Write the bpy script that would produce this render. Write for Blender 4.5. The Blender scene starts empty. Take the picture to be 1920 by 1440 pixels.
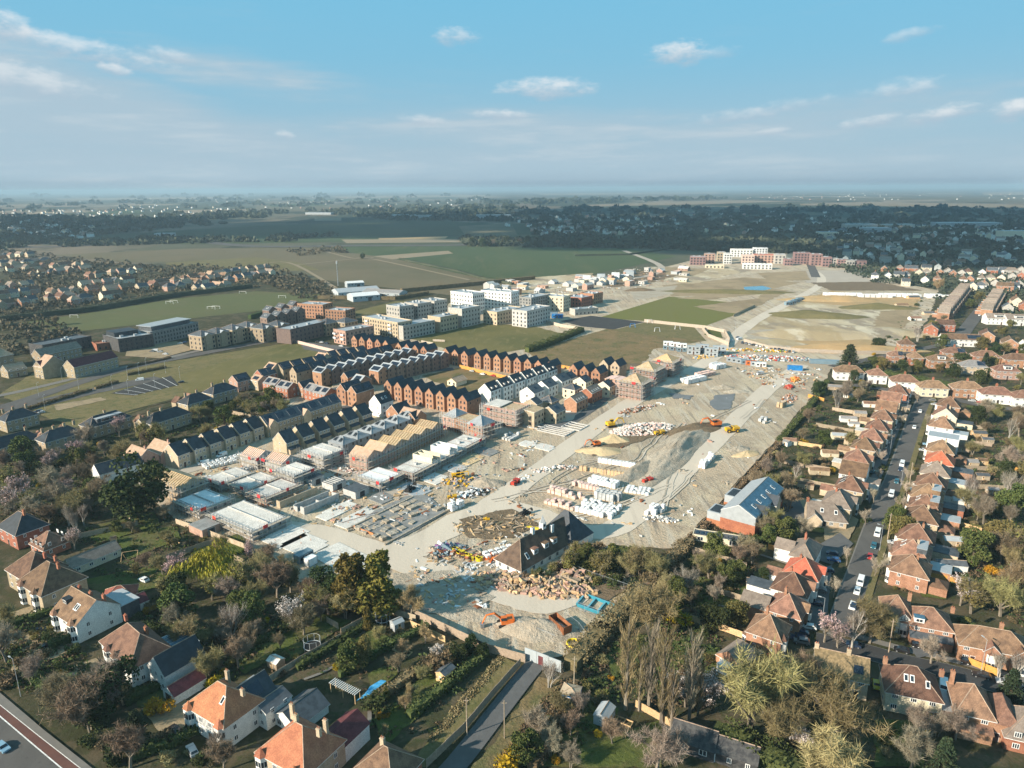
import bpy,math,random
from mathutils import Vector,Matrix
random.seed(7)
R=math.radians
SC=bpy.context.scene
COL=SC.collection
# ---------------------------------------------------------------- camera
CH=100.0;PITCH=R(15.39);ROLL=R(-0.33);FPX=1333.0
cam=bpy.data.cameras.new("camera");cam.sensor_width=36;cam.lens=FPX/1920*36
cam.clip_start=1;cam.clip_end=80000
co=bpy.data.objects.new("camera",cam);COL.objects.link(co)
_X=Vector((1,0,0));_U=Vector((0,math.sin(PITCH),math.cos(PITCH)));_F=Vector((0,math.cos(PITCH),-math.sin(PITCH)))
_c,_s=math.cos(ROLL),math.sin(ROLL)
_r=_c*_X+_s*_U;_u=-_s*_X+_c*_U
co.matrix_world=Matrix(((_r.x,_u.x,-_F.x,0),(_r.y,_u.y,-_F.y,0),(_r.z,_u.z,-_F.z,CH),(0,0,0,1)))
SC.camera=co
# ---------------------------------------------------------------- sun, sky, exposure
SUN_AZ,SUN_EL=R(207),R(25)
sd=Vector((math.cos(SUN_AZ)*math.cos(SUN_EL),math.sin(SUN_AZ)*math.cos(SUN_EL),math.sin(SUN_EL)))
sl=bpy.data.lights.new("sun",'SUN');sl.energy=5.0;sl.angle=R(0.5);sl.color=(1,.89,.73)
so=bpy.data.objects.new("sun",sl);COL.objects.link(so);so.rotation_euler=(-sd).to_track_quat('-Z','Y').to_euler()
W=bpy.data.worlds.new("World");SC.world=W;W.use_nodes=True
SC.view_settings.view_transform='Standard';SC.view_settings.look='None';SC.view_settings.exposure=0.82
try:
    SC.cycles.volume_bounces=0;SC.cycles.max_bounces=4;SC.cycles.diffuse_bounces=2;SC.cycles.transparent_max_bounces=6
    SC.cycles.use_denoising=True;SC.cycles.use_adaptive_sampling=True;SC.cycles.adaptive_threshold=0.02
    SC.cycles.caustics_reflective=False;SC.cycles.caustics_refractive=False
except Exception:pass

class NT:
    "small wrapper for building node trees"
    def __init__(s,nt):s.nt=nt;nt.nodes.clear()
    def n(s,t,ins=None,**kw):
        x=s.nt.nodes.new(t)
        for k,v in kw.items():setattr(x,k,v)
        for k,v in (ins or {}).items():s.set(x,k,v)
        return x
    def set(s,x,k,v):
        i=x.inputs[k]
        if hasattr(v,'is_output') or isinstance(v,bpy.types.NodeSocket):s.nt.links.new(v,i)
        else:i.default_value=v
    def math(s,op,a,b=0.0,c=0.0,clamp=False):
        x=s.nt.nodes.new('ShaderNodeMath');x.operation=op;x.use_clamp=clamp
        s.set(x,0,a);s.set(x,1,b);s.set(x,2,c);return x.outputs[0]
    def vmath(s,op,a,b=(0,0,0)):
        x=s.nt.nodes.new('ShaderNodeVectorMath');x.operation=op;s.set(x,0,a)
        if op=='SCALE':s.set(x,3,b)
        else:s.set(x,1,b)
        return x.outputs[1] if op in ('LENGTH','DOT_PRODUCT','DISTANCE') else x.outputs[0]
    def mix(s,f,a,b,mode='MIX'):
        x=s.nt.nodes.new('ShaderNodeMix');x.data_type='RGBA';x.blend_type=mode
        s.set(x,0,f);s.set(x,6,a);s.set(x,7,b);return x.outputs[2]
    def noise(s,vec,scale,detail=4,rough=.55):
        x=s.n('ShaderNodeTexNoise',{'Scale':scale,'Detail':detail,'Roughness':rough,'Vector':vec});return x.outputs[0]
    def step(s,v,lo,hi):
        x=s.nt.nodes.new('ShaderNodeMapRange');x.interpolation_type='SMOOTHSTEP'
        s.set(x,0,v);s.set(x,1,lo);s.set(x,2,hi);s.set(x,3,0.0);s.set(x,4,1.0);return x.outputs[0]

def c4(c):return (c[0],c[1],c[2],1.0)

def pixdir(px,py):
    u=(px-960)/FPX;v=(720-py)/FPX
    return (_r*u+_u*v+_F).normalized()

def make_world():
    t=NT(W.node_tree)
    sky=t.n('ShaderNodeTexSky',sky_type='NISHITA',sun_disc=False,sun_elevation=SUN_EL,sun_rotation=R(90)-SUN_AZ,
              altitude=80,air_density=1.0,dust_density=2.2,ozone_density=2.5)
    d=t.n('ShaderNodeTexCoord').outputs['Generated']
    sep=t.n('ShaderNodeSeparateXYZ',{'Vector':d})
    z=sep.outputs[2]

    zen=t.mix(t.step(z,-.02,.32),(2.3,4.35,5.6,1),(1.5,4.4,6.35,1))
    zen=t.mix(t.step(z,.3,.6),zen,(1.35,3.5,4.9,1))
    zen=t.mix(t.step(z,-.02,.17),(3.45,4.6,5.45,1),zen)
    c=t.mix(.94,sky.outputs[0],zen)

    zz=t.math('MAXIMUM',z,.02)
    flat=t.n('ShaderNodeCombineXYZ',{0:t.math('DIVIDE',sep.outputs[0],zz),1:t.math('DIVIDE',sep.outputs[1],zz),2:0.0}).outputs[0]
    st=t.vmath('MULTIPLY',d,(2.6,2.6,22.0))
    n1=t.noise(st,1.6,6,.58);n2=t.noise(st,6.0,6,.6);
    stn=t.math('ADD',t.math('MULTIPLY',n1,.7),t.math('MULTIPLY',n2,.3))
    def blob(px,py,rx,ry):
        k=pixdir(px,py);k2=pixdir(px+rx,py);k3=pixdir(px,py-ry)
        v=t.vmath('SUBTRACT',d,tuple(k))
        ax=(k2-k);ay=(k3-k)
        a=t.vmath('DOT_PRODUCT',v,tuple(ax/ax.length_squared));b=t.vmath('DOT_PRODUCT',v,tuple(ay/ay.length_squared))
        rr=t.math('ADD',t.math('MULTIPLY',a,a),t.math('MULTIPLY',b,b))
        return t.math('SUBTRACT',1.0,rr,clamp=True),b
    dd=t.vmath('MULTIPLY',d,(13,13,30))
    nb=t.noise(dd,2.4,7,.62)

    veil=None
    for (px,py,rx,ry,w) in [(60,190,560,120,1.15),(200,300,700,80,.9),(330,250,560,75,.9),(0,70,170,60,.6),(980,240,560,50,.7),(1500,235,700,60,.7),(1000,300,1500,70,.6),(420,130,300,60,.6)]:
        m,_b=blob(px,py,rx,ry);m=t.math('MULTIPLY',m,w)
        veil=m if veil is None else t.math('MAXIMUM',veil,m)
    va=t.math('MULTIPLY',t.step(t.math('ADD',veil,t.math('MULTIPLY',t.math('SUBTRACT',stn,.5),1.5)),.03,.9),.88)
    c=t.mix(va,c,(3.5,4.6,5.4,1))

    wi=t.math('MULTIPLY',t.step(stn,.47,.68),t.step(veil,.1,.7))
    c=t.mix(t.math('MULTIPLY',wi,.5),c,(5.0,5.6,6.0,1))

    for (px,py,rx,ry,w) in [(855,70,50,20,.75),(1270,100,62,28,1.05),(1350,98,40,14,.4),(1030,166,100,24,.9),(1715,62,60,13,.5),(1690,168,90,22,.6),
                             (1640,226,70,14,.7),(1760,214,90,18,.85),(1900,206,60,22,1.0),(150,92,190,26,.8),(330,106,70,16,.6),(10,45,60,36,.8),(215,130,34,12,.8),
                             (790,226,50,12,.7),(535,254,20,10,.7),(940,214,60,11,.8),(1380,216,100,14,.45),(1490,195,80,14,.4),(40,150,170,34,.7),(1450,246,40,8,.6)]:
        m,b=blob(px,py,rx*1.25,ry*1.3)
        a=t.step(t.math('ADD',m,t.math('MULTIPLY',t.math('SUBTRACT',nb,.5),2.3)),.25,1.25)
        a=t.math('MULTIPLY',t.math('MULTIPLY',a,t.step(m,0.0,.25)),w,clamp=True)
        cc=t.mix(t.step(t.math('ADD',b,t.math('MULTIPLY',t.math('SUBTRACT',nb,.5),1.2)),-.5,.5),(3.7,4.5,5.3,1),(6.9,7.1,7.2,1))
        c=t.mix(t.math('MULTIPLY',a,.8),c,cc)
    bg=t.n('ShaderNodeBackground',{'Color':c,'Strength':0.07})
    t.n('ShaderNodeOutputWorld',{'Surface':bg.outputs[0]})
make_world()

# ---------------------------------------------------------------- projection helpers
def g(px,py,z=0.0):
    d=pixdir(px,py)
    t=(CH-z)/max(-d.z,1e-5)
    return Vector((d.x*t,d.y*t,z))
def proj(p):
    v=Vector(p)-Vector((0,0,CH));f=v.dot(_F)
    return (960+FPX*v.dot(_r)/f,720-FPX*v.dot(_u)/f)

# ---------------------------------------------------------------- materials
MATS={}
def mat(name,col,rough=.85,var=.18,scale=.8,rnd=0.0,col2=None,bump=0.0,metal=0.0,world=False,stretch=None,spec=.3,detail=5,lo=.35,hi=.65):
    m=bpy.data.materials.new(name);m.use_nodes=True;MATS[name]=m
    t=NT(m.node_tree)
    if world:v=t.n('ShaderNodeNewGeometry').outputs['Position']
    else:v=t.n('ShaderNodeTexCoord').outputs['Object']
    oi=None
    if rnd:oi=t.n('ShaderNodeObjectInfo')
    if stretch:v=t.vmath('MULTIPLY',v,stretch)
    if oi is not None and not world:v=t.vmath('ADD',v,t.vmath('SCALE',(13.,7.,3.),t.math('MULTIPLY',oi.outputs['Random'],9.)))
    n=t.noise(v,scale,detail)
    a=col if col2 else tuple(x*(1-var) for x in col);b=col2 or tuple(x*(1+var) for x in col)
    c=t.mix(t.step(n,lo,hi),c4(a),c4(b))
    if oi is not None:
        k=t.n('ShaderNodeMapRange',{0:oi.outputs['Random'],1:0.,2:1.,3:1-rnd,4:1+rnd}).outputs[0]
        hs=t.n('ShaderNodeHueSaturation',{'Value':k,'Color':c,'Hue':t.math('ADD',.5,t.math('MULTIPLY',t.math('SUBTRACT',t.math('FRACT',t.math('MULTIPLY',oi.outputs['Random'],7.3)),.4),rnd*.09))})
        c=hs.outputs[0]
    if rough>.55:
        gr=t.noise(v,scale*7,2,.6);c=t.mix(1.0,c,t.mix(t.step(gr,.3,.7),(.8,.8,.8,1),(1.18,1.18,1.18,1)),'MULTIPLY')
    p=t.n('ShaderNodeBsdfPrincipled',{'Base Color':c,'Roughness':rough,'Metallic':metal,'Specular IOR Level':spec})
    if bump:
        bn=t.n('ShaderNodeBump',{'Height':n,'Strength':bump,'Distance':.3});t.set(p,'Normal',bn.outputs[0])
    t.n('ShaderNodeOutputMaterial',{'Surface':p.outputs[0]})
    return m
def leafmat(name,c1,c2,scale=.45,rnd=.22,trans=.15):
    m=bpy.data.materials.new(name);m.use_nodes=True;MATS[name]=m
    t=NT(m.node_tree)
    oi=t.n('ShaderNodeObjectInfo')
    n=t.noise(t.n('ShaderNodeNewGeometry').outputs['Position'],scale,3)
    n2=t.noise(t.n('ShaderNodeNewGeometry').outputs['Position'],3.1,1)
    c=t.mix(t.step(t.math('ADD',t.math('MULTIPLY',n,.6),t.math('MULTIPLY',n2,.4)),.36,.64),c4(c1),c4(c2))
    k=t.n('ShaderNodeMapRange',{0:oi.outputs['Random'],1:0.,2:1.,3:1-rnd,4:1+rnd}).outputs[0]
    c=t.n('ShaderNodeHueSaturation',{'Value':k,'Color':c,'Hue':t.math('ADD',.5,t.math('MULTIPLY',t.math('SUBTRACT',t.math('FRACT',t.math('MULTIPLY',oi.outputs['Random'],5.7)),.5),.05))}).outputs[0]
    p=t.n('ShaderNodeBsdfPrincipled',{'Base Color':c,'Roughness':.9,'Specular IOR Level':.1})
    t.n('ShaderNodeOutputMaterial',{'Surface':p.outputs[0]})
    return m
def groundmat(name,layers,base,bump=.4,rough=.95,bscale=1.2):
    "layers: (colour, noise scale, lo, hi, strength, stretch or None, rotation)"
    m=bpy.data.materials.new(name);m.use_nodes=True;MATS[name]=m
    t=NT(m.node_tree);pos=t.n('ShaderNodeNewGeometry').outputs['Position']
    c=c4(base)
    for i,(col,sc,lo,hi,w,st,ro) in enumerate(layers):
        v=pos
        if st:
            v=t.n('ShaderNodeMapping',{'Vector':pos,'Rotation':(0,0,R(-ro)),'Scale':st},vector_type='POINT').outputs[0]
        v=t.vmath('ADD',v,(i*37.1,i*11.3,0))
        n=t.noise(v,sc,6,.6)
        c=t.mix(t.math('MULTIPLY',t.step(n,lo,hi),w),c,c4(col))
    p=t.n('ShaderNodeBsdfPrincipled',{'Base Color':c,'Roughness':rough,'Specular IOR Level':.15})
    if bump:
        bn=t.n('ShaderNodeBump',{'Height':t.noise(pos,bscale,6,.65),'Strength':bump,'Distance':.5});t.set(p,'Normal',bn.outputs[0])
    t.n('ShaderNodeOutputMaterial',{'Surface':p.outputs[0]})
    return m

mat('brick_orange',(.31,.165,.10),rnd=.12,scale=.6,col2=(.40,.22,.14))
mat('brick_red',(.30,.115,.07),rnd=.15,scale=.7,col2=(.38,.16,.10))
mat('brick_brown',(.19,.13,.105),rnd=.12,col2=(.24,.165,.13))
mat('brick_dark',(.135,.10,.09),rnd=.12,col2=(.18,.13,.11))
mat('brick_buff',(.43,.34,.235),rnd=.12,scale=.6,col2=(.51,.41,.29))
mat('brick_yellow',(.31,.245,.165),rnd=.15,col2=(.38,.305,.21))
mat('brick_pink',(.38,.235,.18),rnd=.1,col2=(.46,.30,.235))
mat('block',(.46,.45,.43),rnd=.08,var=.12,scale=1.2)
mat('render_white',(.74,.73,.69),rnd=.06,var=.06)
mat('render_cream',(.66,.58,.43),rnd=.08,var=.07)
mat('stone_grey',(.42,.40,.36),rnd=.08,var=.1)
mat('concrete',(.50,.48,.45),var=.14,scale=.5,rnd=.08,lo=.25,hi=.75)
mat('concrete_dark',(.24,.24,.23),var=.15,scale=.5,rnd=.1)
mat('slab_pale',(.62,.59,.54),var=.13,scale=.35,rnd=.08,lo=.25,hi=.75)
mat('tile_brown',(.14,.079,.054),rnd=.36,col2=(.24,.136,.088),scale=.6,lo=.34,hi=.66)
mat('brick_mauve',(.25,.155,.145),rnd=.15,col2=(.32,.20,.19))
mat('tile_redbrown',(.20,.07,.05),rnd=.1,col2=(.27,.10,.065))
mat('tile_dark',(.075,.05,.038),rnd=.1,col2=(.13,.085,.06),scale=.5)
mat('tile_orange',(.31,.115,.062),rnd=.15,col2=(.41,.165,.085),scale=.5,lo=.3,hi=.7)
mat('tile_red',(.38,.095,.06),rnd=.15,col2=(.46,.13,.08))
mat('tile_moss',(.16,.12,.065),col2=(.27,.195,.105),scale=1.6,rnd=.1)
mat('tile_buff',(.42,.28,.19),rnd=.12,col2=(.50,.35,.25))
mat('tile_grey',(.25,.24,.235),rnd=.15,var=.12)
mat('tile_greybrown',(.20,.16,.13),rnd=.18,col2=(.27,.22,.18))
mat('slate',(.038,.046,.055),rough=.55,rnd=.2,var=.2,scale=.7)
mat('slate_mid',(.085,.095,.105),rough=.55,rnd=.15,var=.2)
mat('maroon',(.13,.04,.045),rnd=.1)
mat('zinc',(.36,.385,.40),rough=.45,var=.06,rnd=.08)
mat('ridge',(.36,.26,.19),rnd=.15)
mat('fascia',(.70,.69,.66),var=.06)
mat('frame_white',(.78,.78,.76),rough=.5,var=.03)
mat('frame_dark',(.05,.05,.055),rough=.5)
mat('glass',(.025,.035,.045),rough=.08,var=.3,spec=.6)
mat('glass_blue',(.06,.13,.19),rough=.12,spec=.6)
mat('solar',(.018,.03,.05),rough=.2,var=.25,scale=3,spec=.5)
mat('door',(.10,.06,.045),rough=.5,rnd=.5)
mat('timber',(.50,.33,.17),rnd=.12,col2=(.62,.43,.24),scale=2.2)
mat('timber_grey',(.33,.26,.19),rnd=.2,col2=(.42,.33,.24),scale=1.5)
mat('timber_orange',(.58,.29,.075),rnd=.1,var=.1)
mat('black_board',(.045,.045,.048),rnd=.1,col2=(.09,.088,.085),scale=1.3)
mat('osb',(.40,.29,.175),rnd=.1,col2=(.53,.40,.26),scale=.9)
mat('timber_pale',(.42,.35,.28),rnd=.1,col2=(.50,.43,.35),scale=1.5)
mat('membrane_grey',(.28,.30,.315),rough=.6,rnd=.1,var=.1)
mat('scaffold',(.45,.45,.45),rough=.5,metal=.2,var=.1)
mat('scaffold_board',(.45,.38,.29),var=.2,scale=2)
mat('red_panel',(.60,.05,.045),rnd=.15)
mat('pallet_white',(.78,.78,.77),rough=.5,rnd=.12,var=.07)
mat('pallet_pink',(.60,.40,.34),rnd=.15,col2=(.70,.52,.45),scale=2.5)
mat('pallet_grey',(.45,.46,.46),rnd=.15)
mat('cabin_blue',(.17,.25,.30),rough=.5,rnd=.1,var=.06)
mat('cabin_grey',(.40,.44,.46),rough=.5,rnd=.1,var=.06)
mat('bright_blue',(.02,.20,.50),rough=.5,var=.15)
mat('tarp_blue',(.03,.28,.55),rough=.35,col2=(.12,.42,.70),scale=1.5)
mat('pool_blue',(.03,.24,.33),rough=.4,var=.1)
mat('pool_top',(.13,.38,.47),rough=.5,var=.1)
mat('machine_yellow',(.66,.38,.02),rough=.45,var=.1)
mat('machine_orange',(.66,.16,.03),rough=.45,var=.1)
mat('machine_red',(.50,.05,.03),rough=.45,var=.1)
mat('rubber',(.025,.025,.025),rough=.8)
mat('steel',(.35,.36,.37),rough=.4,metal=.5)
mat('galv',(.50,.52,.54),rough=.45,metal=.4)
mat('rust',(.26,.10,.045),rnd=.1)
mat('pipe_purple',(.16,.08,.20));mat('pipe_yellow',(.72,.55,.03),rough=.5)
mat('pipe_orange',(.55,.22,.09));mat('pipe_black',(.03,.03,.03))
mat('line_paint',(.70,.70,.68),var=.15,scale=2)
for n_,c_ in dict(white=(.78,.78,.77),silver=(.48,.49,.50),black=(.018,.018,.02),grey=(.16,.165,.17),blue=(.03,.08,.2),navy=(.02,.035,.07),red=(.42,.03,.025),green=(.18,.25,.05),yellow=(.62,.47,.03),lightblue=(.22,.38,.50),teal=(.03,.12,.16)).items():
    mat('car_'+n_,c_,rough=.25,var=.03,spec=.6)

G_=groundmat
G_('garden_ground',[((.038,.042,.018),.09,.4,.62,.85,None,0),((.105,.082,.05),.13,.46,.6,.85,None,0),((.045,.056,.02),.55,.5,.65,.7,None,0),((.15,.12,.08),.31,.58,.7,.6,None,0)],(.058,.054,.028))
G_('lawn',[((.095,.115,.028),.25,.4,.65,.8,None,0),((.115,.10,.042),.12,.45,.62,.8,None,0),((.04,.055,.016),.9,.5,.68,.7,None,0),((.13,.105,.06),.4,.6,.7,.5,None,0)],(.08,.10,.026),bump=.6)
G_('rough_grass',[((.19,.15,.07),.08,.4,.6,.8,None,0),((.09,.10,.035),.3,.45,.65,.7,None,0),((.19,.16,.08),.9,.5,.65,.6,None,0)],(.145,.125,.055),bump=.6)
G_('olive_field',[((.165,.138,.055),.03,.4,.65,.8,None,0),((.085,.09,.03),.012,.45,.6,.6,None,0),((.20,.165,.075),.25,.5,.7,.6,(1,.3,1),55)],(.135,.12,.045))
G_('weed_field',[((.22,.15,.075),.05,.42,.6,.85,None,0),((.10,.105,.04),.11,.5,.64,.8,None,0),((.27,.20,.11),.5,.5,.7,.5,None,0)],(.16,.125,.06),bump=.7)
G_('tan_field',[((.36,.27,.165),.05,.42,.6,.85,None,0),((.24,.18,.11),.03,.5,.64,.8,(1,.4,1),20),((.20,.17,.085),.08,.55,.68,.6,None,0)],(.31,.235,.145),bump=.8)
G_('pitch',[((.15,.14,.045),.05,.42,.6,.7,(1,.25,1),40),((.14,.142,.04),.3,.5,.7,.4,None,0)],(.145,.145,.04))
G_('playing_field',[((.105,.115,.045),.02,.42,.6,.7,(1,.25,1),60),((.115,.11,.05),.012,.48,.62,.7,None,0),((.15,.135,.07),.09,.55,.7,.5,None,0)],(.10,.108,.045))
G_('crop_green',[((.055,.078,.032),.004,.4,.62,.9,(1,.35,1),20),((.095,.105,.048),.012,.48,.66,.7,(1,.2,1),20),((.12,.115,.06),.03,.56,.7,.5,(1,.12,1),35)],(.062,.088,.036))
G_('crop_dark',[((.045,.058,.03),.006,.4,.62,.8,(1,.4,1),10)],(.055,.07,.032))
G_('plough',[((.155,.125,.075),.008,.42,.6,.85,(1,.3,1),140),((.10,.095,.05),.004,.45,.65,.7,None,0)],(.135,.115,.066))
G_('plough_light',[((.30,.23,.16),.004,.42,.6,.7,(1,.3,1),0)],(.26,.21,.14))
G_('far_ground',[((.06,.068,.038),.0011,.42,.55,.9,(1,.55,1),15),((.19,.15,.105),.0008,.48,.56,.9,(1,.5,1),0),((.36,.285,.20),.0013,.56,.61,.95,(.6,.5,1),8),((.035,.048,.028),.0024,.52,.56,.85,(1,.4,1),0),((.028,.036,.022),.012,.56,.62,.7,(1,.5,1),0)],(.11,.105,.065),bump=0)
G_('site_dirt',[((.35,.285,.21),.02,.42,.6,.85,None,0),((.52,.43,.30),.045,.48,.6,.8,None,0),((.30,.24,.175),.11,.54,.66,.8,None,0),((.50,.44,.35),.3,.5,.64,.8,(1,.09,1),56),((.21,.18,.145),.45,.56,.66,.8,(1,.07,1),50),((.24,.20,.16),.35,.58,.68,.7,(1,.08,1),12),((.60,.53,.42),1.1,.54,.68,.5,None,0),((.17,.145,.115),.8,.64,.7,.7,None,0)],(.455,.355,.25),bump=1.0,bscale=.9)
G_('haul_road',[((.61,.53,.43),.06,.4,.65,.8,(1,.2,1),56),((.48,.41,.33),.3,.5,.7,.6,(1,.1,1),56)],(.55,.475,.385),bump=.2)
G_('site_road',[((.44,.38,.31),.06,.4,.65,.8,None,0),((.35,.30,.25),.4,.5,.7,.6,None,0)],(.40,.345,.285),bump=.2)
G_('sand',[((.44,.29,.145),.03,.4,.6,.9,(1,.3,1),10),((.33,.26,.15),.05,.5,.65,.8,None,0),((.50,.36,.20),.3,.5,.7,.5,None,0)],(.39,.27,.14),bump=.8)
G_('sand_pale',[((.52,.44,.31),.03,.4,.6,.8,(1,.3,1),10),((.27,.22,.165),.035,.47,.56,.9,(1,.35,1),-8),((.60,.53,.40),.06,.54,.62,.8,(1,.5,1),20),((.36,.27,.15),.02,.52,.62,.7,(1,.3,1),15),((.48,.38,.22),.25,.5,.7,.5,None,0)],(.44,.345,.225),bump=.9)
G_('heap_grey',[((.37,.305,.23),.12,.4,.6,.8,None,0),((.50,.43,.34),.6,.5,.7,.6,None,0),((.27,.235,.19),.9,.55,.7,.6,None,0)],(.42,.37,.295),bump=1.2)
G_('heap_brown',[((.15,.11,.07),.2,.4,.6,.8,None,0),((.26,.19,.12),.9,.5,.7,.6,None,0)],(.19,.14,.09),bump=1.0)
G_('heap_sand',[((.62,.47,.28),.3,.4,.6,.8,None,0)],(.55,.41,.24),bump=.6)
G_('grass_heap',[((.20,.165,.075),.1,.4,.6,.8,None,0),((.12,.11,.05),.4,.5,.7,.6,None,0)],(.155,.135,.06),bump=.8)
G_('asphalt',[((.125,.118,.110),.12,.4,.65,.8,(1,.25,1),56),((.075,.072,.07),.5,.55,.7,.6,None,0)],(.10,.095,.09),bump=.1)
G_('asphalt_dark',[((.062,.062,.062),.2,.4,.65,.8,None,0)],(.05,.05,.05),bump=.1)
G_('asphalt_red',[((.15,.075,.06),.3,.4,.65,.8,None,0)],(.125,.065,.055),bump=.1)
G_('pavement',[((.20,.185,.165),.4,.4,.65,.8,None,0)],(.17,.16,.145),bump=.1)
G_('gravel',[((.34,.26,.165),.5,.4,.6,.8,None,0),((.22,.17,.11),.15,.5,.66,.7,None,0)],(.29,.225,.14),bump=.5)
G_('paving_grey',[((.13,.13,.13),.3,.4,.65,.8,None,0)],(.11,.11,.11),bump=.15)
G_('wet_mud',[((.20,.205,.21),.2,.4,.65,.8,None,0)],(.165,.17,.17),bump=.2,rough=.6)
mat('water',(.07,.24,.34),rough=.12,var=.1,scale=.05,world=True,spec=.6)
mat('puddle',(.05,.06,.065),rough=.12,var=.1,spec=.6)

leafmat('leaf_dark',(0.027,0.041,0.015),(0.063,0.081,0.029))
leafmat('leaf_ever',(0.055,0.076,0.022),(0.116,0.128,0.041))
leafmat('leaf_olive',(0.104,0.098,0.032),(0.207,0.177,0.061))
leafmat('leaf_conifer',(0.022,0.037,0.020),(0.055,0.071,0.034))
leafmat('leaf_cypress',(0.104,0.095,0.022),(0.207,0.171,0.043))
leafmat('leaf_willow',(.30,.30,.035),(.46,.44,.07))
leafmat('leaf_yellow',(.30,.19,.012),(.44,.30,.025))
leafmat('blossom',(.50,.43,.40),(.66,.60,.56))
leafmat('blossom_pink',(.36,.24,.23),(.50,.37,.36))
leafmat('twig_brown',(.175,.135,.085),(.27,.21,.135))
leafmat('twig_grey',(0.232,0.189,0.140),(0.342,0.287,0.213))
leafmat('twig_olive',(.185,.162,.072),(.30,.262,.12))
leafmat('twig_gold',(.235,.185,.09),(.37,.30,.155))
leafmat('twig_mauve',(.195,.155,.118),(.29,.235,.18))
leafmat('twig_pale',(0.415,0.342,0.256),(0.537,0.451,0.348))
leafmat('hedge_green',(0.043,0.063,0.022),(0.091,0.110,0.037))
leafmat('hedge_brown',(0.122,0.091,0.049),(0.207,0.159,0.091))
leafmat('dry_grass',(.19,.15,.075),(.29,.235,.125))
leafmat('wood_far',(.035,.052,.034),(.085,.095,.062),scale=.02,rnd=0)
leafmat('wood_brown',(0.067,0.061,0.039),(0.171,0.137,0.095),scale=.06,rnd=0)
mat('bark',(.10,.075,.05),rnd=.2);mat('bark_pale',(.38,.35,.31),rnd=.1);mat('bark_grey',(.21,.175,.135),rnd=.15)
# ---------------------------------------------------------------- mesh building
class MB:
    def __init__(s):s.v=[];s.f=[];s.m=[]
    def face(s,pts,m=0):
        b=len(s.v);s.v+=[tuple(p) for p in pts];s.f.append(tuple(range(b,b+len(pts))));s.m.append(m)
    def box(s,x0,y0,z0,x1,y1,z1,m=0,top=None):
        b=len(s.v)
        s.v+=[(x0,y0,z0),(x1,y0,z0),(x1,y1,z0),(x0,y1,z0),(x0,y0,z1),(x1,y0,z1),(x1,y1,z1),(x0,y1,z1)]
        for i,q in enumerate(((0,3,2,1),(4,5,6,7),(0,1,5,4),(1,2,6,5),(2,3,7,6),(3,0,4,7))):
            s.f.append(tuple(b+k for k in q));s.m.append(top if (top is not None and i==1) else m)
    def obox(s,c,dx,dy,sx,sy,z0,z1,m=0,top=None):
        "box turned in plan: centre c, unit x direction dx"
        dx=Vector(dx).normalized();dy=Vector((-dx.y,dx.x,0));b=len(s.v);c=Vector((c[0],c[1],0))
        for z in (z0,z1):
            for (i,j) in ((-1,-1),(1,-1),(1,1),(-1,1)):
                p=c+dx*(i*sx/2)+dy*(j*sy/2);s.v.append((p.x,p.y,z))
        for i,q in enumerate(((0,3,2,1),(4,5,6,7),(0,1,5,4),(1,2,6,5),(2,3,7,6),(3,0,4,7))):
            s.f.append(tuple(b+k for k in q));s.m.append(top if (top is not None and i==1) else m)
    def ext(s,poly,z0,z1,m=0,top=None):
        "plan polygon raised from z0 to z1"
        n=len(poly);b=len(s.v)
        a=sum(poly[i][0]*poly[(i+1)%n][1]-poly[(i+1)%n][0]*poly[i][1] for i in range(n))
        if a<0:poly=poly[::-1]
        s.v+=[(p[0],p[1],z0) for p in poly]+[(p[0],p[1],z1) for p in poly]
        s.f.append(tuple(b+n+i for i in range(n)));s.m.append(m if top is None else top)
        s.f.append(tuple(b+n-1-i for i in range(n)));s.m.append(m)
        for i in range(n):
            j=(i+1)%n;s.f.append((b+i,b+j,b+n+j,b+n+i));s.m.append(m)
    def extx(s,poly,x0,x1,m=0,end=None):
        "(y,z) outline run along x"
        n=len(poly);b=len(s.v)
        s.v+=[(x0,p[0],p[1]) for p in poly]+[(x1,p[0],p[1]) for p in poly]
        s.f.append(tuple(b+n-1-i for i in range(n)));s.f.append(tuple(b+n+i for i in range(n)));s.m+=[m if end is None else end]*2
        for i in range(n):
            j=(i+1)%n;s.f.append((b+i,b+j,b+n+j,b+n+i));s.m.append(m)
    def tube(s,p0,p1,r0,r1=None,n=5,m=0,cap=True):
        p0=Vector(p0);p1=Vector(p1);r1=r0 if r1 is None else r1
        d=(p1-p0);
        if d.length<1e-6:return
        d.normalize();a=d.cross(Vector((0,0,1)) if abs(d.z)<.9 else Vector((1,0,0))).normalized();e=d.cross(a)
        b=len(s.v)
        for (p,r) in ((p0,r0),(p1,r1)):
            for i in range(n):
                w=2*math.pi*i/n;s.v.append(tuple(p+(a*math.cos(w)+e*math.sin(w))*r))
        for i in range(n):
            j=(i+1)%n;s.f.append((b+j,b+i,b+n+i,b+n+j));s.m.append(m)
        if cap:s.f.append(tuple(b+n+i for i in range(n-1,-1,-1)));s.m.append(m);s.f.append(tuple(b+i for i in range(n)));s.m.append(m)
    def mesh(s,name,mats):
        me=bpy.data.meshes.new(name);me.from_pydata(s.v,[],s.f)
        for x in mats:me.materials.append(MATS[x] if isinstance(x,str) else x)
        if len(mats)>1:me.polygons.foreach_set('material_index',s.m)
        me.update();return me
    def build(s,name,mats,parent=None,loc=None,rotz=0):
        if isinstance(mats,str):mats=[mats]
        return obj(name,s.mesh(name,mats),parent,loc,rotz)
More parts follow.
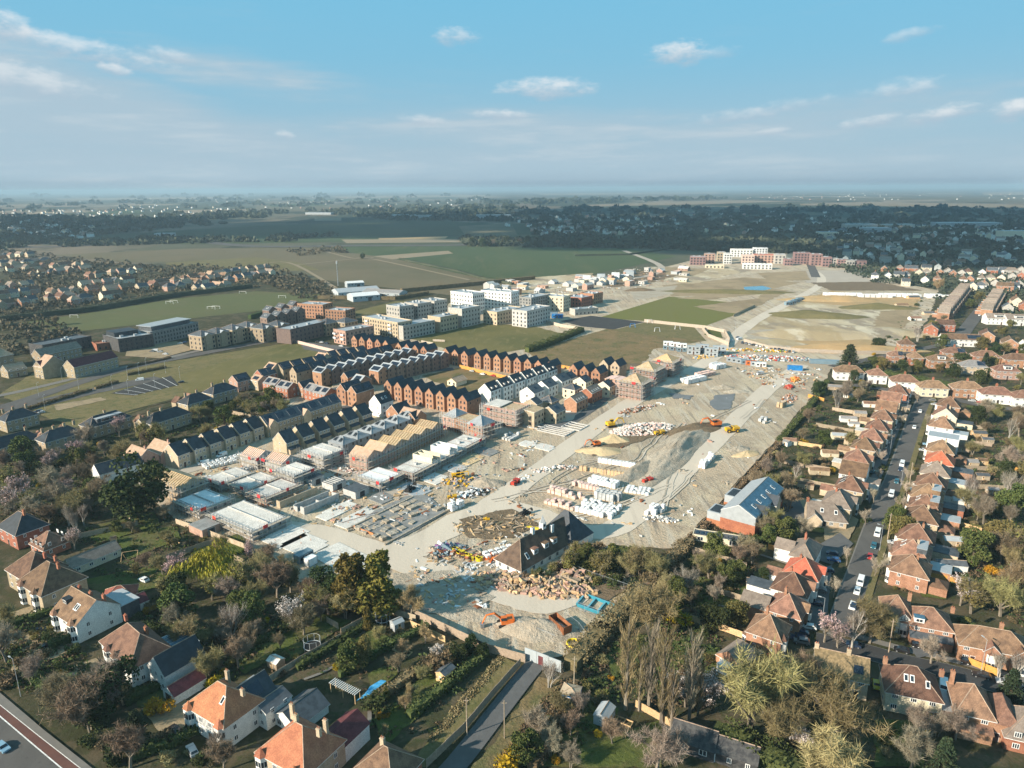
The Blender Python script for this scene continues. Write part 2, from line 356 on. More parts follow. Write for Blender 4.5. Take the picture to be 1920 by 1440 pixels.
def obj(name,me,parent=None,loc=None,rotz=0,scale=None):
    o=bpy.data.objects.new(name,me);COL.objects.link(o)
    if parent is not None:o.parent=parent
    if loc is not None:o.location=loc
    if rotz:o.rotation_euler=(0,0,rotz)
    if scale is not None:o.scale=scale if not isinstance(scale,(int,float)) else (scale,)*3
    return o
CACHE={}
def cached(key,fn):
    if key not in CACHE:CACHE[key]=fn()
    return CACHE[key]
# ---------------------------------------------------------------- naming
AUTO=[];LAND=[];OCC=[]
def tag(o,label,cat,group=None):
    o['label']=label;o['category']=cat
    if group:o['group']=group
    return o
def auto(o,phrase,cat,group=None,px=None):
    "label found at the end of the script from the nearest landmark"
    o['category']=cat
    if group:o['group']=group
    AUTO.append((o,phrase,px));return o
def land(px,py,name):LAND.append((px,py,name))
def thing(name,loc,rotz=0):return obj(name,None,None,loc,rotz)
def structure(o):o['kind']='structure';return o
def stuff(o):o['kind']='stuff';return o
def occ(p,r):OCC.append((p[0],p[1],r))
def free(p,r=0.0):return all((p[0]-x)**2+(p[1]-y)**2>(q+r)**2 for x,y,q in OCC)
# ---------------------------------------------------------------- ground sheets
def rough_edge(pts,step,amp):
    out=[];n=len(pts)
    for i in range(n):
        a=Vector(pts[i]);b=Vector(pts[(i+1)%n]);d=b-a;k=max(1,int(d.length/step));nn=Vector((-d.y,d.x,0)).normalized() if d.length else Vector((0,0,0))
        for j in range(k):
            out.append(a+d*(j/k)+nn*(random.uniform(-amp,amp) if j else 0))
    return out
LAY=[0]
def sheet(name,px,z,m,step=0,amp=0,kind='structure'):
    LAY[0]+=1;z+=LAY[0]*.0012
    pts=[g(*p) for p in px]
    if step:pts=rough_edge(pts,step,amp)
    mb=MB();P=[(p.x,p.y,z) for p in pts]
    a=sum(P[i][0]*P[(i+1)%len(P)][1]-P[(i+1)%len(P)][0]*P[i][1] for i in range(len(P)))
    if a<0:P=P[::-1]
    mb.face(P);o=mb.build(name,m)
    if kind:o['kind']=kind
    return o
def ribbon_pts(px,w):
    P=[g(*p) for p in px];L=[];Rr=[]
    for i,p in enumerate(P):
        a=P[max(i-1,0)];b=P[min(i+1,len(P)-1)];d=(b-a).normalized();n=Vector((-d.y,d.x,0))
        ww=w[i] if isinstance(w,(list,tuple)) else w
        L.append(p+n*ww/2);Rr.append(p-n*ww/2)
    return L,Rr
def smooth_px(px,k=5):
    out=[]
    for i in range(len(px)-1):
        p0=px[max(i-1,0)];p1=px[i];p2=px[i+1];p3=px[min(i+2,len(px)-1)]
        for j in range(k):
            t=j/k
            out.append(tuple(.5*((2*p1[c])+(-p0[c]+p2[c])*t+(2*p0[c]-5*p1[c]+4*p2[c]-p3[c])*t*t+(-p0[c]+3*p1[c]-3*p2[c]+p3[c])*t**3) for c in (0,1)))
    out.append(px[-1]);return out
def ribbon(name,px,w,z,m,kind='structure',amp=0.0,smooth=True):
    LAY[0]+=1;z+=LAY[0]*.0012
    if smooth:px=smooth_px(px)
    L,Rr=ribbon_pts(px,w);mb=MB()
    if amp:
        L=[p+Vector((random.uniform(-amp,amp),random.uniform(-amp,amp),0)) for p in L];Rr=[p+Vector((random.uniform(-amp,amp),random.uniform(-amp,amp),0)) for p in Rr]
    n=len(L);mb.v=[(p.x,p.y,z) for p in L]+[(p.x,p.y,z) for p in Rr]
    for i in range(n-1):mb.f.append((i,n+i,n+i+1,i+1));mb.m.append(0)
    o=mb.build(name,m)
    if kind:o['kind']=kind
    return o
def kerbs(px,w,h=.12):
    L,Rr=ribbon_pts(smooth_px(px),w)
    for side in (L,Rr):
        mb=MB()
        for a,b in zip(side,side[1:]):
            d=(b-a);mb.obox((a+b)/2,d,None,d.length+.02,.18,0,h)
        structure(mb.build('kerb','pavement'))
# ---------------------------------------------------------------- houses
def win_mesh(w,h,dark=False,panes=2):
    def f():
        mb=MB();fw=.11
        mb.box(-w/2,-.05,0,w/2,.04,h,0)
        n=max(1,panes);pw=(w-fw*(n+1))/n
        for i in range(n):
            x=-w/2+fw+i*(pw+fw);mb.box(x,-.056,fw,x+pw,-.02,h-fw,1)
        return mb.mesh('window',['frame_dark' if dark else 'frame_white','glass'])
    return cached(('win',w,h,dark,panes),f)
def door_mesh(w=1.0,h=2.1,m='door'):
    def f():
        mb=MB();mb.box(-w/2-.08,-.04,0,w/2+.08,.04,h+.08,1);mb.box(-w/2,-.07,.02,w/2,.02,h,0);mb.box(-w/4,-.08,h*.6,w/4,-.02,h*.88,2)
        return mb.mesh('door',[m,'frame_white','glass'])
    return cached(('door',w,h,m),f)
SIDE={'S':(0,-1,0),'E':(1,0,90),'N':(0,1,180),'W':(-1,0,270)}
HS=[1.0]
class House:
    "local x runs along the ridge, S is -y, W is -x"
    def __init__(s,px,py,L,W,H,rot,name='house',anchor=(0,0),wall='brick_red',ends='gg',pitch=42,roof='tile_brown',over=.3,base=0.0,flat=False,par=.5,wallname='wall',fascia='fascia',ridge='ridge'):
        a=R(rot);p=g(px,py);c,sn=math.cos(a),math.sin(a)
        hs=HS[0];ax,ay=anchor[0]*L/2*hs,anchor[1]*W/2*hs
        p=p-Vector((c*ax-sn*ay,sn*ax+c*ay,0))
        s.o=thing(name,(p.x,p.y,base),a);s.o.scale=(hs,hs,hs);s.L,s.W,s.H,s.a,s.p=L,W,H,a,p;s.wall=wall;s.roofm=roof
        s.t=math.tan(R(pitch));s.over=over;s.flat=flat;s.ends=ends
        occ(p,((L+W)/4+.6)*hs)
        if abs(L-W)>4 and L>W:
            for k in (-1,1):occ(p+Vector((c,sn,0))*k*(L-W)/2*.8,W/2+.6)
        s.hr=H+(W/2)*s.t
        def wm():
            mb=MB();x,y=L/2,W/2
            if flat:mb.box(-x,-y,0,x,y,H)
            else:
                top=[(-y,0),(y,0),(y,H),(0,s.hr-.06),(-y,H)]
                if ends=='gg':mb.extx(top,-x,x)
                else:mb.box(-x,-y,0,x,y,H)
            return mb.mesh('wall',[wall])
        s.w=obj(wallname,cached(('wall',L,W,H,wall,ends,pitch,flat),wm),s.o)
        def rm():
            mb=MB();x,y,o,th=L/2,W/2,over,.16
            if flat:
                mb.box(-x-.06,-y-.06,H+.002,x+.06,y+.06,H+.12,0)
                for (x0,y0,x1,y1) in ((-x-.1,-y-.1,x+.1,-y+.2),(-x-.1,y-.2,x+.1,y+.1),(-x-.1,-y+.2,-x+.2,y-.2),(x-.2,-y+.2,x+.1,y-.2)):mb.box(x0,y0,H+.004,x1,y1,H+par,1)
                return mb.mesh('roof',[roof,wall])
            t=s.t;ze=H-o*t+.05;zr=H+y*t+.05
            if ends=='gg':
                pr=[(-y-o,ze),(0,zr),(y+o,ze),(y+o,ze-th),(0,zr-th),(-y-o,ze-th)]
                b=len(mb.v);X0,X1=-x-o*.5,x+o*.5
                mb.v+=[(X0,q[0],q[1]) for q in pr]+[(X1,q[0],q[1]) for q in pr]
                for q,mm in (((0,6,7,1),0),((1,7,8,2),0),((2,8,9,3),1),((3,9,10,4),1),((4,10,11,5),1),((5,11,6,0),1),((0,1,4,5),1),((1,2,3,4),1),((7,6,11,10),1),((8,7,10,9),1)):
                    mb.f.append(tuple(b+k for k in q));mb.m.append(mm)
                mb.tube((X0-.01,0,zr+.02),(X1+.01,0,zr+.02),.11,n=4,m=2)
            else:
                hw=ends[0]=='h';he=ends[1]=='h'
                X0,X1=-x-(o if hw else .04),x+(o if he else .04)
                r0=-x+y if hw else X0;r1=x-y if he else X1
                if r0>r1:r0=r1=(r0+r1)/2
                v=[(X0,-y-o,ze),(X1,-y-o,ze),(X1,y+o,ze),(X0,y+o,ze),(r0,0,zr),(r1,0,zr)]
                for q,mm in (((0,1,5,4),0),((2,3,4,5),0),((1,2,5),0 if he else 3),((3,0,4),0 if hw else 3)):mb.face([v[k] for k in q],mm)
                lo=[(a_,b_,c_-th) for a_,b_,c_ in v[:4]]
                for i in range(4):mb.face([lo[i],lo[(i+1)%4],v[(i+1)%4],v[i]],1)
                mb.face(lo[::-1],1)
                up=lambda q:(q[0],q[1],q[2]+.02)
                mb.tube(up(v[4]),up(v[5]),.12,n=4,m=2)
                if hw:mb.tube(up(v[0]),up(v[4]),.10,n=4,m=2);mb.tube(up(v[3]),up(v[4]),.10,n=4,m=2)
                if he:mb.tube(up(v[1]),up(v[5]),.10,n=4,m=2);mb.tube(up(v[2]),up(v[5]),.10,n=4,m=2)
            return mb.mesh('roof',[roof,fascia,ridge,wall])
        s.r=obj('roof',cached(('roof',L,W,H,roof,ends,pitch,over,flat,par,wall,fascia,ridge),rm),s.o)
    def on(s,side,u,z,me,name,out=0.0,parent=None):
        "hang a mesh on a wall at distance u along it (seen from outside, left to right)"
        nx,ny,ang=SIDE[side];hx,hy=s.L/2+out,s.W/2+out
        w=R(ang);tx,ty=math.cos(w),math.sin(w)
        return obj(name,me,parent or s.o,(nx*hx+tx*u,ny*hy+ty*u,z),w)
    def wins(s,side,n,floors=2,w=1.2,h=1.25,z0=.9,fh=2.7,skip=(),dark=False,panes=2,span=None):
        ln=(s.L if side in 'SN' else s.W) if span is None else span
        me=win_mesh(w,h,dark,panes)
        for f in range(floors):
            for i in range(n):
                if (f,i) in skip:continue
                s.on(side,(-.5+(i+.5)/n)*ln,z0+f*fh,me,'window')
        return s
    def door(s,side,u,m='door',w=1.0,h=2.1):
        s.on(side,u,.05,door_mesh(w,h,m),'door');return s
    def chim(s,x,y=0,w=.9,d=.65,h=1.4,m='brick_red',pots=2):
        zb=s.hr-abs(y)*s.t-.5 if not s.flat else s.H;zt=max(s.hr+h*(1 if abs(y)<1 and abs(x)<s.L/2-.5 else .2),zb+1.6)
        def f():
            mb=MB();mb.box(-w/2,-d/2,0,w/2,d/2,zt-zb,0);mb.box(-w/2-.06,-d/2-.06,zt-zb-.22,w/2+.06,d/2+.06,zt-zb-.08,0)
            for i in range(pots):
                xx=(-.5+(i+.5)/pots)*w;mb.tube((xx,0,zt-zb),(xx,0,zt-zb+.4),.12,.1,6,1)
            return mb.mesh('chimney',[m,'tile_orange'])
        return obj('chimney',cached(('chim',round(zt-zb,2),w,d,m,pots),f),s.r,(x,y,zb))
    def slope(s,side,x0,x1,u0,u1,m,name,th=.1,m2=None,grid=None,parent=None):
        "flat panel lying on a roof slope, u from eave (0) to ridge (1)"
        t=s.t;sg=-1 if side=='S' else 1;y=s.W/2
        def P(x,u,o):
            yy=y*(1-u);n=Vector((0,sg*math.sin(math.atan(t)),math.cos(math.atan(t))))
            return Vector((x,sg*yy,s.H+.05+(y-yy)*t))+n*o
        mb=MB();lo=[P(x0,u0,-.02),P(x1,u0,-.02),P(x1,u1,-.02),P(x0,u1,-.02)];hi=[P(x0,u0,th),P(x1,u0,th),P(x1,u1,th),P(x0,u1,th)]
        if sg>0:lo=lo[::-1];hi=hi[::-1]
        mb.face(hi,0)
        for i in range(4):mb.face([lo[i],lo[(i+1)%4],hi[(i+1)%4],hi[i]],1)
        if m2 is None:m2=m
        if name=='skylight':
            a=.14;b=a*1.2;du=(u1-u0)
            q=[P(x0+a,u0+du*.14,th+.012),P(x1-a,u0+du*.14,th+.012),P(x1-a,u1-du*.14,th+.012),P(x0+a,u1-du*.14,th+.012)]
            if sg>0:q=q[::-1]
            mb.face(q,2);mats=[m,m2,'glass']
        else:mats=[m,m2]
        obj(name,mb.mesh(name,mats),parent or s.r);return s
    def sky(s,side,x,u=.5,w=.8):return s.slope(side,x-w/2,x+w/2,u-.13,u+.13,'frame_white','skylight',.08)
    def solar(s,side,x0,x1,u0=.25,u1=.8):return s.slope(side,x0,x1,u0,u1,'solar','solar_panel',.09,'steel')
    def bay(s,side,u,w=2.6,d=.9,h=5.2,roofm=None,m='frame_white',wallm='render_white',turret=False):
        def f():
            mb=MB();a=w*.28
            pts=[(-w/2,.02),(-a,-d),(a,-d),(w/2,.02)]
            mb.ext(pts,0,h,0)
            for fl in range(max(1,int(h/2.6))):
                z=.75+fl*2.7
                for (p,q) in zip(pts,pts[1:]):
                    p=Vector((p[0],p[1],0));q=Vector((q[0],q[1],0));dd=(q-p);nn=Vector((dd.y,-dd.x,0)).normalized();e=dd.normalized()
                    ln=dd.length;k=2 if ln>1.0 else 1
                    for i in range(k):
                        a0=p+e*(ln*(i+.10)/k)+nn*.03;b0=p+e*(ln*(i+.90)/k)+nn*.03
                        mb.face([(a0.x,a0.y,z),(b0.x,b0.y,z),(b0.x,b0.y,z+1.25),(a0.x,a0.y,z+1.25)],1)
            rp=[(-w/2-.15,.0),(-a-.08,-d-.15),(a+.08,-d-.15),(w/2+.15,.0)]
            ap=(0,.0,h+(1.7 if turret else .7))
            for p,q in zip(rp,rp[1:]):mb.face([(p[0],p[1],h),(q[0],q[1],h),ap],2)
            mb.face([(p[0],p[1],h-.01) for p in rp[::-1]],0)
            return mb.mesh('bay_window',[wallm,'glass',roofm or s.roofm])
        s.on(side,u,0,cached(('bay',w,d,h,roofm or s.roofm,wallm,turret),f),'bay_window',.0);return s
    def gablet(s,side,u,w=3.2,d=1.0,h=None,wallm=None,pitch=45,timber=False,roofm=None,back=None):
        "projecting front gable: wall and roof running back into the main slope"
        h=h or s.H;wallm=wallm or s.wall;t=math.tan(R(pitch));zr=h+w/2*t;bk=back or max(.6,min((zr-s.H)/s.t,s.W/2))+.3
        def fw():
            mb=MB();mb.ext([(-w/2,-d),(w/2,-d),(w/2,.1),(-w/2,.1)],0,h,0)
            mb.face([(-w/2,-d,h),(w/2,-d,h),(0,-d,zr-.05)],0)
            if timber:
                for k in range(-2,3):
                    x=k*w/5.2;mb.box(x-.07,-d-.03,h-.05,x+.07,-d,h+(w/2-abs(x))*t-.15,1)
                mb.box(-w/2,-d-.03,h-.1,w/2,-d,h+.06,1)
            return mb.mesh('gable_bay',[wallm,'black_board'])
        def fr():
            mb=MB();o=.22
            pts=[(-w/2-o,h-o*t),(0,zr),(w/2+o,h-o*t)]
            Y0,Y1=-d-.2,bk
            for (a,b) in ((0,1),(1,2)):
                p,q=pts[a],pts[b]
                mb.face([(p[0],Y0,p[1]),(p[0],Y1 if a==1 else Y1*.2,p[1]),(q[0],Y1 if b==1 else Y1*.2,q[1]),(q[0],Y0,q[1])][::-1 if True else 1],0)
                mb.face([(p[0],Y0,p[1]-.16),(p[0],Y0,p[1]),(q[0],Y0,q[1]),(q[0],Y0,q[1]-.16)],1)
                mb.face([(p[0],Y0,p[1]-.16),(p[0],Y1 if a==1 else Y1*.2,p[1]-.16),(q[0],Y1 if b==1 else Y1*.2,q[1]-.16),(q[0],Y0,q[1]-.16)],1)
            return mb.mesh('gable_roof',[roofm or s.roofm,'fascia'])
        o=s.on(side,u,0,fw(),'gable_bay',0);obj('gable_roof',fr(),o)
        return o
    def ext_(s,x0,x1,y0,y1,h,roof='flat',wallm=None,roofm=None,name='extension',rise=1.2,glaz=None):
        wallm=wallm or s.wall;roofm=roofm or s.roofm
        mb=MB();mb.box(x0,y0,0,x1,y1,h);o=mb.build(name,wallm,s.o)
        mb=MB();e=.2
        if roof=='flat':mb.box(x0-e,y0-e,h+.01,x1+e,y1+e,h+.2)
        elif roof=='lean':
            yo,yi=(y0,y1) if abs(y0)>abs(y1) else (y1,y0);sg=1 if yo>yi else -1
            A=[(x0-e,yo+sg*e,h),(x1+e,yo+sg*e,h),(x1+e,yi,h+rise),(x0-e,yi,h+rise)]
            if sg>0:A=A[::-1]
            mb.face(A);B=[(a,b,c-.18) for a,b,c in A]
            for i in range(4):mb.face([B[i],B[(i+1)%4],A[(i+1)%4],A[i]])
        elif roof in ('gx','gy','hip'):
            if roof=='gx':
                yc=(y0+y1)/2;mb.extx([(y0-e,h-.1),(yc,h+rise),(y1+e,h-.1),(y1+e,h-.25),(yc,h+rise-.15),(y0-e,h-.25)],x0-e,x1+e)
                m2=MB();m2.extx([(y0,h),(y1,h),(yc,h+rise-.16)],x0,x1);m2.build('gable',wallm,o)
            elif roof=='gy':
                xc=(x0+x1)/2
                A=[(x0-e,h-.1),(xc,h+rise),(x1+e,h-.1),(x1+e,h-.25),(xc,h+rise-.15),(x0-e,h-.25)]
                n=len(mb.v);mb.v+=[(p[0],y0-e,p[1]) for p in A]+[(p[0],y1+e,p[1]) for p in A]
                for q in ((0,6,7,1),(1,7,8,2),(2,8,9,3),(3,9,10,4),(4,10,11,5),(5,11,6,0),(0,1,4,5),(1,2,3,4),(7,6,11,10),(8,7,10,9)):mb.f.append(tuple(n+k for k in q));mb.m.append(0)
                m2=MB();m2.face([(x0,y0,h),(x1,y0,h),(xc,y0,h+rise-.16)]);m2.face([(x1,y1,h),(x0,y1,h),(xc,y1,h+rise-.16)]);m2.build('gable',wallm,o)
            else:
                xc,yc=(x0+x1)/2,(y0+y1)/2;lx,ly=(x1-x0)/2,(y1-y0)/2;k=min(lx,ly)
                A=[(x0-e,y0-e,h),(x1+e,y0-e,h),(x1+e,y1+e,h),(x0-e,y1+e,h)];B=[(xc-(lx-k),yc-(ly-k),h+rise),(xc+(lx-k),yc+(ly-k),h+rise)]
                if lx>=ly:
                    for q in ((0,1,5,4),(1,2,5),(2,3,4,5),(3,0,4)):mb.face([(A+B)[i] for i in q])
                else:
                    for q in ((0,1,4),(1,2,5,4),(2,3,5),(3,0,4,5)):mb.face([(A+B)[i] for i in q])
                mb.face([(a,b,c-.02) for a,b,c in A[::-1]])
        mb.build('extension_roof',roofm,o)
        return o
    def dormer(s,side,x,w=2.4,u=.35,h=1.5,wallm='tile_brown',roofm='slate_mid',glaz=True):
        sg=-1 if side=='S' else 1;y0=s.W/2*(1-u);z0=s.H+(s.W/2-y0)*s.t;z1=min(z0+h,s.hr-.15);yb=max(0.05,s.W/2-(z1-s.H)/s.t)
        mb=MB();a,b=(-y0,-yb) if sg<0 else (yb,y0)
        mb.box(x-w/2,a,z0-.3,x+w/2,b,z1,0);mb.box(x-w/2-.12,a-.12,z1+.003,x+w/2+.12,b+.12,z1+.12,1)
        o=mb.build('dormer',[wallm,roofm],s.r)
        if glaz:obj('window',win_mesh(round(w*.7,2),round((z1-z0)*.7,2)),o,(x,sg*y0,z0+(z1-z0)*.15),0 if sg<0 else math.pi)
        return s
    def at(s,x,y,z=0):
        c,sn=math.cos(s.a),math.sin(s.a);return Vector((s.p.x+c*x-sn*y,s.p.y+sn*x+c*y,z))
def row(p0,p1,n):
    a,b=g(*p0),g(*p1)
    for i in range(n):
        q=a.lerp(b,i/max(1,n-1));yield (i,)+proj(q)
# ---------------------------------------------------------------- plants
def rnd_dir(rg):
    while True:
        v=Vector((rg.uniform(-1,1),rg.uniform(-1,1),rg.uniform(-1,1)))
        if .05<v.length<1:return v.normalized()
def sliver(mb,p,d,ln,w,rg,m=0):
    a=d.cross(rnd_dir(rg)).normalized()*w;q=p+d*ln
    mb.face([p-a,p+a,q],m)
def leafq(mb,p,s,rg,m=0,flat=.0):
    n=rnd_dir(rg);n.z=n.z*(1-flat)+flat;n.normalize()
    a=n.orthogonal().normalized();b=n.cross(a);th=rg.uniform(0,6.28);a,b=a*math.cos(th)+b*math.sin(th),b*math.cos(th)-a*math.sin(th)
    k=rg.uniform(.6,1.25)*s
    mb.face([p-a*k,p-b*k*.6,p+a*k,p+b*k*.6],m)
def bare_protos(kind,seed,spread=.5,up=.55,stems=1,twigs=2600,tw=.022,trunk=.18,tl=.7,narrow=1.0):
    "unit-height leafless tree: limbs mesh and twig mesh"
    rg=random.Random(seed);T=MB();C=MB();tips=[]
    def grow(p,d,ln,r,lev):
        segs=2 if lev>0 else 3;q=p
        for i in range(segs):
            d=(d+rnd_dir(rg)*(.14 if lev==0 else .2)+Vector((0,0,.09*up))).normalized()
            q2=q+d*ln/segs;rr=r*(1-.22*(i+1)/segs*1.4);T.tube(q,q2,r*(1-.3*i/segs),rr,5 if lev<2 else 3,0,cap=False);q=q2
            if lev>=2:tips.append((q,d,ln))
        if lev<3:
            n=(rg.randint(6,8) if lev==0 else rg.randint(3,5) if lev==1 else rg.randint(3,4))
            for k in range(n):
                e=rnd_dir(rg);e.z=abs(e.z)*.5;e=(d*(1-spread)+e*spread*1.35+Vector((0,0,up*.5))).normalized()
                e.x*=narrow;e.y*=narrow;e.normalize()
                st=p.lerp(q,rg.uniform(.4,1.0))
                grow(st,e,ln*(rg.uniform(.7,1.0) if lev==0 else rg.uniform(.5,.75)),r*.42,lev+1)
    for s in range(stems):
        a=6.28*s/stems+rg.random();o=Vector((math.cos(a),math.sin(a),0))*(.0 if stems==1 else .02)
        d0=Vector((o.x*6,o.y*6,1)).normalized()
        grow(o,d0,.26*tl/.7,.021*trunk/.18*(1 if stems==1 else .6),0)
    zt=max(q.z for q,_,_ in tips);
    for i in range(twigs):
        q,d,ln=tips[rg.randrange(len(tips))]
        e=(d*.4+rnd_dir(rg)*(.95 if narrow==1 else .35)+Vector((0,0,up*.5))).normalized()
        sliver(C,q-d*ln*rg.uniform(0,.9)+rnd_dir(rg)*.02,e,rg.uniform(.04,.10),tw*rg.uniform(.07,.15),rg)
    k=1/max(v[2] for v in C.v)
    for m in (T,C):m.v=[(x*k,y*k,z*k) for x,y,z in m.v]
    return T,C,[q*k for q,_,_ in tips]
PROTO={}
def tree_proto(kind,var):
    key=(kind,var)
    if key in PROTO:return PROTO[key]
    rg=random.Random(hash(kind)%1000 if False else sum(map(ord,kind))*7+var)
    sd=sum(map(ord,kind))*13+var*101
    if kind in ('bare_brown','bare_grey','bare_olive','bare_gold','bare_mauve'):
        T,C,tips=bare_protos(kind,sd,.62,.5,1 if var!=2 else 2,5600)
        lm='twig_'+kind.split('_')[1];parts=((T,'trunk','bark_grey'),(C,'crown',lm))
    elif kind=='street':
        T,C,tips=bare_protos(kind,sd,.5,.8,1,1700,trunk=.16,tl=.9);parts=((T,'trunk','bark_grey'),(C,'crown','twig_gold' if var==9 else 'twig_pale'))
    elif kind=='birch':
        T,C,tips=bare_protos(kind,sd,.32,.7,3 if var!=1 else 1,1500,tw=.014,trunk=.2);parts=((T,'trunk','bark_pale'),(C,'crown','twig_mauve'))
    elif kind=='ivy':
        T,C,tips=bare_protos(kind,sd,.6,.5,1,1500)
        L=MB()
        for i in range(1100):
            q=tips[rg.randrange(len(tips))];leafq(L,Vector(q)*rg.uniform(.55,1.0)+rnd_dir(rg)*.07,.035,rg)
        parts=((T,'trunk','bark_grey'),(C,'crown','twig_olive'),(L,'leaves','leaf_olive'))
    elif kind in ('blossom','blossom_pink'):
        T,C,tips=bare_protos(kind,sd,.62,.5,1 if var else 2,1300)
        L=MB()
        for i in range(1500):
            q=tips[rg.randrange(len(tips))];leafq(L,Vector(q)+rnd_dir(rg)*.075*rg.random()+Vector((0,0,.03)),.021,rg)
        parts=((T,'trunk','bark_grey'),(C,'crown','twig_mauve'),(L,'blossom',kind))
    elif kind=='poplar':
        T=MB();C=MB();T.tube((0,0,0),(0,0,.55),.02,.012,6);T.tube((0,0,.55),(0,0,.96),.012,.002,5)
        for i in range(70):
            z=rg.uniform(.06,.8);a=rg.uniform(0,6.28);ln=(.10+.20*math.sin(math.pi*min(1,z*1.1)))*rg.uniform(.7,1.15)
            e=Vector((math.cos(a)*.22,math.sin(a)*.22,1)).normalized();p=Vector((0,0,z));q=p+Vector((math.cos(a),math.sin(a),0))*.02+e*ln
            T.tube(p,q,.0045,.0015,3,cap=False)
            for k in range(34):
                b=p.lerp(q,rg.uniform(.15,1.0));f=(e+rnd_dir(rg)*.3).normalized();sliver(C,b,f,rg.uniform(.04,.11),rg.uniform(.0011,.0022),rg)
        parts=((T,'trunk','bark_grey'),(C,'crown',('twig_gold','twig_gold','twig_grey')[var%3]))
    elif kind=='willow':
        T,C0,tips=bare_protos(kind,sd,.65,.5,1,200);C=MB()
        for i in range(4200):
            q=Vector(tips[rg.randrange(len(tips))]);q+=rnd_dir(rg)*.07;d=Vector((q.x*.8,q.y*.8,-1)).normalized()
            sliver(C,q,d,rg.uniform(.06,.2),rg.uniform(.004,.008),rg)
        parts=((T,'trunk','bark'),(C,'crown','leaf_willow'))
    elif kind in ('ever','dark','olive','yellow','cypress'):
        T=MB();C=MB();T.tube((0,0,0),(0,0,.5),.035,.02,6)
        lobes=[]
        nl=34 if kind=='cypress' else 24
        for i in range(nl):
            if kind=='cypress':z=rg.uniform(.08,.9);r=.24*(1-z*.6)*rg.random()**.4;s=rg.uniform(.09,.15)*(1.2-z*.6)
            else:z=rg.uniform(.10 if kind=='dark' else .2,.84);r=.36*rg.random()**.5*(1-abs(z-.45)*.9);s=rg.uniform(.11,.2)
            a=rg.uniform(0,6.28);lobes.append((Vector((math.cos(a)*r,math.sin(a)*r,z)),s));T.tube((0,0,min(.45,z*.6)),lobes[-1][0],.012,.004,3,cap=False)
        for i in range(4600):
            c,s=lobes[rg.randrange(nl)];d=rnd_dir(rg);
            if d.z<-.3 and rg.random()<.6:d.z=-d.z
            p=c+d*s*(.72+.38*rg.random()**1.5);
            if kind=='cypress':p.z+=rg.uniform(0,.06)
            if p.z>.04:leafq(C,p,.032,rg)
        parts=((T,'trunk','bark'),(C,'crown',dict(ever='leaf_ever',dark='leaf_dark',olive='leaf_olive',yellow='leaf_yellow',cypress='leaf_cypress')[kind]))
    elif kind=='conifer':
        T=MB();C=MB();T.tube((0,0,0),(0,0,.97),.03,.004,6)
        for i in range(46):
            z=.1+.85*(i/46)**.9;rr=.30*(1-z)**.75*rg.uniform(.75,1.15)+.012
            for k in range(7):
                a=rg.uniform(0,6.28);q=Vector((math.cos(a)*rr,math.sin(a)*rr,z-.05*rr*6*.3));T.tube((0,0,z),q,.004,.001,3,cap=False)
                for j in range(11):
                    u=rg.uniform(.25,1.05);p=Vector((0,0,z)).lerp(q,u)+rnd_dir(rg)*.025;leafq(C,p,.026,rg,flat=.35)
        parts=((T,'trunk','bark'),(C,'crown','leaf_conifer'))
    elif kind in ('shrub','shrub_brown','shrub_olive','shrub_yellow','shrub_dark','shrub_pale'):
        T=MB();C=MB();lm=dict(shrub='hedge_green',shrub_brown='hedge_brown',shrub_olive='leaf_olive',shrub_yellow='leaf_yellow',shrub_dark='leaf_dark',shrub_pale='dry_grass')[kind]
        for k in range(5):
            d=Vector((rg.uniform(-.4,.4),rg.uniform(-.4,.4),.5));T.tube((0,0,0),d,.03,.01,3,cap=False)
        lob=[(Vector((rg.uniform(-.42,.42),rg.uniform(-.42,.42),rg.uniform(.2,.62))),rg.uniform(.22,.42)) for _ in range(6)]
        for i in range(620):
            c,s=lob[rg.randrange(6)];p=c+rnd_dir(rg)*s*rg.uniform(.6,1.05)
            if p.z>0:leafq(C,p,.085,rg)
        for i in range(160):
            c,s=lob[rg.randrange(6)];d=rnd_dir(rg);d.z=abs(d.z);sliver(C,c+d*s*.8,d,.25,.012,rg)
        parts=((T,'stem','bark'),(C,'foliage',lm))
    PROTO[key]=[(nm,mb.mesh(nm,[mm])) for mb,nm,mm in parts]
    return PROTO[key]
TREEWORD=dict(bare_brown='bare brown tree',bare_grey='bare grey tree',bare_olive='budding olive green tree',bare_gold='bare golden tree',bare_mauve='bare purplish tree',street='small pale street tree',birch='white stemmed birch tree',ivy='ivy covered bare tree',
                blossom='white blossoming tree',blossom_pink='pink blossoming tree',poplar='tall narrow poplar',willow='bright yellow green willow',ever='green leafy tree',dark='dark evergreen tree',olive='olive green leafy tree',yellow='yellow flowering bush',cypress='dense golden green cypress',conifer='dark pointed conifer',
                shrub='green garden shrub',shrub_brown='brown winter shrub',shrub_olive='olive green shrub',shrub_yellow='yellow flowering shrub',shrub_dark='dark evergreen shrub',shrub_pale='pale dry shrub')
NT_=[0,0]
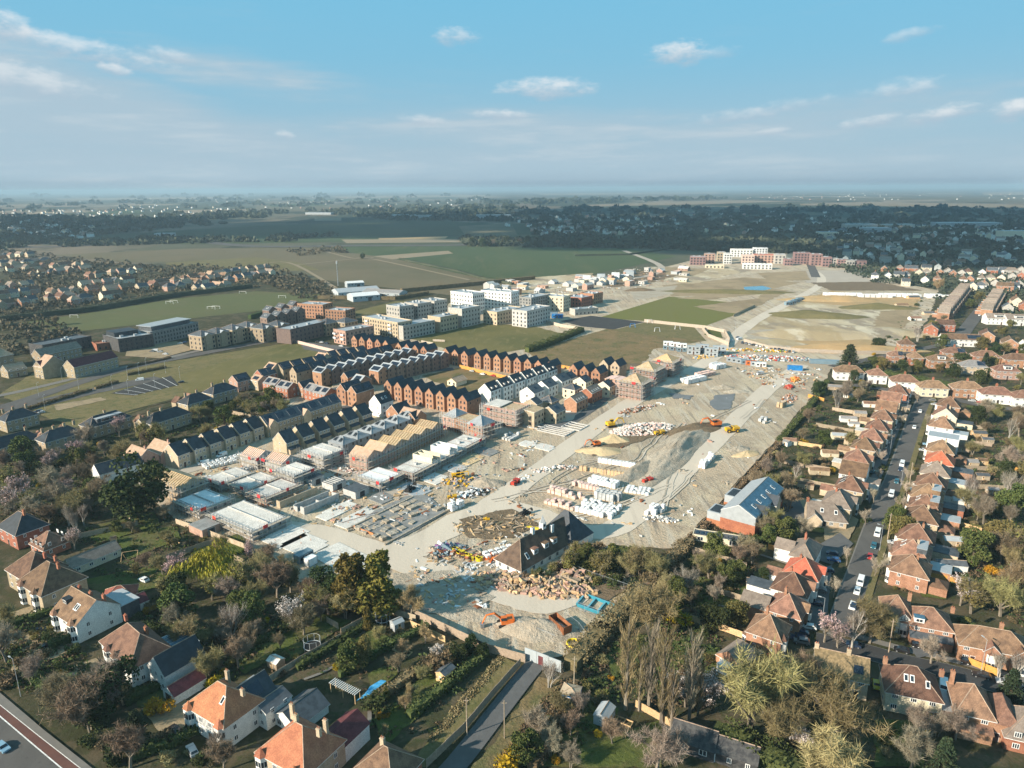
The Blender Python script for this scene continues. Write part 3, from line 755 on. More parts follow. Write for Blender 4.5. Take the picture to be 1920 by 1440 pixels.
def tree(px,py,h,kind,label=None,wide=1.0,var=None,group=None,world=None):
    p=world if world is not None else g(px,py)
    var=random.randrange(3) if var is None else var
    sh=kind.startswith('shrub');NT_[1 if sh else 0]+=1
    name='shrub' if sh or kind=='yellow' else ('poplar_tree' if kind=='poplar' else 'conifer_tree' if kind=='conifer' else 'birch_tree' if kind=='birch' else 'tree')
    o=thing(name,(p.x,p.y,-.05),random.uniform(0,6.28));s=h*wide*random.uniform(.92,1.08);o.scale=(s,s,h)
    for nm,me in tree_proto(kind,var):obj(nm,me,o)
    cat='shrub' if sh or kind=='yellow' else 'tree';group=group or ('garden shrubs' if sh else 'garden trees')
    if label:tag(o,label,cat,group)
    else:auto(o,TREEWORD[kind],cat,group,proj(p))
    occ(p,h*.10 if not sh else h*.25);return o
def hedge(px,w,h,kind='hedge_green',label=None,phrase='clipped hedge',dens=14,z0=0):
    P=[g(*p) for p in px];mb=MB();rg=random.Random(int(px[0][0]*7+px[0][1]))
    for a,b in zip(P,P[1:]):
        d=b-a;L=d.length;d.normalize();n=Vector((-d.y,d.x,0));mb.obox((a+b)/2,d,None,L+w*.5,w*.62,0,h*.78)
        k=int(L*(w+2*h)*dens*.5)
        if L>60:k//=2
        for i in range(k):
            u=rg.uniform(0,1);q=a.lerp(b,u);r=rg.random()*(w+2*h)
            hh=h*(.9+.16*math.sin(u*L*.7)+.1*rg.random())
            if r<h:p=q+n*(-w/2)+Vector((0,0,r/h*hh))
            elif r<h+w:p=q+n*(r-h-w/2)+Vector((0,0,hh))
            else:p=q+n*(w/2)+Vector((0,0,(r-h-w)/h*hh))
            leafq(mb,p+rnd_dir(rg)*.15,.3,rg)
        for i in range(0,int(L),2):occ(a+d*i,w*.6)
    o=mb.build('hedge',kind)
    if label:tag(o,label,'hedge')
    else:auto(o,phrase,'hedge','garden hedges',proj((P[0]+P[-1])/2))
    return o
def fence(px,h=1.8,m='timber_grey',label=None,phrase='wooden garden fence',name='fence',post=2.4,th=.06,posts=True,pm=None,cat='fence'):
    P=[g(*p) for p in px];rg=random.Random(int(px[0][0]*3+px[-1][1]))
    o=thing(name,P[0]);mb=MB();pm_=None
    for a,b in zip(P,P[1:]):
        d=b-a;L=d.length;d.normalize();n=max(1,int(L/post))
        for i in range(n):
            q0=a+d*(L*i/n)-P[0];q1=a+d*(L*(i+1)/n)-P[0];dz=rg.uniform(-.06,.06)
            mb.obox((q0+q1)/2,d,None,L/n-.06,th,.05+abs(dz),h+dz)
            if posts:
                if pm_ is None:pb=MB();pb.obox((0,0),(1,0,0),None,.12,.12,0,h+.1);pm_=pb.mesh('post',[pm or m])
                obj('post',pm_,o,(q0.x,q0.y,0),math.atan2(d.y,d.x))
    mb.build('panel' if 'wall' not in name else 'wall',m,o)
    if label:tag(o,label,cat)
    else:auto(o,phrase,cat,None,proj((P[0]+P[-1])/2))
    return o
def mesh_fence(px,h=1.9,label=None,phrase='temporary mesh fence'):
    P=[g(*p) for p in px];o=thing('mesh_fence',P[0]);mb=MB();fb=MB()
    for a,b in zip(P,P[1:]):
        d=b-a;L=d.length;n=max(1,round(L/3.4));d.normalize()
        for i in range(n):
            q=a+d*(L*i/n)-P[0];q2=a+d*(L*(i+1)/n)-P[0]
            mb.tube(q,q+Vector((0,0,h)),.035,n=4);mb.tube(q+Vector((0,0,h)),q2+Vector((0,0,h)),.03,n=3);mb.tube(q+Vector((0,0,.2)),q2+Vector((0,0,.2)),.03,n=3)
            for k in range(1,9):
                r=q.lerp(q2,k/9);mb.tube(r+Vector((0,0,.2)),r+Vector((0,0,h)),.008,n=3,cap=False)
            fb.obox(q,d,None,.25,.6,0,.14)
    mb.build('panel','galv',o);fb.build('foot','concrete_dark',o)
    if label:tag(o,label,'fence')
    else:auto(o,phrase,'fence','temporary fences on the site',proj((P[0]+P[-1])/2))
    return o
# ---------------------------------------------------------------- vehicles and site things
def car_mesh(style):
    L,Wd=dict(hatch=(4.0,1.75),estate=(4.5,1.8),van=(5.3,2.0),suv=(4.5,1.88))[style]
    prof=dict(hatch=[(-2.0,.35),(-2.0,.8),(-1.15,.95),(-.55,1.42),(1.0,1.46),(1.85,1.0),(2.0,.85),(2.0,.35)],
                estate=[(-2.25,.35),(-2.25,.8),(-1.2,.95),(-.5,1.42),(1.5,1.46),(2.15,1.0),(2.25,.8),(2.25,.35)],
                suv=[(-2.25,.4),(-2.25,.95),(-1.3,1.08),(-.7,1.62),(1.5,1.68),(2.15,1.15),(2.25,.9),(2.25,.4)],
                van=[(-2.65,.4),(-2.65,1.0),(-2.0,1.25),(-1.35,2.0),(2.55,2.1),(2.65,1.9),(2.65,.9),(2.65,.4)])[style]
    mb=MB();gl=MB();n=len(prof);hw=Wd/2
    def yy(z):return hw-(max(0,z-.95)*.22 if style!='van' else max(0,z-1.1)*.1)
    b=0
    mb.v+=[(x,-yy(z),z) for x,z in prof]+[(x,yy(z),z) for x,z in prof]
    mb.f.append(tuple(range(n)));mb.m.append(0);mb.f.append(tuple(range(2*n-1,n-1,-1)));mb.m.append(0)
    for i in range(n):
        j=(i+1)%n;mb.f.append((j,i,n+i,n+j));mb.m.append(0)

    def q(x0,z0,x1,z1,m=.03):
        gl.face([(x0,-yy(z0)+.12,z0+.02),(x1,-yy(z1)+.12,z1+.02),(x1,yy(z1)-.12,z1+.02),(x0,yy(z0)-.12,z0+.02)][::-1])
    a,c=prof[2],prof[3];k=lambda u:(a[0]+(c[0]-a[0])*u-.015,a[1]+(c[1]-a[1])*u+.015)
    q(*k(.08),*k(.92))
    if style!='van':
        e,f=prof[4],prof[5];k2=lambda u:(e[0]+(f[0]-e[0])*u+.015,e[1]+(f[1]-e[1])*u+.015);q(*k2(.08),*k2(.85))
        x0,x1=prof[2][0]+.25,prof[5][0]-.2
        for sg in (-1,1):
            z0,z1=prof[2][1]+.06,prof[3][1]-.1
            P=[(x0+.2,z0),(prof[3][0]+.08,z1),(prof[4][0]-.05,z1),(x1,z0)]
            P3=[(x,sg*(yy(z)+.012),z) for x,z in P];gl.face(P3 if sg<0 else P3[::-1])
    else:
        for sg in (-1,1):
            P3=[(x,sg*(yy(z)+.012),z) for x,z in [(-1.85,1.25),(-1.3,1.85),(-.6,1.85),(-.6,1.25)]];gl.face(P3 if sg<0 else P3[::-1])
    wh=MB();wh.tube((0,-.11,0),(0,.11,0),.33,n=10,m=0);wh.tube((0,-.115,0),(0,.115,0),.19,n=8,m=1)
    lt=MB()
    for sg in (-1,1):lt.box(prof[0][0]-.02,sg*hw*.72-.18,.62,prof[0][0]+.1,sg*hw*.72+.18,.78)
    return mb,gl,wh,lt,L,hw
def car(px,py,ang,color='white',style='hatch',label=None,phrase=None):
    def f():
        mb,gl,wh,lt,L,hw=cached(('carmb',style),lambda:car_mesh(style))
        return mb.mesh('body',['car_'+color])
    body=cached(('car',style,color),f)
    mb,gl,wh,lt,L,hw=CACHE[('carmb',style)]
    gm=cached(('carg',style),lambda:gl.mesh('windows',['glass']));wm=cached(('carw',style),lambda:wh.mesh('wheel',['rubber','steel']));lm=cached(('carl',style),lambda:lt.mesh('headlights',['frame_white']))
    p=g(px,py);o=thing('van' if style=='van' else 'car',(p.x,p.y,.05),R(ang));o.scale=(.78,)*3;obj('body',body,o);obj('windows',gm,o);obj('headlights',lm,o)
    for sx in (-1,1):
        for sy in (-1,1):obj('wheel',wm,o,(sx*L*.31,sy*(hw-.1),.33))
    cw=dict(lightblue='light blue',navy='dark blue').get(color,color)
    if label:tag(o,label,'van' if style=='van' else 'car','parked cars')
    else:auto(o,phrase or f"{cw} parked {'van' if style == 'van' else 'car'}",'van' if style=='van' else 'car','parked cars',(px,py))
    return o
def lamp(px,py,h=8.0,ang=180,m='galv'):
    def f():
        mb=MB();mb.tube((0,0,0),(0,0,1.2),.09,.09,6);mb.tube((0,0,1.2),(0,0,h),.06,.045,6);mb.tube((0,0,h-.02),(.9,0,h+.1),.04,.035,5);return mb.mesh('pole',[m])
    def f2():
        mb=MB();mb.box(.8,-.13,h+.03,1.5,.13,h+.16);return mb.mesh('lamp_head',['zinc'])
    p=g(px,py);o=thing('street_lamp',(p.x,p.y,0),R(ang));obj('pole',cached(('lp',h,m),f),o);obj('lamp_head',cached(('lh',h),f2),o)
    auto(o,'tall grey street lamp','street lamp','street lamps',(px,py));return o
def pole(px,py,h=8.5):
    def f():
        mb=MB();mb.tube((0,0,0),(0,0,h),.13,.09,6);mb.box(-.5,-.05,h-.6,.5,.05,h-.5);return mb.mesh('telegraph_pole',['timber_grey'])
    p=g(px,py);o=obj('telegraph_pole',cached(('tp',h),f),None,(p.x,p.y,0));auto(o,'wooden telegraph pole','telegraph pole','telegraph poles',(px,py));return o
def mound(px,py,rx,ry,h,rot=0,m='heap_grey',label=None,phrase='spoil heap',rough=.35,seed=None,flat=0.0,nr=12,na=40,name='spoil_heap'):
    rg=random.Random(seed if seed is not None else int(px*3+py*7));mb=MB()
    ph=[rg.uniform(0,6.28) for _ in range(8)]
    def nz(x,y):return (math.sin(x*2.1+ph[0])*math.cos(y*2.7+ph[1])+.5*math.sin(x*5.3+ph[2]+y*3.1)*math.cos(y*4.7+ph[3])+.3*math.sin(x*9+ph[4])*math.sin(y*11+ph[5]))*.4
    mb.v.append((0,0,h*(1+.2*nz(0,0))))
    for i in range(1,nr+1):
        r=i/nr
        for j in range(na):
            a=6.283*j/na;w=1+.16*math.sin(2*a+ph[6])+.10*math.sin(3*a+ph[7])+.05*math.sin(7*a+ph[2])
            x,y=r*w*math.cos(a),r*w*math.sin(a)
            z=(1-((r-flat)/(1-flat))**1.25 if r>flat else 1.0);z=max(0,z)*h*(1+rough*nz(x*1.5,y*1.5)*1.2)+rg.uniform(-1,1)*.06*h*rough*(1 if r<1 else 0)
            if i==nr:z=-.15
            mb.v.append((x*rx,y*ry,z))
    for j in range(na):mb.f.append((0,1+j,1+(j+1)%na));mb.m.append(0)
    for i in range(nr-1):
        for j in range(na):
            a=1+i*na+j;b=1+i*na+(j+1)%na;mb.f.append((a,a+na,b+na,b));mb.m.append(0)
    p=g(px,py);o=mb.build(name,m,None,(p.x,p.y,0),R(rot))
    for po in o.data.polygons:po.use_smooth=True
    if label:tag(o,label,'earth heap')
    else:auto(o,phrase,'earth heap',None,(px,py))
    occ(p,min(rx,ry)*.8);return o
def rubble(px,py,rx,ry,h,rot,mats,n,s,label,name='rubble_heap',cat='rubble heap',long=1.0):
    rg=random.Random(int(px+py));mb=MB()
    for i in range(n):
        r=rg.random()**.5;a=rg.uniform(0,6.28);x,y=r*math.cos(a)*rx,r*math.sin(a)*ry;z=h*(1-r**1.3)*rg.uniform(.5,1)
        k=s*rg.uniform(.5,1.5);b=len(mb.v);M=Matrix.Rotation(rg.uniform(0,6.28),3,'Z')@Matrix.Rotation(rg.uniform(-.6,.6),3,'X')@Matrix.Rotation(rg.uniform(-.5,.5),3,'Y')
        sz=(k*long*rg.uniform(.7,1.2),k*rg.uniform(.4,.9),k*rg.uniform(.3,.7));mm=rg.randrange(len(mats))
        t=MB();t.box(-sz[0]/2,-sz[1]/2,-sz[2]/2,sz[0]/2,sz[1]/2,sz[2]/2)
        mb.v+=[tuple((M@Vector(v))+Vector((x,y,z+sz[2]*.3))) for v in t.v];mb.f+=[tuple(b+q for q in f) for f in t.f];mb.m+=[mm]*6
    p=g(px,py);o=mb.build(name,mats,None,(p.x,p.y,0),R(rot));tag(o,label,cat);return o
def pack(px,py,rot,sx,sy,sz,m,phrase,group,world=None,z=0,strap=None,name='pallet_pack',cat='pallet pack'):
    "wrapped pack on a pallet"
    def f():
        mb=MB();c=.06;mb.box(-sx/2,-sy/2,.14,sx/2,sy/2,sz-c,0);mb.box(-sx/2+c,-sy/2+c,sz-c,sx/2-c,sy/2-c,sz,0)
        for x in (-.32,.32):mb.box(x*sx-.04,-sy/2-.015,.14,x*sx+.04,sy/2+.015,sz+.015,1)
        return mb.mesh('pack',[m,strap or 'pallet_grey'])
    def f2():
        mb=MB()
        for y in (-.42,0,.42):mb.box(-sx/2,y*sy-.06,0,sx/2,y*sy+.06,.11)
        mb.box(-sx/2,-sy/2,.1,sx/2,sy/2,.139);return mb.mesh('pallet',['timber'])
    p=world if world is not None else g(px,py)
    o=thing(name,(p.x,p.y,z),R(rot));obj('load',cached(('pk',sx,sy,sz,m,strap),f),o);obj('pallet',cached(('pl',sx,sy),f2),o)
    o['label']=phrase;o['category']=cat;o['group']=group;return o
def yard(px,py,rot,nx,ny,dx,dy,nz,sx,sy,sz,m,phrase,group,miss=.08,seed=1,strap=None,name='pallet_pack'):
    rg=random.Random(seed);p=g(px,py);c,s=math.cos(R(rot)),math.sin(R(rot))
    for i in range(nx):
        for j in range(ny):
            if rg.random()<miss:continue
            n=rg.randint(max(1,nz-1),nz)
            for k in range(n):
                x=(i-(nx-1)/2)*dx+rg.uniform(-.12,.12);y=(j-(ny-1)/2)*dy+rg.uniform(-.12,.12)
                pack(0,0,rot+rg.uniform(-4,4),sx,sy,sz,m,phrase,group,Vector((p.x+c*x-s*y,p.y+s*x+c*y,0)),k*(sz+.005),strap,name)
def container(px,py,rot,L=6.1,Wd=2.44,H=2.6,m='cabin_grey',phrase='grey site cabin',z=0,cabin=True,world=None,label=None,cat='site cabin',roof=None):
    def f():
        mb=MB();mb.box(-L/2,-Wd/2,.12,L/2,Wd/2,H,0,roof and 1)
        n=int(L/.5)
        for i in range(n):
            x=-L/2+.25+i*.5
            for sg in (-1,1):mb.box(x-.1,sg*Wd/2-.03,.2,x+.1,sg*Wd/2+.03,H-.1,0)
        return mb.mesh('body',[m]+([roof] if roof else []))
    def f2():
        mb=MB();mb.box(-.12,-.12,0,.12,.12,H+.04);return mb.mesh('corner_post',['steel'])
    p=world if world is not None else g(px,py);o=thing('site_cabin' if cabin else 'shipping_container',(p.x,p.y,z),R(rot));obj('body',cached(('cb',L,Wd,H,m,roof),f),o);[obj('corner_post',cached(('cp',H),f2),o,(x,y,0)) for x in (-L/2+.1,L/2-.1) for y in (-Wd/2+.1,Wd/2-.1)]
    if cabin:
        wm=win_mesh(1.2,.9,True)
        for x in (-L*.28,L*.28):
            for sg,r_ in ((-1,0),(1,math.pi)):obj('window',wm,o,(x,sg*(Wd/2+.035),1.05),r_)
        obj('door',door_mesh(.9,2.0),o,(0,-Wd/2-.035,.12))
    else:
        mb=MB();mb.box(-.02,-Wd/2+.12,.2,.05,-.03,H-.1);mb.box(-.02,.03,.2,.05,Wd/2-.12,H-.1);obj('door',mb.mesh('door',[m]),o,(L/2+.02,0,0))
    if label:tag(o,label,cat,'site cabins and containers')
    else:auto(o,phrase,cat,'site cabins and containers',proj((p.x,p.y,z)))
    return o
def excavator(px,py,rot,reach=1.0,m='machine_orange',label='',s=1.0):
    p=g(px,py);o=thing('excavator',(p.x,p.y,0),R(rot));o.scale=(s,s,s)
    for sg in (-1,1):
        mb=MB();mb.extx([(0,0)]*0 or [(sg*1.25-.3,.05),(sg*1.25+.3,.05),(sg*1.25+.3,.9),(sg*1.25-.3,.9)],-1.7,1.7);mb.extx([(sg*1.25-.28,.2),(sg*1.25+.28,.2),(sg*1.25+.28,.75),(sg*1.25-.28,.75)],-2.05,2.05);mb.build('track','rubber',o)
    mb=MB();mb.ext([(-2.3,-1.3),(-1.9,-1.45),(1.3,-1.4),(1.3,1.4),(-1.9,1.45),(-2.3,1.3)],1.05,2.0);mb.box(-2.2,-1.3,2.0,-.2,1.3,2.35);mb.tube((0,0,.6),(0,0,1.06),.6,n=10);mb.build('upper_body',m,o)
    mb=MB();mb.ext([(-.2,.3),(1.35,.3),(1.35,1.38),(-.2,1.38)],2.003,2.1,0);mb.box(-.15,.34,2.1,1.3,1.34,3.0,1);mb.box(-.2,.3,3.0,1.35,1.38,3.12,0);mb.build('cab',[m,'glass'],o)
    mb=MB();e=3.7;
    mb.tube((.9,-.3,1.8),(2.9,-.3,e),.32,.34,4);mb.tube((2.9,-.3,e),(5.0,-.3,e-.3),.34,.24,4);mb.build('boom',m,o)
    mb=MB();mb.tube((5.0,-.3,e-.2),(5.6+reach*.6,-.3,1.0),.25,.17,4);mb.build('arm',m,o)
    mb=MB();x=5.6+reach*.6;mb.extx([(-.9,1.1),(.3,1.1),(.3,.1),(-.1,-.05),(-.9,.2)],x-.5,x+.5);mb.build('bucket','steel',o)
    mb=MB();mb.tube((1.2,-.55,1.5),(2.6,-.55,3.1),.09,n=5);mb.tube((3.2,-.3,e+.35),(5.1,-.3,e+.2),.08,n=5);mb.build('hydraulic_ram','steel',o)
    tag(o,label,'excavator','excavators on the site');return o
def loader(px,py,rot,m='machine_yellow',label='',kind='dumper',s=1.0):
    p=g(px,py);o=thing('telehandler' if kind=='telehandler' else 'dumper_truck',(p.x,p.y,0),R(rot));o.scale=(s,s,s)
    wh=MB();wh.tube((0,-.25,0),(0,.25,0),.62,n=12,m=0);wh.tube((0,-.26,0),(0,.26,0),.3,n=8,m=1);wm=wh.mesh('wheel',['rubber',m])
    for sx in (-1,1):
        for sy in (-1,1):obj('wheel',wm,o,(sx*1.45,sy*.95,.62))
    mb=MB();mb.box(-2.2,-.75,.55,2.1,.75,1.05);mb.box(-2.3,-.7,1.05,-.9,.7,1.7);mb.build('chassis',m,o)
    if kind=='telehandler':
        mb=MB();mb.box(-.7,.1,1.05,.6,.8,2.35);mb.build('cab','glass',o);mb=MB();mb.tube((-2.0,-.35,1.7),(3.2,-.35,2.2),.2,.15,4);mb.box(3.1,-.9,.9,3.25,.5,2.0);mb.build('boom',m,o)
    else:
        mb=MB();mb.extx([(-.95,1.1),(.95,1.1),(1.15,1.9),(-1.15,1.9)],.1,2.2);mb.build('skip',m,o);mb=MB();mb.box(-.8,-.5,1.7,-.2,.5,1.9);mb.tube((-.8,-.6,1.0),(-.8,-.6,2.7),.05,n=4);mb.tube((-.8,.6,1.0),(-.8,.6,2.7),.05,n=4);mb.box(-.85,-.65,2.65,-.75,.65,2.75);mb.build('roll_bar','rubber',o)
    tag(o,label,'telehandler' if kind=='telehandler' else 'dumper','wheeled site machines');return o
def scaffold(h,x0,x1,y0,y1,sides,H,label,lifts=(2.0,4.0),gap=.9,step=1.6,panels=0):
    "scaffolding round a House h; local rectangle"
    o=thing('scaffolding',(h.p.x,h.p.y,0),h.a);P=MB();B=MB();rg=random.Random(int(h.p.x*10));n_red=0
    for sd in sides:
        if sd in 'SN':a,b=x0-gap,x1+gap
        else:a,b=y0-gap,y1+gap
        n=max(2,int((b-a)/step))
        for row_ in (0,1):
            off=gap*.35 if row_==0 else gap*1.5
            def pt(u):return {'S':(u,y0-off),'N':(u,y1+off),'W':(x0-off,u),'E':(x1+off,u)}[sd]
            for i in range(n+1):
                q=pt(a+(b-a)*i/n);P.tube((q[0],q[1],0),(q[0],q[1],H+rg.uniform(.2,1.6)),.075,n=3,cap=False)
            for z in list(lifts)+[l+1.0 for l in lifts]:
                q0,q1=pt(a),pt(b);P.tube((q0[0],q0[1],z),(q1[0],q1[1],z),.04,n=3,cap=False)
        for z in lifts:
            o0,o1=gap*.35,gap*1.5
            r={'S':(a,y0-o1,b,y0-o0),'N':(a,y1+o0,b,y1+o1),'W':(x0-o1,a,x0-o0,b),'E':(x1+o0,a,x1+o1,b)}[sd]
            B.box(r[0],r[1],z-.06,r[2],r[3],z)
        for k in range(min(1,panels)):
            u=rg.uniform(a,b);z=lifts[-1];off=gap*1.58
            q={'S':(u,y0-off),'N':(u,y1+off),'W':(x0-off,u),'E':(x1+off,u)}[sd]
            mb=MB();l=rg.uniform(.5,1.0)
            if sd in 'SN':mb.box(q[0]-l,q[1]-.03,z,q[0]+l,q[1]+.03,z+1.1)
            else:mb.box(q[0]-.03,q[1]-l,z,q[0]+.03,q[1]+l,z+1.1)
            mb.build('safety_panel','red_panel',o)
    P.build('pole_frame','scaffold',o);B.build('deck_boards','scaffold_board',o)
    tag(o,label,'scaffolding','scaffolding on the site');return o
# ================================================================ THE GROUND
def big_ground():
    mb=MB();mb.face([(-30000,-250,-.35),(30000,-250,-.35),(30000,42000,-.35),(-30000,42000,-.35)]);structure(mb.build('ground','far_ground'))
big_ground()

def clouds(polys,alt=1500,st=165):  # unseen clouds added above the view to cast shade on the far land
    rg=random.Random(21);off=Vector((-sd.x,-sd.y,0))/math.tan(SUN_EL)*-(alt)/math.cos(SUN_EL);mb=MB()
    for P in polys:
        W_=[g(*q) for q in P];xs=[p.x for p in W_];ys=[p.y for p in W_];x=min(xs)
        while x<max(xs):
            y=min(ys)
            while y<max(ys):
                if inpoly(x,y,[(p.x,p.y) for p in W_]) and rg.random()<.93:
                    c=Vector((x+rg.uniform(-60,60),y+rg.uniform(-60,60),alt+rg.uniform(-40,60)))+off;r=rg.uniform(100,170);b=len(mb.v);n,m=8,5
                    for j in range(m+1):
                        for i in range(n):a=6.283*i/n;h=math.pi*j/m;mb.v.append((c.x+r*math.sin(h)*math.cos(a),c.y+r*math.sin(h)*math.sin(a),c.z+r*.5*math.cos(h)))
                    for j in range(m):
                        for i in range(n):mb.f.append((b+j*n+i,b+j*n+(i+1)%n,b+(j+1)*n+(i+1)%n,b+(j+1)*n+i));mb.m.append(0)
                y+=st
            x+=st
    structure(mb.build('cloud','render_white'))
def inpoly(x,y,P):
    c=False;n=len(P)
    for i in range(n):
        (x1,y1),(x2,y2)=P[i],P[(i+1)%n]
        if (y1>y)!=(y2>y) and x<(x2-x1)*(y-y1)/(y2-y1)+x1:c=not c
    return c
clouds([[(940,392),(1300,388),(1940,391),(1990,522),(1640,506),(1560,476),(1300,470),(1000,462)],[(-20,410),(420,416),(900,404),(960,440),(620,446),(300,448),(-40,462)]])
S=sheet
S('garden_ground',[(-900,1700),(2900,1700),(2900,560),(2100,520),(1760,545),(1560,520),(1300,500),(900,560),(400,500),(-500,470),(-900,600)],-.1,'garden_ground')

FAR=[
 ('plough',[(560,492),(735,484),(1010,522),(860,560),(660,560)]),('plough',[(480,478),(600,466),(735,484),(560,492),(500,494)]),
 ('crop_green',[(735,484),(880,461),(1180,466),(1270,480),(1180,500),(1080,520),(960,530),(870,515)]),
 ('crop_green',[(600,466),(720,458),(880,462),(735,484)]),('plough_light',[(700,480),(840,470),(850,475),(735,486)]),
 ('plough',[(100,478),(350,466),(600,464),(560,480),(330,490),(240,492)]),('rough_grass',[(310,492),(480,482),(560,492),(600,506),(430,512),(320,506)]),
 ('crop_dark',[(170,442),(480,424),(780,412),(940,420),(860,446),(600,448),(340,456),(170,458)]),
 ('crop_green',[(330,449),(520,441),(660,442),(860,444),(850,449),(560,455),(340,458)]),('sand',[(710,446),(840,443),(835,447),(710,449)]),
 ('plough',[(860,424),(960,418),(1060,432),(1180,452),(880,452)]),('plough_light',[(640,449),(860,448),(870,454),(650,456)]),
 ('plough_light',[(330,394),(500,391),(505,399),(340,402)]),('crop_green',[(160,398),(260,394),(270,400),(170,401)]),('plough_light',[(0,406),(60,404),(60,407),(0,409)]),
 ('plough_light',[(1070,385),(1360,375),(1500,377),(1320,383),(1080,388)]),('plough_light',[(1500,382),(1640,378),(1920,384),(1920,389),(1640,386),(1500,385)]),('plough',[(1450,372),(1920,368),(1920,380),(1500,376)]),('plough_light',[(1650,376),(1770,374),(1775,377),(1660,379)]),
 ('crop_dark',[(960,420),(1050,418),(1060,440),(970,440)]),('plough',[(480,386),(660,384),(700,392),(600,397),(480,394)]),('crop_green',[(500,384),(600,380),(620,385),(510,388)]),
 ('plough_light',[(590,409),(640,408),(640,414),(590,414)]),('crop_dark',[(1290,400),(1470,396),(1460,404),(1300,408)]),('plough',[(1500,398),(1700,394),(1720,399),(1510,404)]),('crop_green',[(1340,426),(1460,422),(1470,430),(1350,434)]),('crop_dark',[(1480,440),(1560,420),(1600,424),(1520,446)]),('plough_light',[(100,372),(420,369),(430,372),(120,376)]),('plough_light',[(620,368),(900,365),(940,368),(640,372)]),('plough_light',[(1000,363),(1340,360),(1360,363),(1020,366)]),('plough',[(1360,362),(1800,357),(1810,362),(1380,367)]),('plough_light',[(0,384),(140,381),(150,384),(0,388)]),('crop_green',[(560,374),(760,371),(780,374),(580,378)]),
 ('plough_light',[(1840,361),(1920,360),(1920,366),(1845,366)]),
]
for i,(m,p) in enumerate(FAR):S('field',p,-.2+.012*i,m)
S('playing_field',[(40,605),(160,588),(330,560),(480,546),(600,552),(560,575),(400,592),(120,625)],.0,'playing_field',6,1.2)
S('playing_field',[(0,500),(320,500),(560,540),(300,560),(120,580),(0,600)],-.06,'garden_ground')

S('site_ground',[(238,880),(300,842),(480,772),(540,745),(620,735),(640,680),(820,600),(850,560),(900,545),(1200,512),(1290,490),(1360,470),(1560,475),(1640,520),(1760,545),(1740,600),(1690,650),(1560,690),(1545,715),
  (1450,832),(1395,890),(1330,965),(1270,1028),(1190,1028),(1150,1020),(1170,1060),(1200,1095),(1110,1195),(1062,1228),(985,1240),(880,1198),(735,1138),(560,1090),(420,1008),(330,978)],-.05,'site_dirt',4,.8)
S('rough_grass',[(60,700),(240,690),(560,640),(660,655),(560,690),(480,705),(330,748),(140,805),(40,760),(0,740)],-.02,'rough_grass',4,.8)
S('field',[(330,705),(560,640),(655,655),(560,690),(420,720),(350,740)],.0,'olive_field',4,.8)
S('field',[(760,632),(905,606),(1000,612),(1075,630),(985,655),(900,668),(820,650)],.0,'olive_field',4,.8)
S('field',[(640,590),(740,565),(830,560),(800,580),(690,590)],.0,'olive_field')
S('field',[(985,660),(1085,632),(1140,616),(1180,618),(1320,640),(1225,655),(1200,690),(1130,700),(1030,685)],.0,'weed_field',4,1.0)
S('sports_pitch',[(1122,596),(1255,556),(1400,570),(1415,574),(1375,592),(1320,612),(1210,602)],.03,'pitch')
S('sports_court',[(1050,602),(1108,592),(1208,604),(1150,618),(1090,612)],.04,'asphalt_dark')
S('play_area',[(1150,619),(1208,605),(1300,612),(1325,640),(1230,630)],.04,'rough_grass')
S('lawn',[(1330,616),(1350,620),(1355,634),(1320,628)],.05,'lawn')
S('sand_ground',[(1400,600),(1500,565),(1560,545),(1730,560),(1690,620),(1640,655),(1500,650),(1390,640)],.0,'sand_pale',5,1.5)
S('sand_ground',[(1500,565),(1560,545),(1725,560),(1720,578),(1600,575)],.03,'sand',4,1.5)
S('sand_ground',[(1490,640),(1520,628),(1660,640),(1650,658),(1560,658)],.03,'sand',4,1.0)
S('grass_bank',[(1270,560),(1400,540),(1420,552),(1330,562)],.03,'tan_field',4,1.5)
S('grass_bank',[(1240,535),(1400,520),(1500,530),(1400,552),(1260,556)],.0,'tan_field',6,1.5)
S('pond',[(1394,538),(1430,536),(1448,541),(1420,547),(1398,545)],.06,'water',4,.8)
S('sand_ground',[(790,705),(862,690),(960,710),(930,725),(905,745),(860,735)],.0,'weed_field',3,.6)
S('sand_ground',[(1220,500),(1420,505),(1300,532),(1200,525)],.02,'sand_pale',6,2)
S('field',[(1500,508),(1620,506),(1650,530),(1560,535),(1510,530)],.02,'site_road',6,2)
for p,m in [([(900,545),(1000,520),(1110,512),(1120,530),(1000,548),(930,556)],'sand_pale'),([(1120,520),(1230,505),(1290,512),(1220,530),(1140,540)],'heap_brown'),([(1240,500),(1330,505),(1300,518),(1250,516)],'tan_field'),([(1420,512),(1510,508),(1520,525),(1440,528)],'tan_field'),([(1300,575),(1390,590),(1430,570),(1480,545),(1440,540),(1420,560)],'tan_field'),([(1180,545),(1270,535),(1260,552),(1190,562)],'heap_grey'),([(1520,530),(1640,528),(1730,545),(1560,545)],'heap_brown'),([(1650,585),(1715,575),(1700,610),(1660,640),(1630,630)],'tan_field'),([(1400,620),(1480,615),(1560,622),(1480,636),(1400,636)],'heap_grey')]:S('site_patch',p,.035,m,4,1.6)

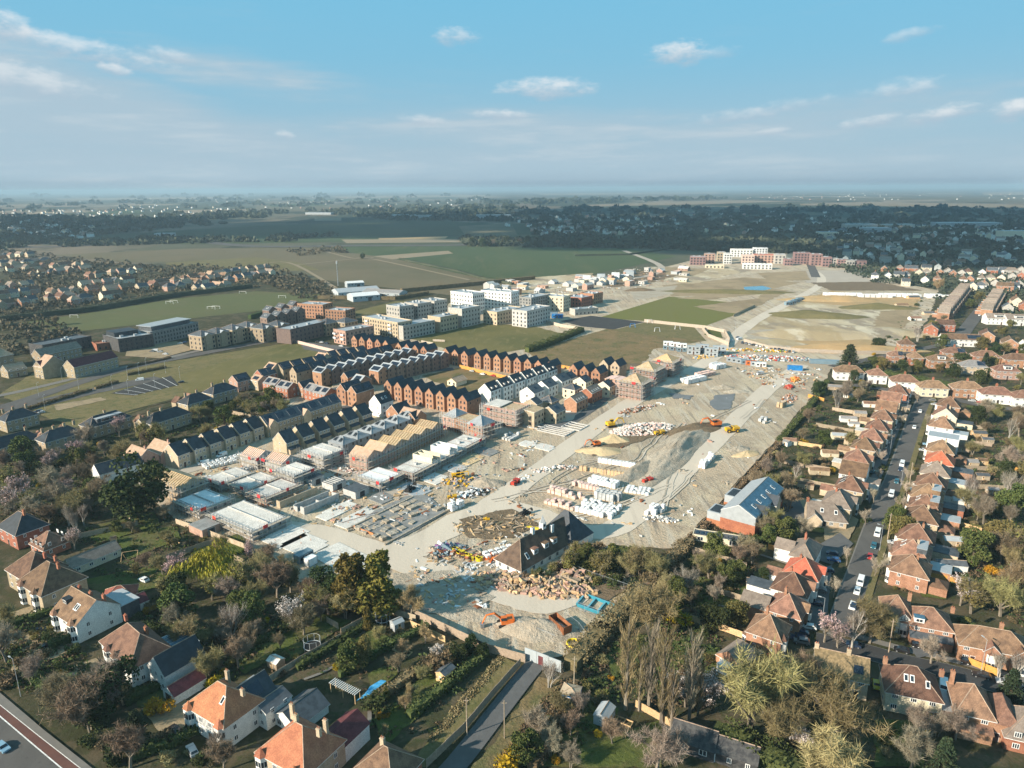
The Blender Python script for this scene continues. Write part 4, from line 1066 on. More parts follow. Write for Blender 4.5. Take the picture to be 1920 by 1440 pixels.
ribbon('haul_road',[(930,944),(1000,962),(1060,985),(1105,998),(1150,992),(1195,962),(1245,916),(1310,854),(1375,793),(1440,729),(1490,694),(1500,684)],9.0,.02,'haul_road',amp=.35)
ribbon('haul_road',[(735,1042),(800,1012),(880,968),(935,936),(1010,882),(1110,806),(1200,745),(1330,676),(1400,612),(1465,575),(1530,540),(1540,520),(1520,505)],[11,11,12,14,12,11,11,11,12,12,10,9,9]*1+[9]*200,.03,'haul_road',amp=.4)
ribbon('haul_road',[(520,990),(600,1002),(670,1022),(735,1044),(800,1068),(880,1090),(960,1116),(1020,1130),(1075,1110),(1100,1085)],10,.025,'haul_road',amp=.35)
ribbon('site_road',[(640,930),(720,905),(800,868),(870,838),(950,800),(1000,772)],7.5,.028,'site_road',amp=.3)
ribbon('site_road',[(560,862),(640,890),(720,915),(800,945)],7,.024,'site_road',amp=.3)
ribbon('site_road',[(320,890),(420,862),(480,845)],7,.024,'site_road',amp=.3)
ribbon('site_road',[(600,775),(680,760),(740,765),(770,775)],7,.02,'paving_grey')
ribbon('site_road',[(560,742),(640,728),(760,700),(850,692)],7,.02,'paving_grey')
ribbon('site_road',[(990,790),(1040,800),(1090,775),(1130,745)],8,.02,'paving_grey')
ribbon('site_road',[(1000,735),(1060,705),(1110,690)],6,.02,'paving_grey')
ribbon('site_road',[(1170,470),(1240,500),(1200,520),(1060,530),(920,545)],9,.05,'site_road')
ribbon('site_road',[(1480,432),(1500,455),(1530,520)],10,.05,'asphalt')
ribbon('track',[(500,493),(555,497),(660,560)],5,.1,'plough_light')
ribbon('track',[(555,497),(680,484),(700,484)],5,.1,'plough_light');ribbon('track',[(605,470),(660,484),(700,486),(880,525)],5,.1,'plough_light')
ribbon('motorway',[(-100,466),(120,462),(330,452),(480,462),(640,461),(880,459),(960,449),(1100,448),(1300,450),(1480,462)],30,.15,'asphalt')

ribbon('road',[(-200,812),(0,765),(140,720),(240,690),(330,672),(420,655),(520,636),(560,628)],9,.03,'asphalt')
ribbon('path',[(-200,775),(0,742),(180,700),(300,674),(430,645),(520,628)],5,.03,'pavement')
S('car_park',[(208,738),(320,705),(335,722),(250,742)],.05,'asphalt_dark')
S('road',[(0,762),(80,748),(200,722),(290,706),(310,712),(180,738),(60,768),(10,780)],.04,'asphalt')
for k in range(6):
    t=k/5
    ribbon('bay_marking',[(216+88*t,737-29*t),(258+74*t,741-17*t)],.25,.06,'line_paint',smooth=False)
S('concrete_ground',[(100,760),(190,745),(200,750),(110,770)],.03,'gravel',2,.6)
for dy in (0,10):ribbon('track',[(130,808+dy),(230,775+dy),(330,748+dy),(420,724+dy)],2.5,.02,'garden_ground',amp=.3)
S('court',[(240,650),(330,640),(365,655),(300,672),(235,668)],.03,'gravel')
S('court',[(560,640),(650,650),(690,660),(640,668),(570,655)],.03,'paving_grey')

def strip(name,a,b,z,m):S(name,a+b[::-1],z,m)
e0=[(-260,1110),(0,1300),(80,1368),(190,1455),(300,1540)];e1=[(-260,1130),(0,1322),(75,1382),(165,1452),(270,1535)];e2=[(-260,1152),(0,1344),(60,1395),(128,1452),(230,1540)]
strip('pavement',e0,e1,.10,'pavement');strip('cycle_lane',e1,e2,.02,'asphalt_red')
strip('road',e2,[(-260,1600),(0,1700),(60,1700),(128,1700),(230,1700)],.015,'asphalt')
ribbon('lane_marking',e1[:4],.22,.03,'line_paint',smooth=False);ribbon('lane_marking',e2[:4],.22,.034,'line_paint',smooth=False)

ST=[(1572,1190),(1592,1130),(1612,1072),(1648,970),(1681,890),(1714,795),(1735,744),(1745,722)]
ribbon('road',ST,5.6,.03,'asphalt');kerbs(ST,5.8)
ribbon('verge',[(x-(20-i*1.6),y) for i,(x,y) in enumerate(ST)],2.2,.02,'pavement');ribbon('verge',[(x+(22-i*1.9),y) for i,(x,y) in enumerate(ST)],4.5,.02,'rough_grass')
CS=[(1530,1200),(1600,1216),(1700,1243),(1800,1266),(1920,1300),(2060,1345)]
ribbon('road',CS,5.6,.034,'asphalt_dark');kerbs(CS,5.8);ribbon('pavement',[(x,y-24) for x,y in CS],2.0,.02,'pavement')
ribbon('road',[(1735,744),(1690,735),(1600,722)],6,.026,'asphalt');ribbon('road',[(1745,735),(1830,758),(1960,775)],6,.026,'asphalt')
FS=[(1798,636),(1815,612),(1832,590),(1850,566),(1862,548)]
ribbon('road',FS,9,.03,'asphalt')
ribbon('road',[(1560,688),(1700,660),(1800,640)],6,.02,'asphalt')

LN=[(790,1500),(850,1440),(925,1345),(990,1262),(1010,1240)]
ribbon('lane',LN,[4.4]*30,.02,'paving_grey');
S('rough_grass',[(830,1500),(905,1420),(1010,1270),(1060,1275),(1000,1350),(930,1440),(880,1500)],.0,'weed_field',2,.5)
S('field',[(800,1395),(850,1330),(905,1268),(935,1228),(970,1245),(925,1300),(860,1370),(800,1440),(770,1440)],.0,'rough_grass',2,.4)

for p in [[(490,1195),(600,1150),(660,1165),(600,1205),(540,1240),(480,1245)],[(640,1215),(700,1180),(745,1200),(700,1240),(650,1255)],[(690,1265),(740,1240),(745,1265),(700,1300)],[(745,1310),(800,1260),(830,1270),(780,1320)],[(700,1350),(780,1300),(800,1330),(720,1400)],
          [(1030,1310),(1110,1290),(1160,1330),(1130,1440),(1010,1440)],[(1130,1220),(1200,1190),(1350,1215),(1330,1290),(1230,1260),(1150,1270)],[(1150,1380),(1240,1350),(1240,1440),(1120,1440)],[(1300,1080),(1400,1100),(1390,1160),(1300,1130)],[(1290,1035),(1350,1050),(1460,1090),(1420,1110),(1300,1060)],
          [(160,990),(290,960),(300,985),(180,1020)],[(220,1010),(330,985),(340,1010),(240,1050)],[(150,1090),(290,1060),(330,1090),(210,1130)],[(250,1290),(330,1270),(330,1310),(260,1330)],[(1720,1095),(1770,1100),(1775,1125),(1730,1120)],[(1570,985),(1480,965),(1455,985),(1540,1000)],
          [(1810,760),(1860,765),(1850,775),(1815,772)],[(1700,1190),(1760,1180),(1770,1215),(1710,1220)],[(1640,1350),(1740,1350),(1730,1440),(1640,1440)],[(360,1030),(450,1000),(470,1030),(380,1060)],[(560,1120),(640,1090),(680,1120),(600,1150)],[(430,1230),(500,1200),(520,1230),(460,1265)]]:
    S('lawn',p,.01,'lawn',1.5,.3)
for i,p in enumerate([[(265,1330),(345,1310),(395,1370),(320,1400)],[(1455,940),(1545,935),(1610,975),(1590,1015),(1480,960)],[(30,1200),(110,1170),(160,1195),(120,1230),(20,1260)],[(110,1260),(180,1235),(210,1265),(150,1290)],[(225,1310),(280,1290),(275,1305),(230,1325)],[(20,1150),(80,1130),(95,1150),(25,1180)],[(1545,975),(1575,970),(1600,985),(1570,1030),(1545,1012)]]):
    S('driveway',p,.016,'gravel',1.2,.15)
for p in [[(1495,1085),(1560,1060),(1550,1170),(1480,1200)],[(1500,1040),(1575,1000),(1600,1020),(1560,1060)],[(1455,945),(1500,940),(1520,985),(1470,985)],[(1625,930),(1640,870),(1700,730),(1712,735),(1655,890),(1630,945)],[(1705,1215),(1740,1200),(1760,1225),(1720,1235)]]:
    S('driveway',p,.018,'paving_grey',1.5,.1)
ribbon('path',[(1340,1012),(1400,1032),(1460,1052),(1490,1062)],1.0,.03,'pavement');ribbon('path',[(570,1275),(605,1262),(630,1248)],.7,.03,'pavement');ribbon('path',[(665,1380),(690,1360),(693,1335)],.8,.03,'pavement')

for p,m in [([(1255,738),(1300,742),(1292,750),(1262,748)],'wet_mud'),([(1340,742),(1378,738),(1370,768),(1345,770),(1330,760)],'wet_mud'),([(735,1075),(850,1070),(880,1090),(930,1120),(860,1165),(800,1150),(740,1130)],'heap_grey'),([(545,835),(660,870),(700,890),(640,915),(540,890)],'site_road'),
             ([(860,975),(960,955),(1010,985),(960,1010),(880,1010)],'heap_brown'),([(1195,1100),(1130,1130),(1100,1110),(1090,1090),(1130,1080)],'heap_brown'),([(1150,812),(1290,800),(1340,790),(1330,805),(1240,815),(1130,850),(1110,856)],'heap_brown'),([(1060,745),(1130,735),(1120,745),(1070,790),(1040,795)],'site_road')]:
    S('site_patch',p,.012,m,2,.7)
# ================================================================ BUILDINGS
ORD=['first','second','third','fourth','fifth','sixth','seventh','eighth','ninth','tenth','eleventh','twelfth','thirteenth','fourteenth','fifteenth','sixteenth']
def T(h,label,cat='house',group=None):tag(h.o,label,cat,group);return h
def A(h,phrase,cat='house',group=None,px=None):auto(h.o,phrase,cat,group,px or proj(h.p));return h
def gable_row(p0,p1,n,what,L=10.5,Wd=5.0,H=7.4,wall='brick_orange',roof='slate',pitch=47,fl=3,group=None,solar=False,panes=1):
    for i,x,y in row(p0,p1,n):
        h=House(x,y,L,Wd,H,55,'terrace_house',(-1,0),wall,'gg',pitch,roof,.15,fascia='slate',ridge='slate')
        h.wins('W',2,fl,.85,1.2,.8,2.5,skip=((0,0),),panes=panes,dark=True,span=Wd*.82);h.door('W',-Wd*.22);h.wins('S',2,1,.7,1.0,H-2.0,dark=True,panes=1)
        if solar:h.solar('S',-L*.3,L*.3)
        T(h,f'{ORD[i]} house from left in the {what}','house',group or what)
gable_row((728,749),(868,780),8,'eight house orange brick gable row by the building site')
gable_row((665,657),(724,667),5,'orange brick gable row beside the cream flats',L=10,Wd=4.8)
gable_row((748,672),(795,679),4,'four house orange gable row below the olive field',L=10,Wd=4.8)
gable_row((836,683),(871,689),3,'three house orange gable row below the olive field',L=10,Wd=4.8)
gable_row((895,691),(1029,711),8,'long orange gable row behind the yellow fence',L=9,Wd=4.8)
gable_row((1074,717),(1116,725),3,'three house orange gable row near the timber roofed flats',L=9,Wd=5.2)
gable_row((1131,708),(1152,711),2,'pair of tall cream gables by the brown field',L=9,Wd=5.4,wall='brick_buff')
for nm,a,b,n in (('back row of zinc edged brown brick houses',(596,724),(757,685),10),('front row of zinc edged brown brick houses',(702,721),(818,691),8)):
    for i,x,y in row(a,b,n):
        h=House(x,y,7.0,7.6,7.6,-35,'terrace_house',(0,-1),'brick_orange' if i==0 else 'brick_brown','gg',28,'zinc',.15,fascia='zinc',ridge='zinc')
        h.slope('S',-2.7,2.7,.12,.8,'solar','solar_panel',.06);h.wins('E',2,3,.8,1.2,.9,2.5,dark=True,panes=1)
        if i==0:h.wins('S',1,2,.8,1.2,1.2,3.4,dark=True,panes=1)
        else:h.wins('S',1,3,.8,1.2,.9,2.5,dark=True,panes=1)
        T(h,f'{ORD[i]} house from left in the {nm}','house',nm)
for nm,a,b,n in (('dark roofed yellow brick terrace left of the zinc roofs',(534,711),(599,698),4),('dark roofed yellow brick terrace behind the zinc roofs',(623,688),(676,679),4)):
    for i,x,y in row(a,b,n):
        L=(g(*b)-g(*a)).length/(n-1)-.01
        h=House(x,y,round(L,2),8,6.6,55,'terrace_house',(0,0),'brick_yellow','gg',38,'slate',.1,fascia='slate',ridge='slate')
        h.solar('S',-L*.38,L*.38);h.wins('S',2,2,.9,1.2,.9,dark=True,panes=1);h.wins('N',2,2,.9,1.2,dark=True,panes=1)
        T(h,f'{ORD[i]} house from left in the {nm}','house',nm)
for i,(x,y) in enumerate(((515,712),(607,692))):
    h=House(x,y,7,7.5,7.0,-35,'terrace_house',(0,0),'brick_buff','gg',35,'tile_buff',.1,fascia='tile_buff');h.slope('S',-2.6,2.6,.15,.75,'solar','solar_panel',.06);h.wins('S',1,2,.8,1.2,dark=True);h.wins('E',2,3,.8,1.1,.9,2.4,dark=True,panes=1)
    T(h,('buff end house with sunlit roof at the field edge, nearer one','buff end house with sunlit roof at the field edge, farther one')[i])
gable_row((551,719),(711,679),7,'yellow brick gable row behind the zinc roofed houses',L=10,Wd=5.6,H=6.4,wall='brick_yellow',pitch=45,fl=2,solar=True)
h=House(499,718,9,7.5,5.2,55,'house',(0,0),'brick_red','gg',38,'slate',.2);h.solar('S',-4,-.4);h.solar('S',.4,4);h.wins('S',3,2,.9,1.1);T(h,'red brick house with dark solar roof at the field corner')
h=House(488,728,7,7,5,-35,'house',(0,0),'brick_buff','gg',32,'tile_buff',.2);h.slope('S',-2,2,.2,.7,'solar','solar_panel');h.wins('S',2,2,.8,1.1);T(h,'buff house with sunlit tiled roof beside the red brick semis')
for i,(x,y,L) in enumerate(((505,738,9.5),(529,745,9.5),(578,750,6),(598,756,9.5))):
    h=House(x,y,L,8,4.9,-35,'semi_detached_house',(0,-1),'brick_red','gg',33,'tile_grey',.15,fascia='tile_grey');
    h.solar('S',-L*.42,-L*.08,.2,.8)
    if L>7:h.solar('S',L*.08,L*.42,.3,.85)
    h.wins('S',4 if L>7 else 2,2,.85,1.1,.8,2.5);h.wins('E',1,2,.8,1.0);T(h,f'red brick house with grey solar roof, {ORD[i]} from the left in its row','house','red brick houses with grey solar roofs')
h=House(563,744,8,5.5,5,55,'house',(-1,0),'brick_orange','gg',45,'slate',.15);h.wins('W',2,2,.8,1.1);T(h,'small orange brick gable house between the grey solar roofs')
for i,(x,y) in enumerate(((641,758),(661,763))):
    h=House(x,y,11.5,6.2,7.2,55,'house',(-1,0),'brick_orange','gg',45,'slate',.15);h.wins('W',2,3,.85,1.2,.8,2.5,dark=True);h.solar('S',-4.5,-1);h.solar('S',1,4.5);T(h,('left','right')[i]+' house of the tall orange brick pair beside the grey solar roofs')
h=House(647,731,9,5,6.8,55,'house',(-1,0),'brick_orange','gg',45,'slate',.15);h.wins('W',2,2,.85,1.2,1.5,dark=True);T(h,'orange brick gable house standing behind the tall brick pair')
h=House(666,736,6.5,9,5.6,-35,'house',(0,-1),'brick_orange','gg',32,'zinc',.15);h.solar('S',-2,2);h.wins('S',2,2,.85,1.2,dark=True);T(h,'orange brick house with pale zinc roof behind the tall brick pair')

def faced_row(p0,p1,n,what,Wd,H,wall,roof,rot=57,solar=False,pitch=40,link=True,wing=(),group=None):
    a,b=g(*p0),g(*p1);tot=(b-a).length;L=round(tot/n,2)
    for i in range(n):
        q=proj(a.lerp(b,(i+.5)/n));main=round(L*(.72 if link else .985),2)
        h=House(q[0],q[1],main,Wd,H,math.degrees(math.atan2(b.y-a.y,b.x-a.x)),'terrace_house',(0,-1),wall,'gg',pitch,roof,.12,fascia='fascia',ridge=roof)
        h.wins('S',3,2,.9,1.15,.8,skip=((0,1),));h.door('S',0);h.wins('W',1,1,.6,.9,H-1.6)
        if link:h.ext_(main/2+.002,L-main/2-.02,-Wd/2+.9,Wd/2-.9,H-.5,'gx',rise=(Wd/2-.9)*math.tan(R(pitch)),name='link_wing')
        if solar:h.solar('S',-main*.36,main*.3,.25,.85)
        if i in wing:h.gablet('S',0,4.2,.8,H-.1,'brick_buff',45,roofm='tile_buff')
        T(h,f'{ORD[i]} house from left in the {what}','house',group or what)
faced_row((332,882),(500,820),6,'stepped slate terrace behind the materials bags',9,5.3,'brick_buff','slate')
faced_row((503,821),(642,774),7,'yellow brick solar terrace above the stepped houses',8,5.4,'brick_yellow','slate_mid',solar=True,link=False,wing=(0,3))
for i,x,y in row((526,850),(668,797),6):
    h=House(x,y,5.9,8.4,5.0,55,'terrace_house',(-1,0),'brick_buff','gg',42,'slate',.15,ridge='slate');h.wins('S',3,2,.9,1.1);h.wins('W',1,2,.7,1.0);h.ext_(-2.4,2.4,-5.6,-4.21,2.4,'lean',rise=.8);h.door('N',1)
    T(h,f'{ORD[i]} buff slate roofed house from the left beside the grey wrapped houses','house','buff slate roofed houses')
for i,x,y in row((643,846),(766,797),6):
    h=House(x,y,8.6,7.0,4.4,-35,'unfinished_house',(0,0),'membrane_grey','hh',30,'membrane_grey',.1,fascia='membrane_grey',ridge='membrane_grey')
    h.wins('E',2,2,.9,1.1,.7,2.3,dark=True,panes=1);h.wins('S',2,1,.8,1.0,2.6,dark=True,panes=1)
    for k in (-1.6,1.4):h.slope('S',k-.9,k+.9,.25,.8,'slate_mid','skylight',.06,'membrane_grey')
    T(h,f'{ORD[i]} grey wrapped unfinished house from the left in its row','unfinished house','grey wrapped unfinished houses')

a,b=g(690,886),g(832,818);tot=(b-a).length;n=6;step=tot/n;rotj=math.degrees(math.atan2(b.y-a.y,b.x-a.x))
hs=[]
for i in range(n):
    q=proj(a.lerp(b,(i+.5)/n));pk=i<2
    h=House(q[0],q[1],9.0,round(step-.05,2),5.4,rotj-90,'unfinished_house',(1,0),'brick_yellow' if not pk else 'brick_pink','gg',30 if pk else 24,'tile_buff' if pk else 'osb',.15,fascia='timber',ridge='timber')
    h.wins('E',3,2,1.0,1.2,.9,2.6,dark=True,panes=1)
    if not pk:
        for k in range(7):h.slope('S',-4.2+k*1.25,-4.08+k*1.25,.02,.98,'timber','rafter',.2)
    else:h.wins('S',2,2,.8,1.1,dark=True)
    T(h,f'{ORD[i]} unit from left of the long scaffolded terrace with timber roofs','unfinished house','scaffolded terrace units');hs.append(h)
m=House(*proj((a+b)/2),1,1,1,rotj,'tmp',(0,0));bpy.data.objects.remove(m.w);bpy.data.objects.remove(m.r);bpy.data.objects.remove(m.o);OCC.pop()
class Fr:pass
def frame_at(p0,p1,back):
    "local frame for a scaffold: x along p0->p1, facade on -y"
    a,b=g(*p0),g(*p1);f=Fr();d=(b-a);f.a=math.atan2(d.y,d.x);n=Vector((-d.y,d.x,0)).normalized();f.p=(a+b)/2+n*back/2;f.L=d.length;f.B=back;return f
f=frame_at((690,886),(832,818),9);scaffold(f,-f.L/2,f.L/2,-f.B/2,f.B/2,'SW',5.6,'scaffolding along the shaded front of the long timber roofed terrace',(2.0,4.2),panels=2)

a,b=g(775,903),g(903,836);d=(b-a);n=8;rk=math.degrees(math.atan2(d.y,d.x));st=d.length/n
for i in range(n):
    q=proj(a.lerp(b,(i+.5)/n));shell=i in (2,4)
    h=House(q[0],q[1],round(st-.04,2),9,3.0 if not shell else 2.7,rk,'unfinished_house',(0,-1),'block' if i%3 else 'brick_pink',flat=True,roof='slab_pale',par=.14)
    h.wins('S',2,1,1.1,1.3,.8,dark=True,panes=1)
    if shell:
        for (x0,y0,x1,y1) in ((-st/2+.05,-4.5,-st/2+.3,4.5),(st/2-.35,-4.5,st/2-.1,4.5),(-st/2+.32,4.2,st/2-.4,4.5),(-.1,-3,.1,4.1)):
            mb=MB();mb.box(x0,y0,2.9,x1,y1,5.3);mb.build('block_wall','render_cream' if i==2 else 'render_white',h.o)
    elif i in (1,6,7):
        mb=MB();mb.box(-1.5,-.5,3.13,-.2,.6,3.9);mb.build('block_stack','block',h.o)
    T(h,f'{ORD[i]} unit from left of the pale decked terrace beside the site road','unfinished house','pale decked terrace units')
f=frame_at((775,903),(903,836),9);scaffold(f,-f.L/2,f.L/2,-f.B/2,f.B/2,'SWE',3.2,'low scaffolding around the pale decked terrace by the road',(1.6,3.0),panels=4)

for i,(x,y,L,rf,H) in enumerate(((843,806,7.5,'membrane_grey',5.6),(866,814,8,'osb',6.0),(890,823,8,'membrane_grey',6.2))):
    h=House(x,y,L,9,H,-35,'unfinished_house',(0,-1),'brick_orange' if i else 'brick_pink',flat=(i==1),ends='hh',pitch=34,roof=rf,over=.1,par=.3,fascia='block',ridge='block');h.wins('S',3,2,.9,1.2,dark=True,panes=1);h.wins('E',3,2,.9,1.2,dark=True,panes=1)
    T(h,('left','middle','right')[i]+' part of the scaffolded brick block closing the terrace end','unfinished house','scaffolded brick end block')
f=frame_at((832,801),(905,828),9);scaffold(f,-f.L/2,f.L/2,-f.B/2,f.B/2,'SE',6.3,'scaffolding on the sunlit brick block at the terrace end',(2.0,4.2,6.0),panels=3)
h=House(936,797,17,11,7.4,-33,'unfinished_flats',(0,-1),'brick_pink',flat=True,roof='osb',par=.5);h.wins('S',6,3,1,1.3,.8,2.5,dark=True,panes=1);h.wins('E',4,3,1,1.3,.8,2.5,dark=True,panes=1)
mb=MB();mb.ext([(-8,-5),(0,-5),(0,5),(-8,5)],7.9,8.2);mb.build('deck','slab_pale',h.o)
T(h,'large scaffolded pink brick block left of the cream houses','unfinished flats');scaffold(h,-8.5,8.5,-5.5,5.5,'SEW',7.8,'scaffolding round the pink brick block left of the cream houses',(2,4.2,6.4),panels=3)
h=House(980,797,8,12,6.8,55,'unfinished_house',(-1,0),'brick_buff','gg',5,'osb',.2);h.wins('W',3,2,.9,1.2,dark=True);h.wins('S',3,2,.9,1.2,dark=True);T(h,'buff brick block with flat timber top beside the pink block','unfinished house')
h=House(1000,778,5,7,6.2,55,'house',(0,0),'brick_buff','gg',30,'slate',.2);h.wins('S',2,2,.8,1.2);T(h,'narrow buff house with slate roof behind the flat timber top')

for i,x,y in row((909,761),(1018,722),6):
    h=House(x,y,8.3,7.5,7.6,55,'terrace_house',(-1,0),'render_white','gg',42,'slate',.02,ridge='slate');h.wins('S',3,3,.85,1.3,.7,2.5,dark=True,panes=1);h.dormer('S',-1.8,1.1,.2,1.0,'fascia','slate');h.dormer('S',1.8,1.1,.2,1.0,'fascia','slate')
    T(h,f'{ORD[i]} house from the left in the tall white slate roofed terrace','house','tall white terrace')
for i,x,y in row((988,757),(1040,734),3):
    h=House(x,y,9,8.5,5.6,55,'house',(-1,0),'render_white','gg',33,'slate_mid',.08);h.wins('W',1,2,.8,1.0,1.0,2.5,dark=True);h.wins('S',3,2,.8,1.2,dark=True);h.slope('S',-.8,.8,.4,.7,'solar','solar_panel');T(h,f'{ORD[i]} white house from the left in front of the white terrace','house','white houses in front of the terrace')
for (x,y,L,Wd,H,wl,en,rf,lb) in [(1022,772,6.5,7,5.0,'brick_buff','hh','slate_mid','cream hipped house beside the front white house'),(1066,748,7,7,5.0,'render_cream','hh','slate_mid','cream hipped house behind the long red brick pair'),
        (1058,727,7,7.5,5.2,'render_white','gg','slate','white gabled house below the orange brick gables'),(1086,734,7,7.5,5.2,'render_cream','gg','slate','cream gabled house in the middle of the new cluster'),(1130,742,7,7.5,5.0,'render_cream','gg','slate','cream gabled house nearest the scaffolded flats'),
        (1028,792,8,8.2,4.8,'brick_buff','gg','slate_mid','cream gabled house with the walled orange yard in front')]:
    h=House(x,y,L,Wd,H,55,'house',(-1,0),wl,en,32,rf,.12);h.wins('W',2,2,.9,1.1,.8,2.4,dark=True,panes=1);h.wins('S',3,2,.8,1.1,.8,2.4,dark=True,panes=1);h.slope('S',-1.1,1.1,.35,.75,'solar','solar_panel');T(h,lb)
for i,(x,y) in enumerate(((1069,772),(1098,755))):
    h=House(x,y,10.5,6.8,5.0,55,'house',(-1,0),'brick_red' if i else 'brick_orange','gg',34,'tile_greybrown',.08);h.wins('S',4,2,.8,1.0,.8,2.4,dark=True,panes=1)
    for k in (-3,-1,1,3):h.sky('S',k,.3,.6)
    T(h,('near','far')[i]+' house of the long red brick pair facing the bare site')
h=House(704,780,8,7.5,6.2,55,'house',(-1,0),'render_white','gg',45,'slate',.1);h.wins('W',2,2,.8,1.1,1,2.6);h.wins('S',2,2,.8,1.1,dark=True);h.sky('S',-1);h.sky('S',1.2);T(h,'white gabled house left of the orange brick gable row')
h=House(736,792,9,7.5,4.6,55,'house',(-1,0),'brick_orange','gg',42,'slate',.1);h.wins('W',2,2,.8,1.0,.7,2.3);T(h,'low orange brick house beside the white gabled house')
h=House(764,798,10,7,4.4,-35,'house',(0,-1),'brick_orange','gg',36,'tile_buff',.1);h.wins('S',3,2,.8,1.0,.6,2.2);h.gablet('S',3.0,5.0,1.0,4.4,'brick_orange',45,roofm='slate');T(h,'orange brick house with pink roof and dark cross gable')

hs=[]
for i,(x,y,L,Wd,H,en,rf,pt,lb) in enumerate([(1180,748,12,12,8.2,'hh','osb',30,'front hipped timber roofed block of the scaffolded flats'),(1150,738,8,10,7.0,'gg','pallet_pink',6,'low pink decked wing of the scaffolded flats'),(1205,722,13,12,8.2,'hh','osb',28,'middle hipped timber roofed block of the scaffolded flats'),(1240,705,12,12,8.2,'hh','timber',28,'far hipped timber roofed block of the scaffolded flats')]):
    h=House(x,y,L,Wd,H,55,'unfinished_flats',(-1,0),'brick_pink' if i!=2 else 'brick_orange',en,pt,rf,.3,fascia='timber',ridge='timber');h.wins('W',4,3,.9,1.3,.8,2.6,dark=True,panes=1);h.wins('S',4,3,.9,1.3,.8,2.6,dark=True,panes=1);T(h,lb,'unfinished flats','scaffolded timber roofed flats')
    if i!=1:scaffold(h,-L/2,L/2,-Wd/2,Wd/2,'WSE',8.6,'scaffolding round the '+lb.replace(' of the scaffolded flats',''),(2,4.2,6.4,8.2),panels=2)

h=House(313,933,17,9,5.4,-33,'unfinished_house',(0,-1),'brick_buff','gg',24,'osb',.3,fascia='timber',ridge='timber');h.wins('S',5,2,1,1.2,dark=True);h.wins('E',3,2,1,1.2,dark=True)
for k in range(14):h.slope('S',-8+k*1.22,-7.88+k*1.22,.02,.98,'timber','rafter',.18)
T(h,'buff brick house with open timber roof beside the great dark conifer','unfinished house');scaffold(h,-8.5,8.5,-4.5,4.5,'SE',5.6,'scaffolding at the timber roofed house beside the dark conifer',(2,4.2))
for i,(x,y) in enumerate(((468,876),(514,886))):
    h=House(x,y,9,8,4.2,-33,'unfinished_house',(0,-1),'block','gg',26,'pallet_pink',.3,fascia='timber',ridge='timber');h.wins('S',2,1,1,1.2,dark=True)
    for k in range(9):h.slope('S',-4.2+k*1.0,-4.05+k*1.0,.02,.98,'timber','rafter',.16)
    T(h,('left','right')[i]+' block house with pink rafters behind the pale decks','unfinished house');scaffold(h,-4.5,4.5,-4,4,'SE',4.6,'scaffolding at the '+('left','right')[i]+' block house with pink rafters',(2,4.0),panels=1)
DECK=[(383,952,11,13,2.9,'pallet_white','bluish wrapped deck house nearest the dark conifer'),(466,983,12,21,2.9,'slab_pale','wide pale decked house by the garden wall'),(430,905,12,9,2.8,'slab_pale','pale deck house stacked with white bags'),(478,915,12,9,2.8,'slab_pale','pale deck house right of the white bags'),(515,930,13,9,2.9,'concrete','grey deck house with scaffolding along its right side'),(555,902,9,10,4.6,'slab_pale','taller flat decked block house in the middle of the plots'),(607,868,10,12,5.2,'slab_pale','tall flat decked house with red panels before the grey wrapped row'),(712,905,10,11,2.9,'pallet_white','white wrapped deck at the end of the timber roofed terrace')]
for (x,y,L,Wd,H,rf,lb) in DECK:
    h=House(x,y,L,Wd,H,55,'unfinished_house',(0,0),'block' if rf!='concrete' else 'brick_pink',flat=True,roof=rf,par=.16);h.wins('S',3,2 if H>4 else 1,1,1.3,.8,2.4,dark=True,panes=1);h.wins('W',3,2 if H>4 else 1,1,1.3,.8,2.4,dark=True,panes=1)
    for k in range(3):
        mb=MB();xx=-L/2+.6+(L-1.2)*k/2;mb.box(xx-.09,-Wd/2+.5,H+.17,xx+.09,Wd/2-.5,H+.35+.3*(k%2));mb.build('block_course','block',h.o)
    T(h,lb,'unfinished house','part built houses with flat decks');scaffold(h,-L/2,L/2,-Wd/2,Wd/2,'SW',H+.6,'scaffolding round the '+lb.split(' with ')[0].split(' stacked ')[0],(1.5,3.0) if H<4 else (2,4.2),panels=2)
for (x,y,L,Wd,H,rf,lb) in [(588,905,5.5,5,2.5,'slate_mid','small block garage with dark top, leftmost of three'),(627,914,6,5.5,2.5,'slate_mid','small block garage with striped top, middle of three'),(668,927,6,6,2.5,'slate_mid','small block garage with dark top, rightmost of three'),(385,996,6,7,2.4,'concrete_dark','small open block garage beside the garden wall')]:
    h=House(x,y,L,Wd,H,55,'garage',(0,0),'block' if y<950 else 'brick_pink',flat=True,roof=rf,par=.06);h.door('S',0,'frame_dark',2.2,2.0)
    if 'striped' in lb:
        for k in range(5):
            mb=MB();mb.box(-L/2+.4+k*1.15,-Wd/2+.3,H+.13,-L/2+.8+k*1.15,Wd/2-.3,H+.25);mb.build('beam','slab_pale',h.o)
    T(h,lb,'garage','small block garages')
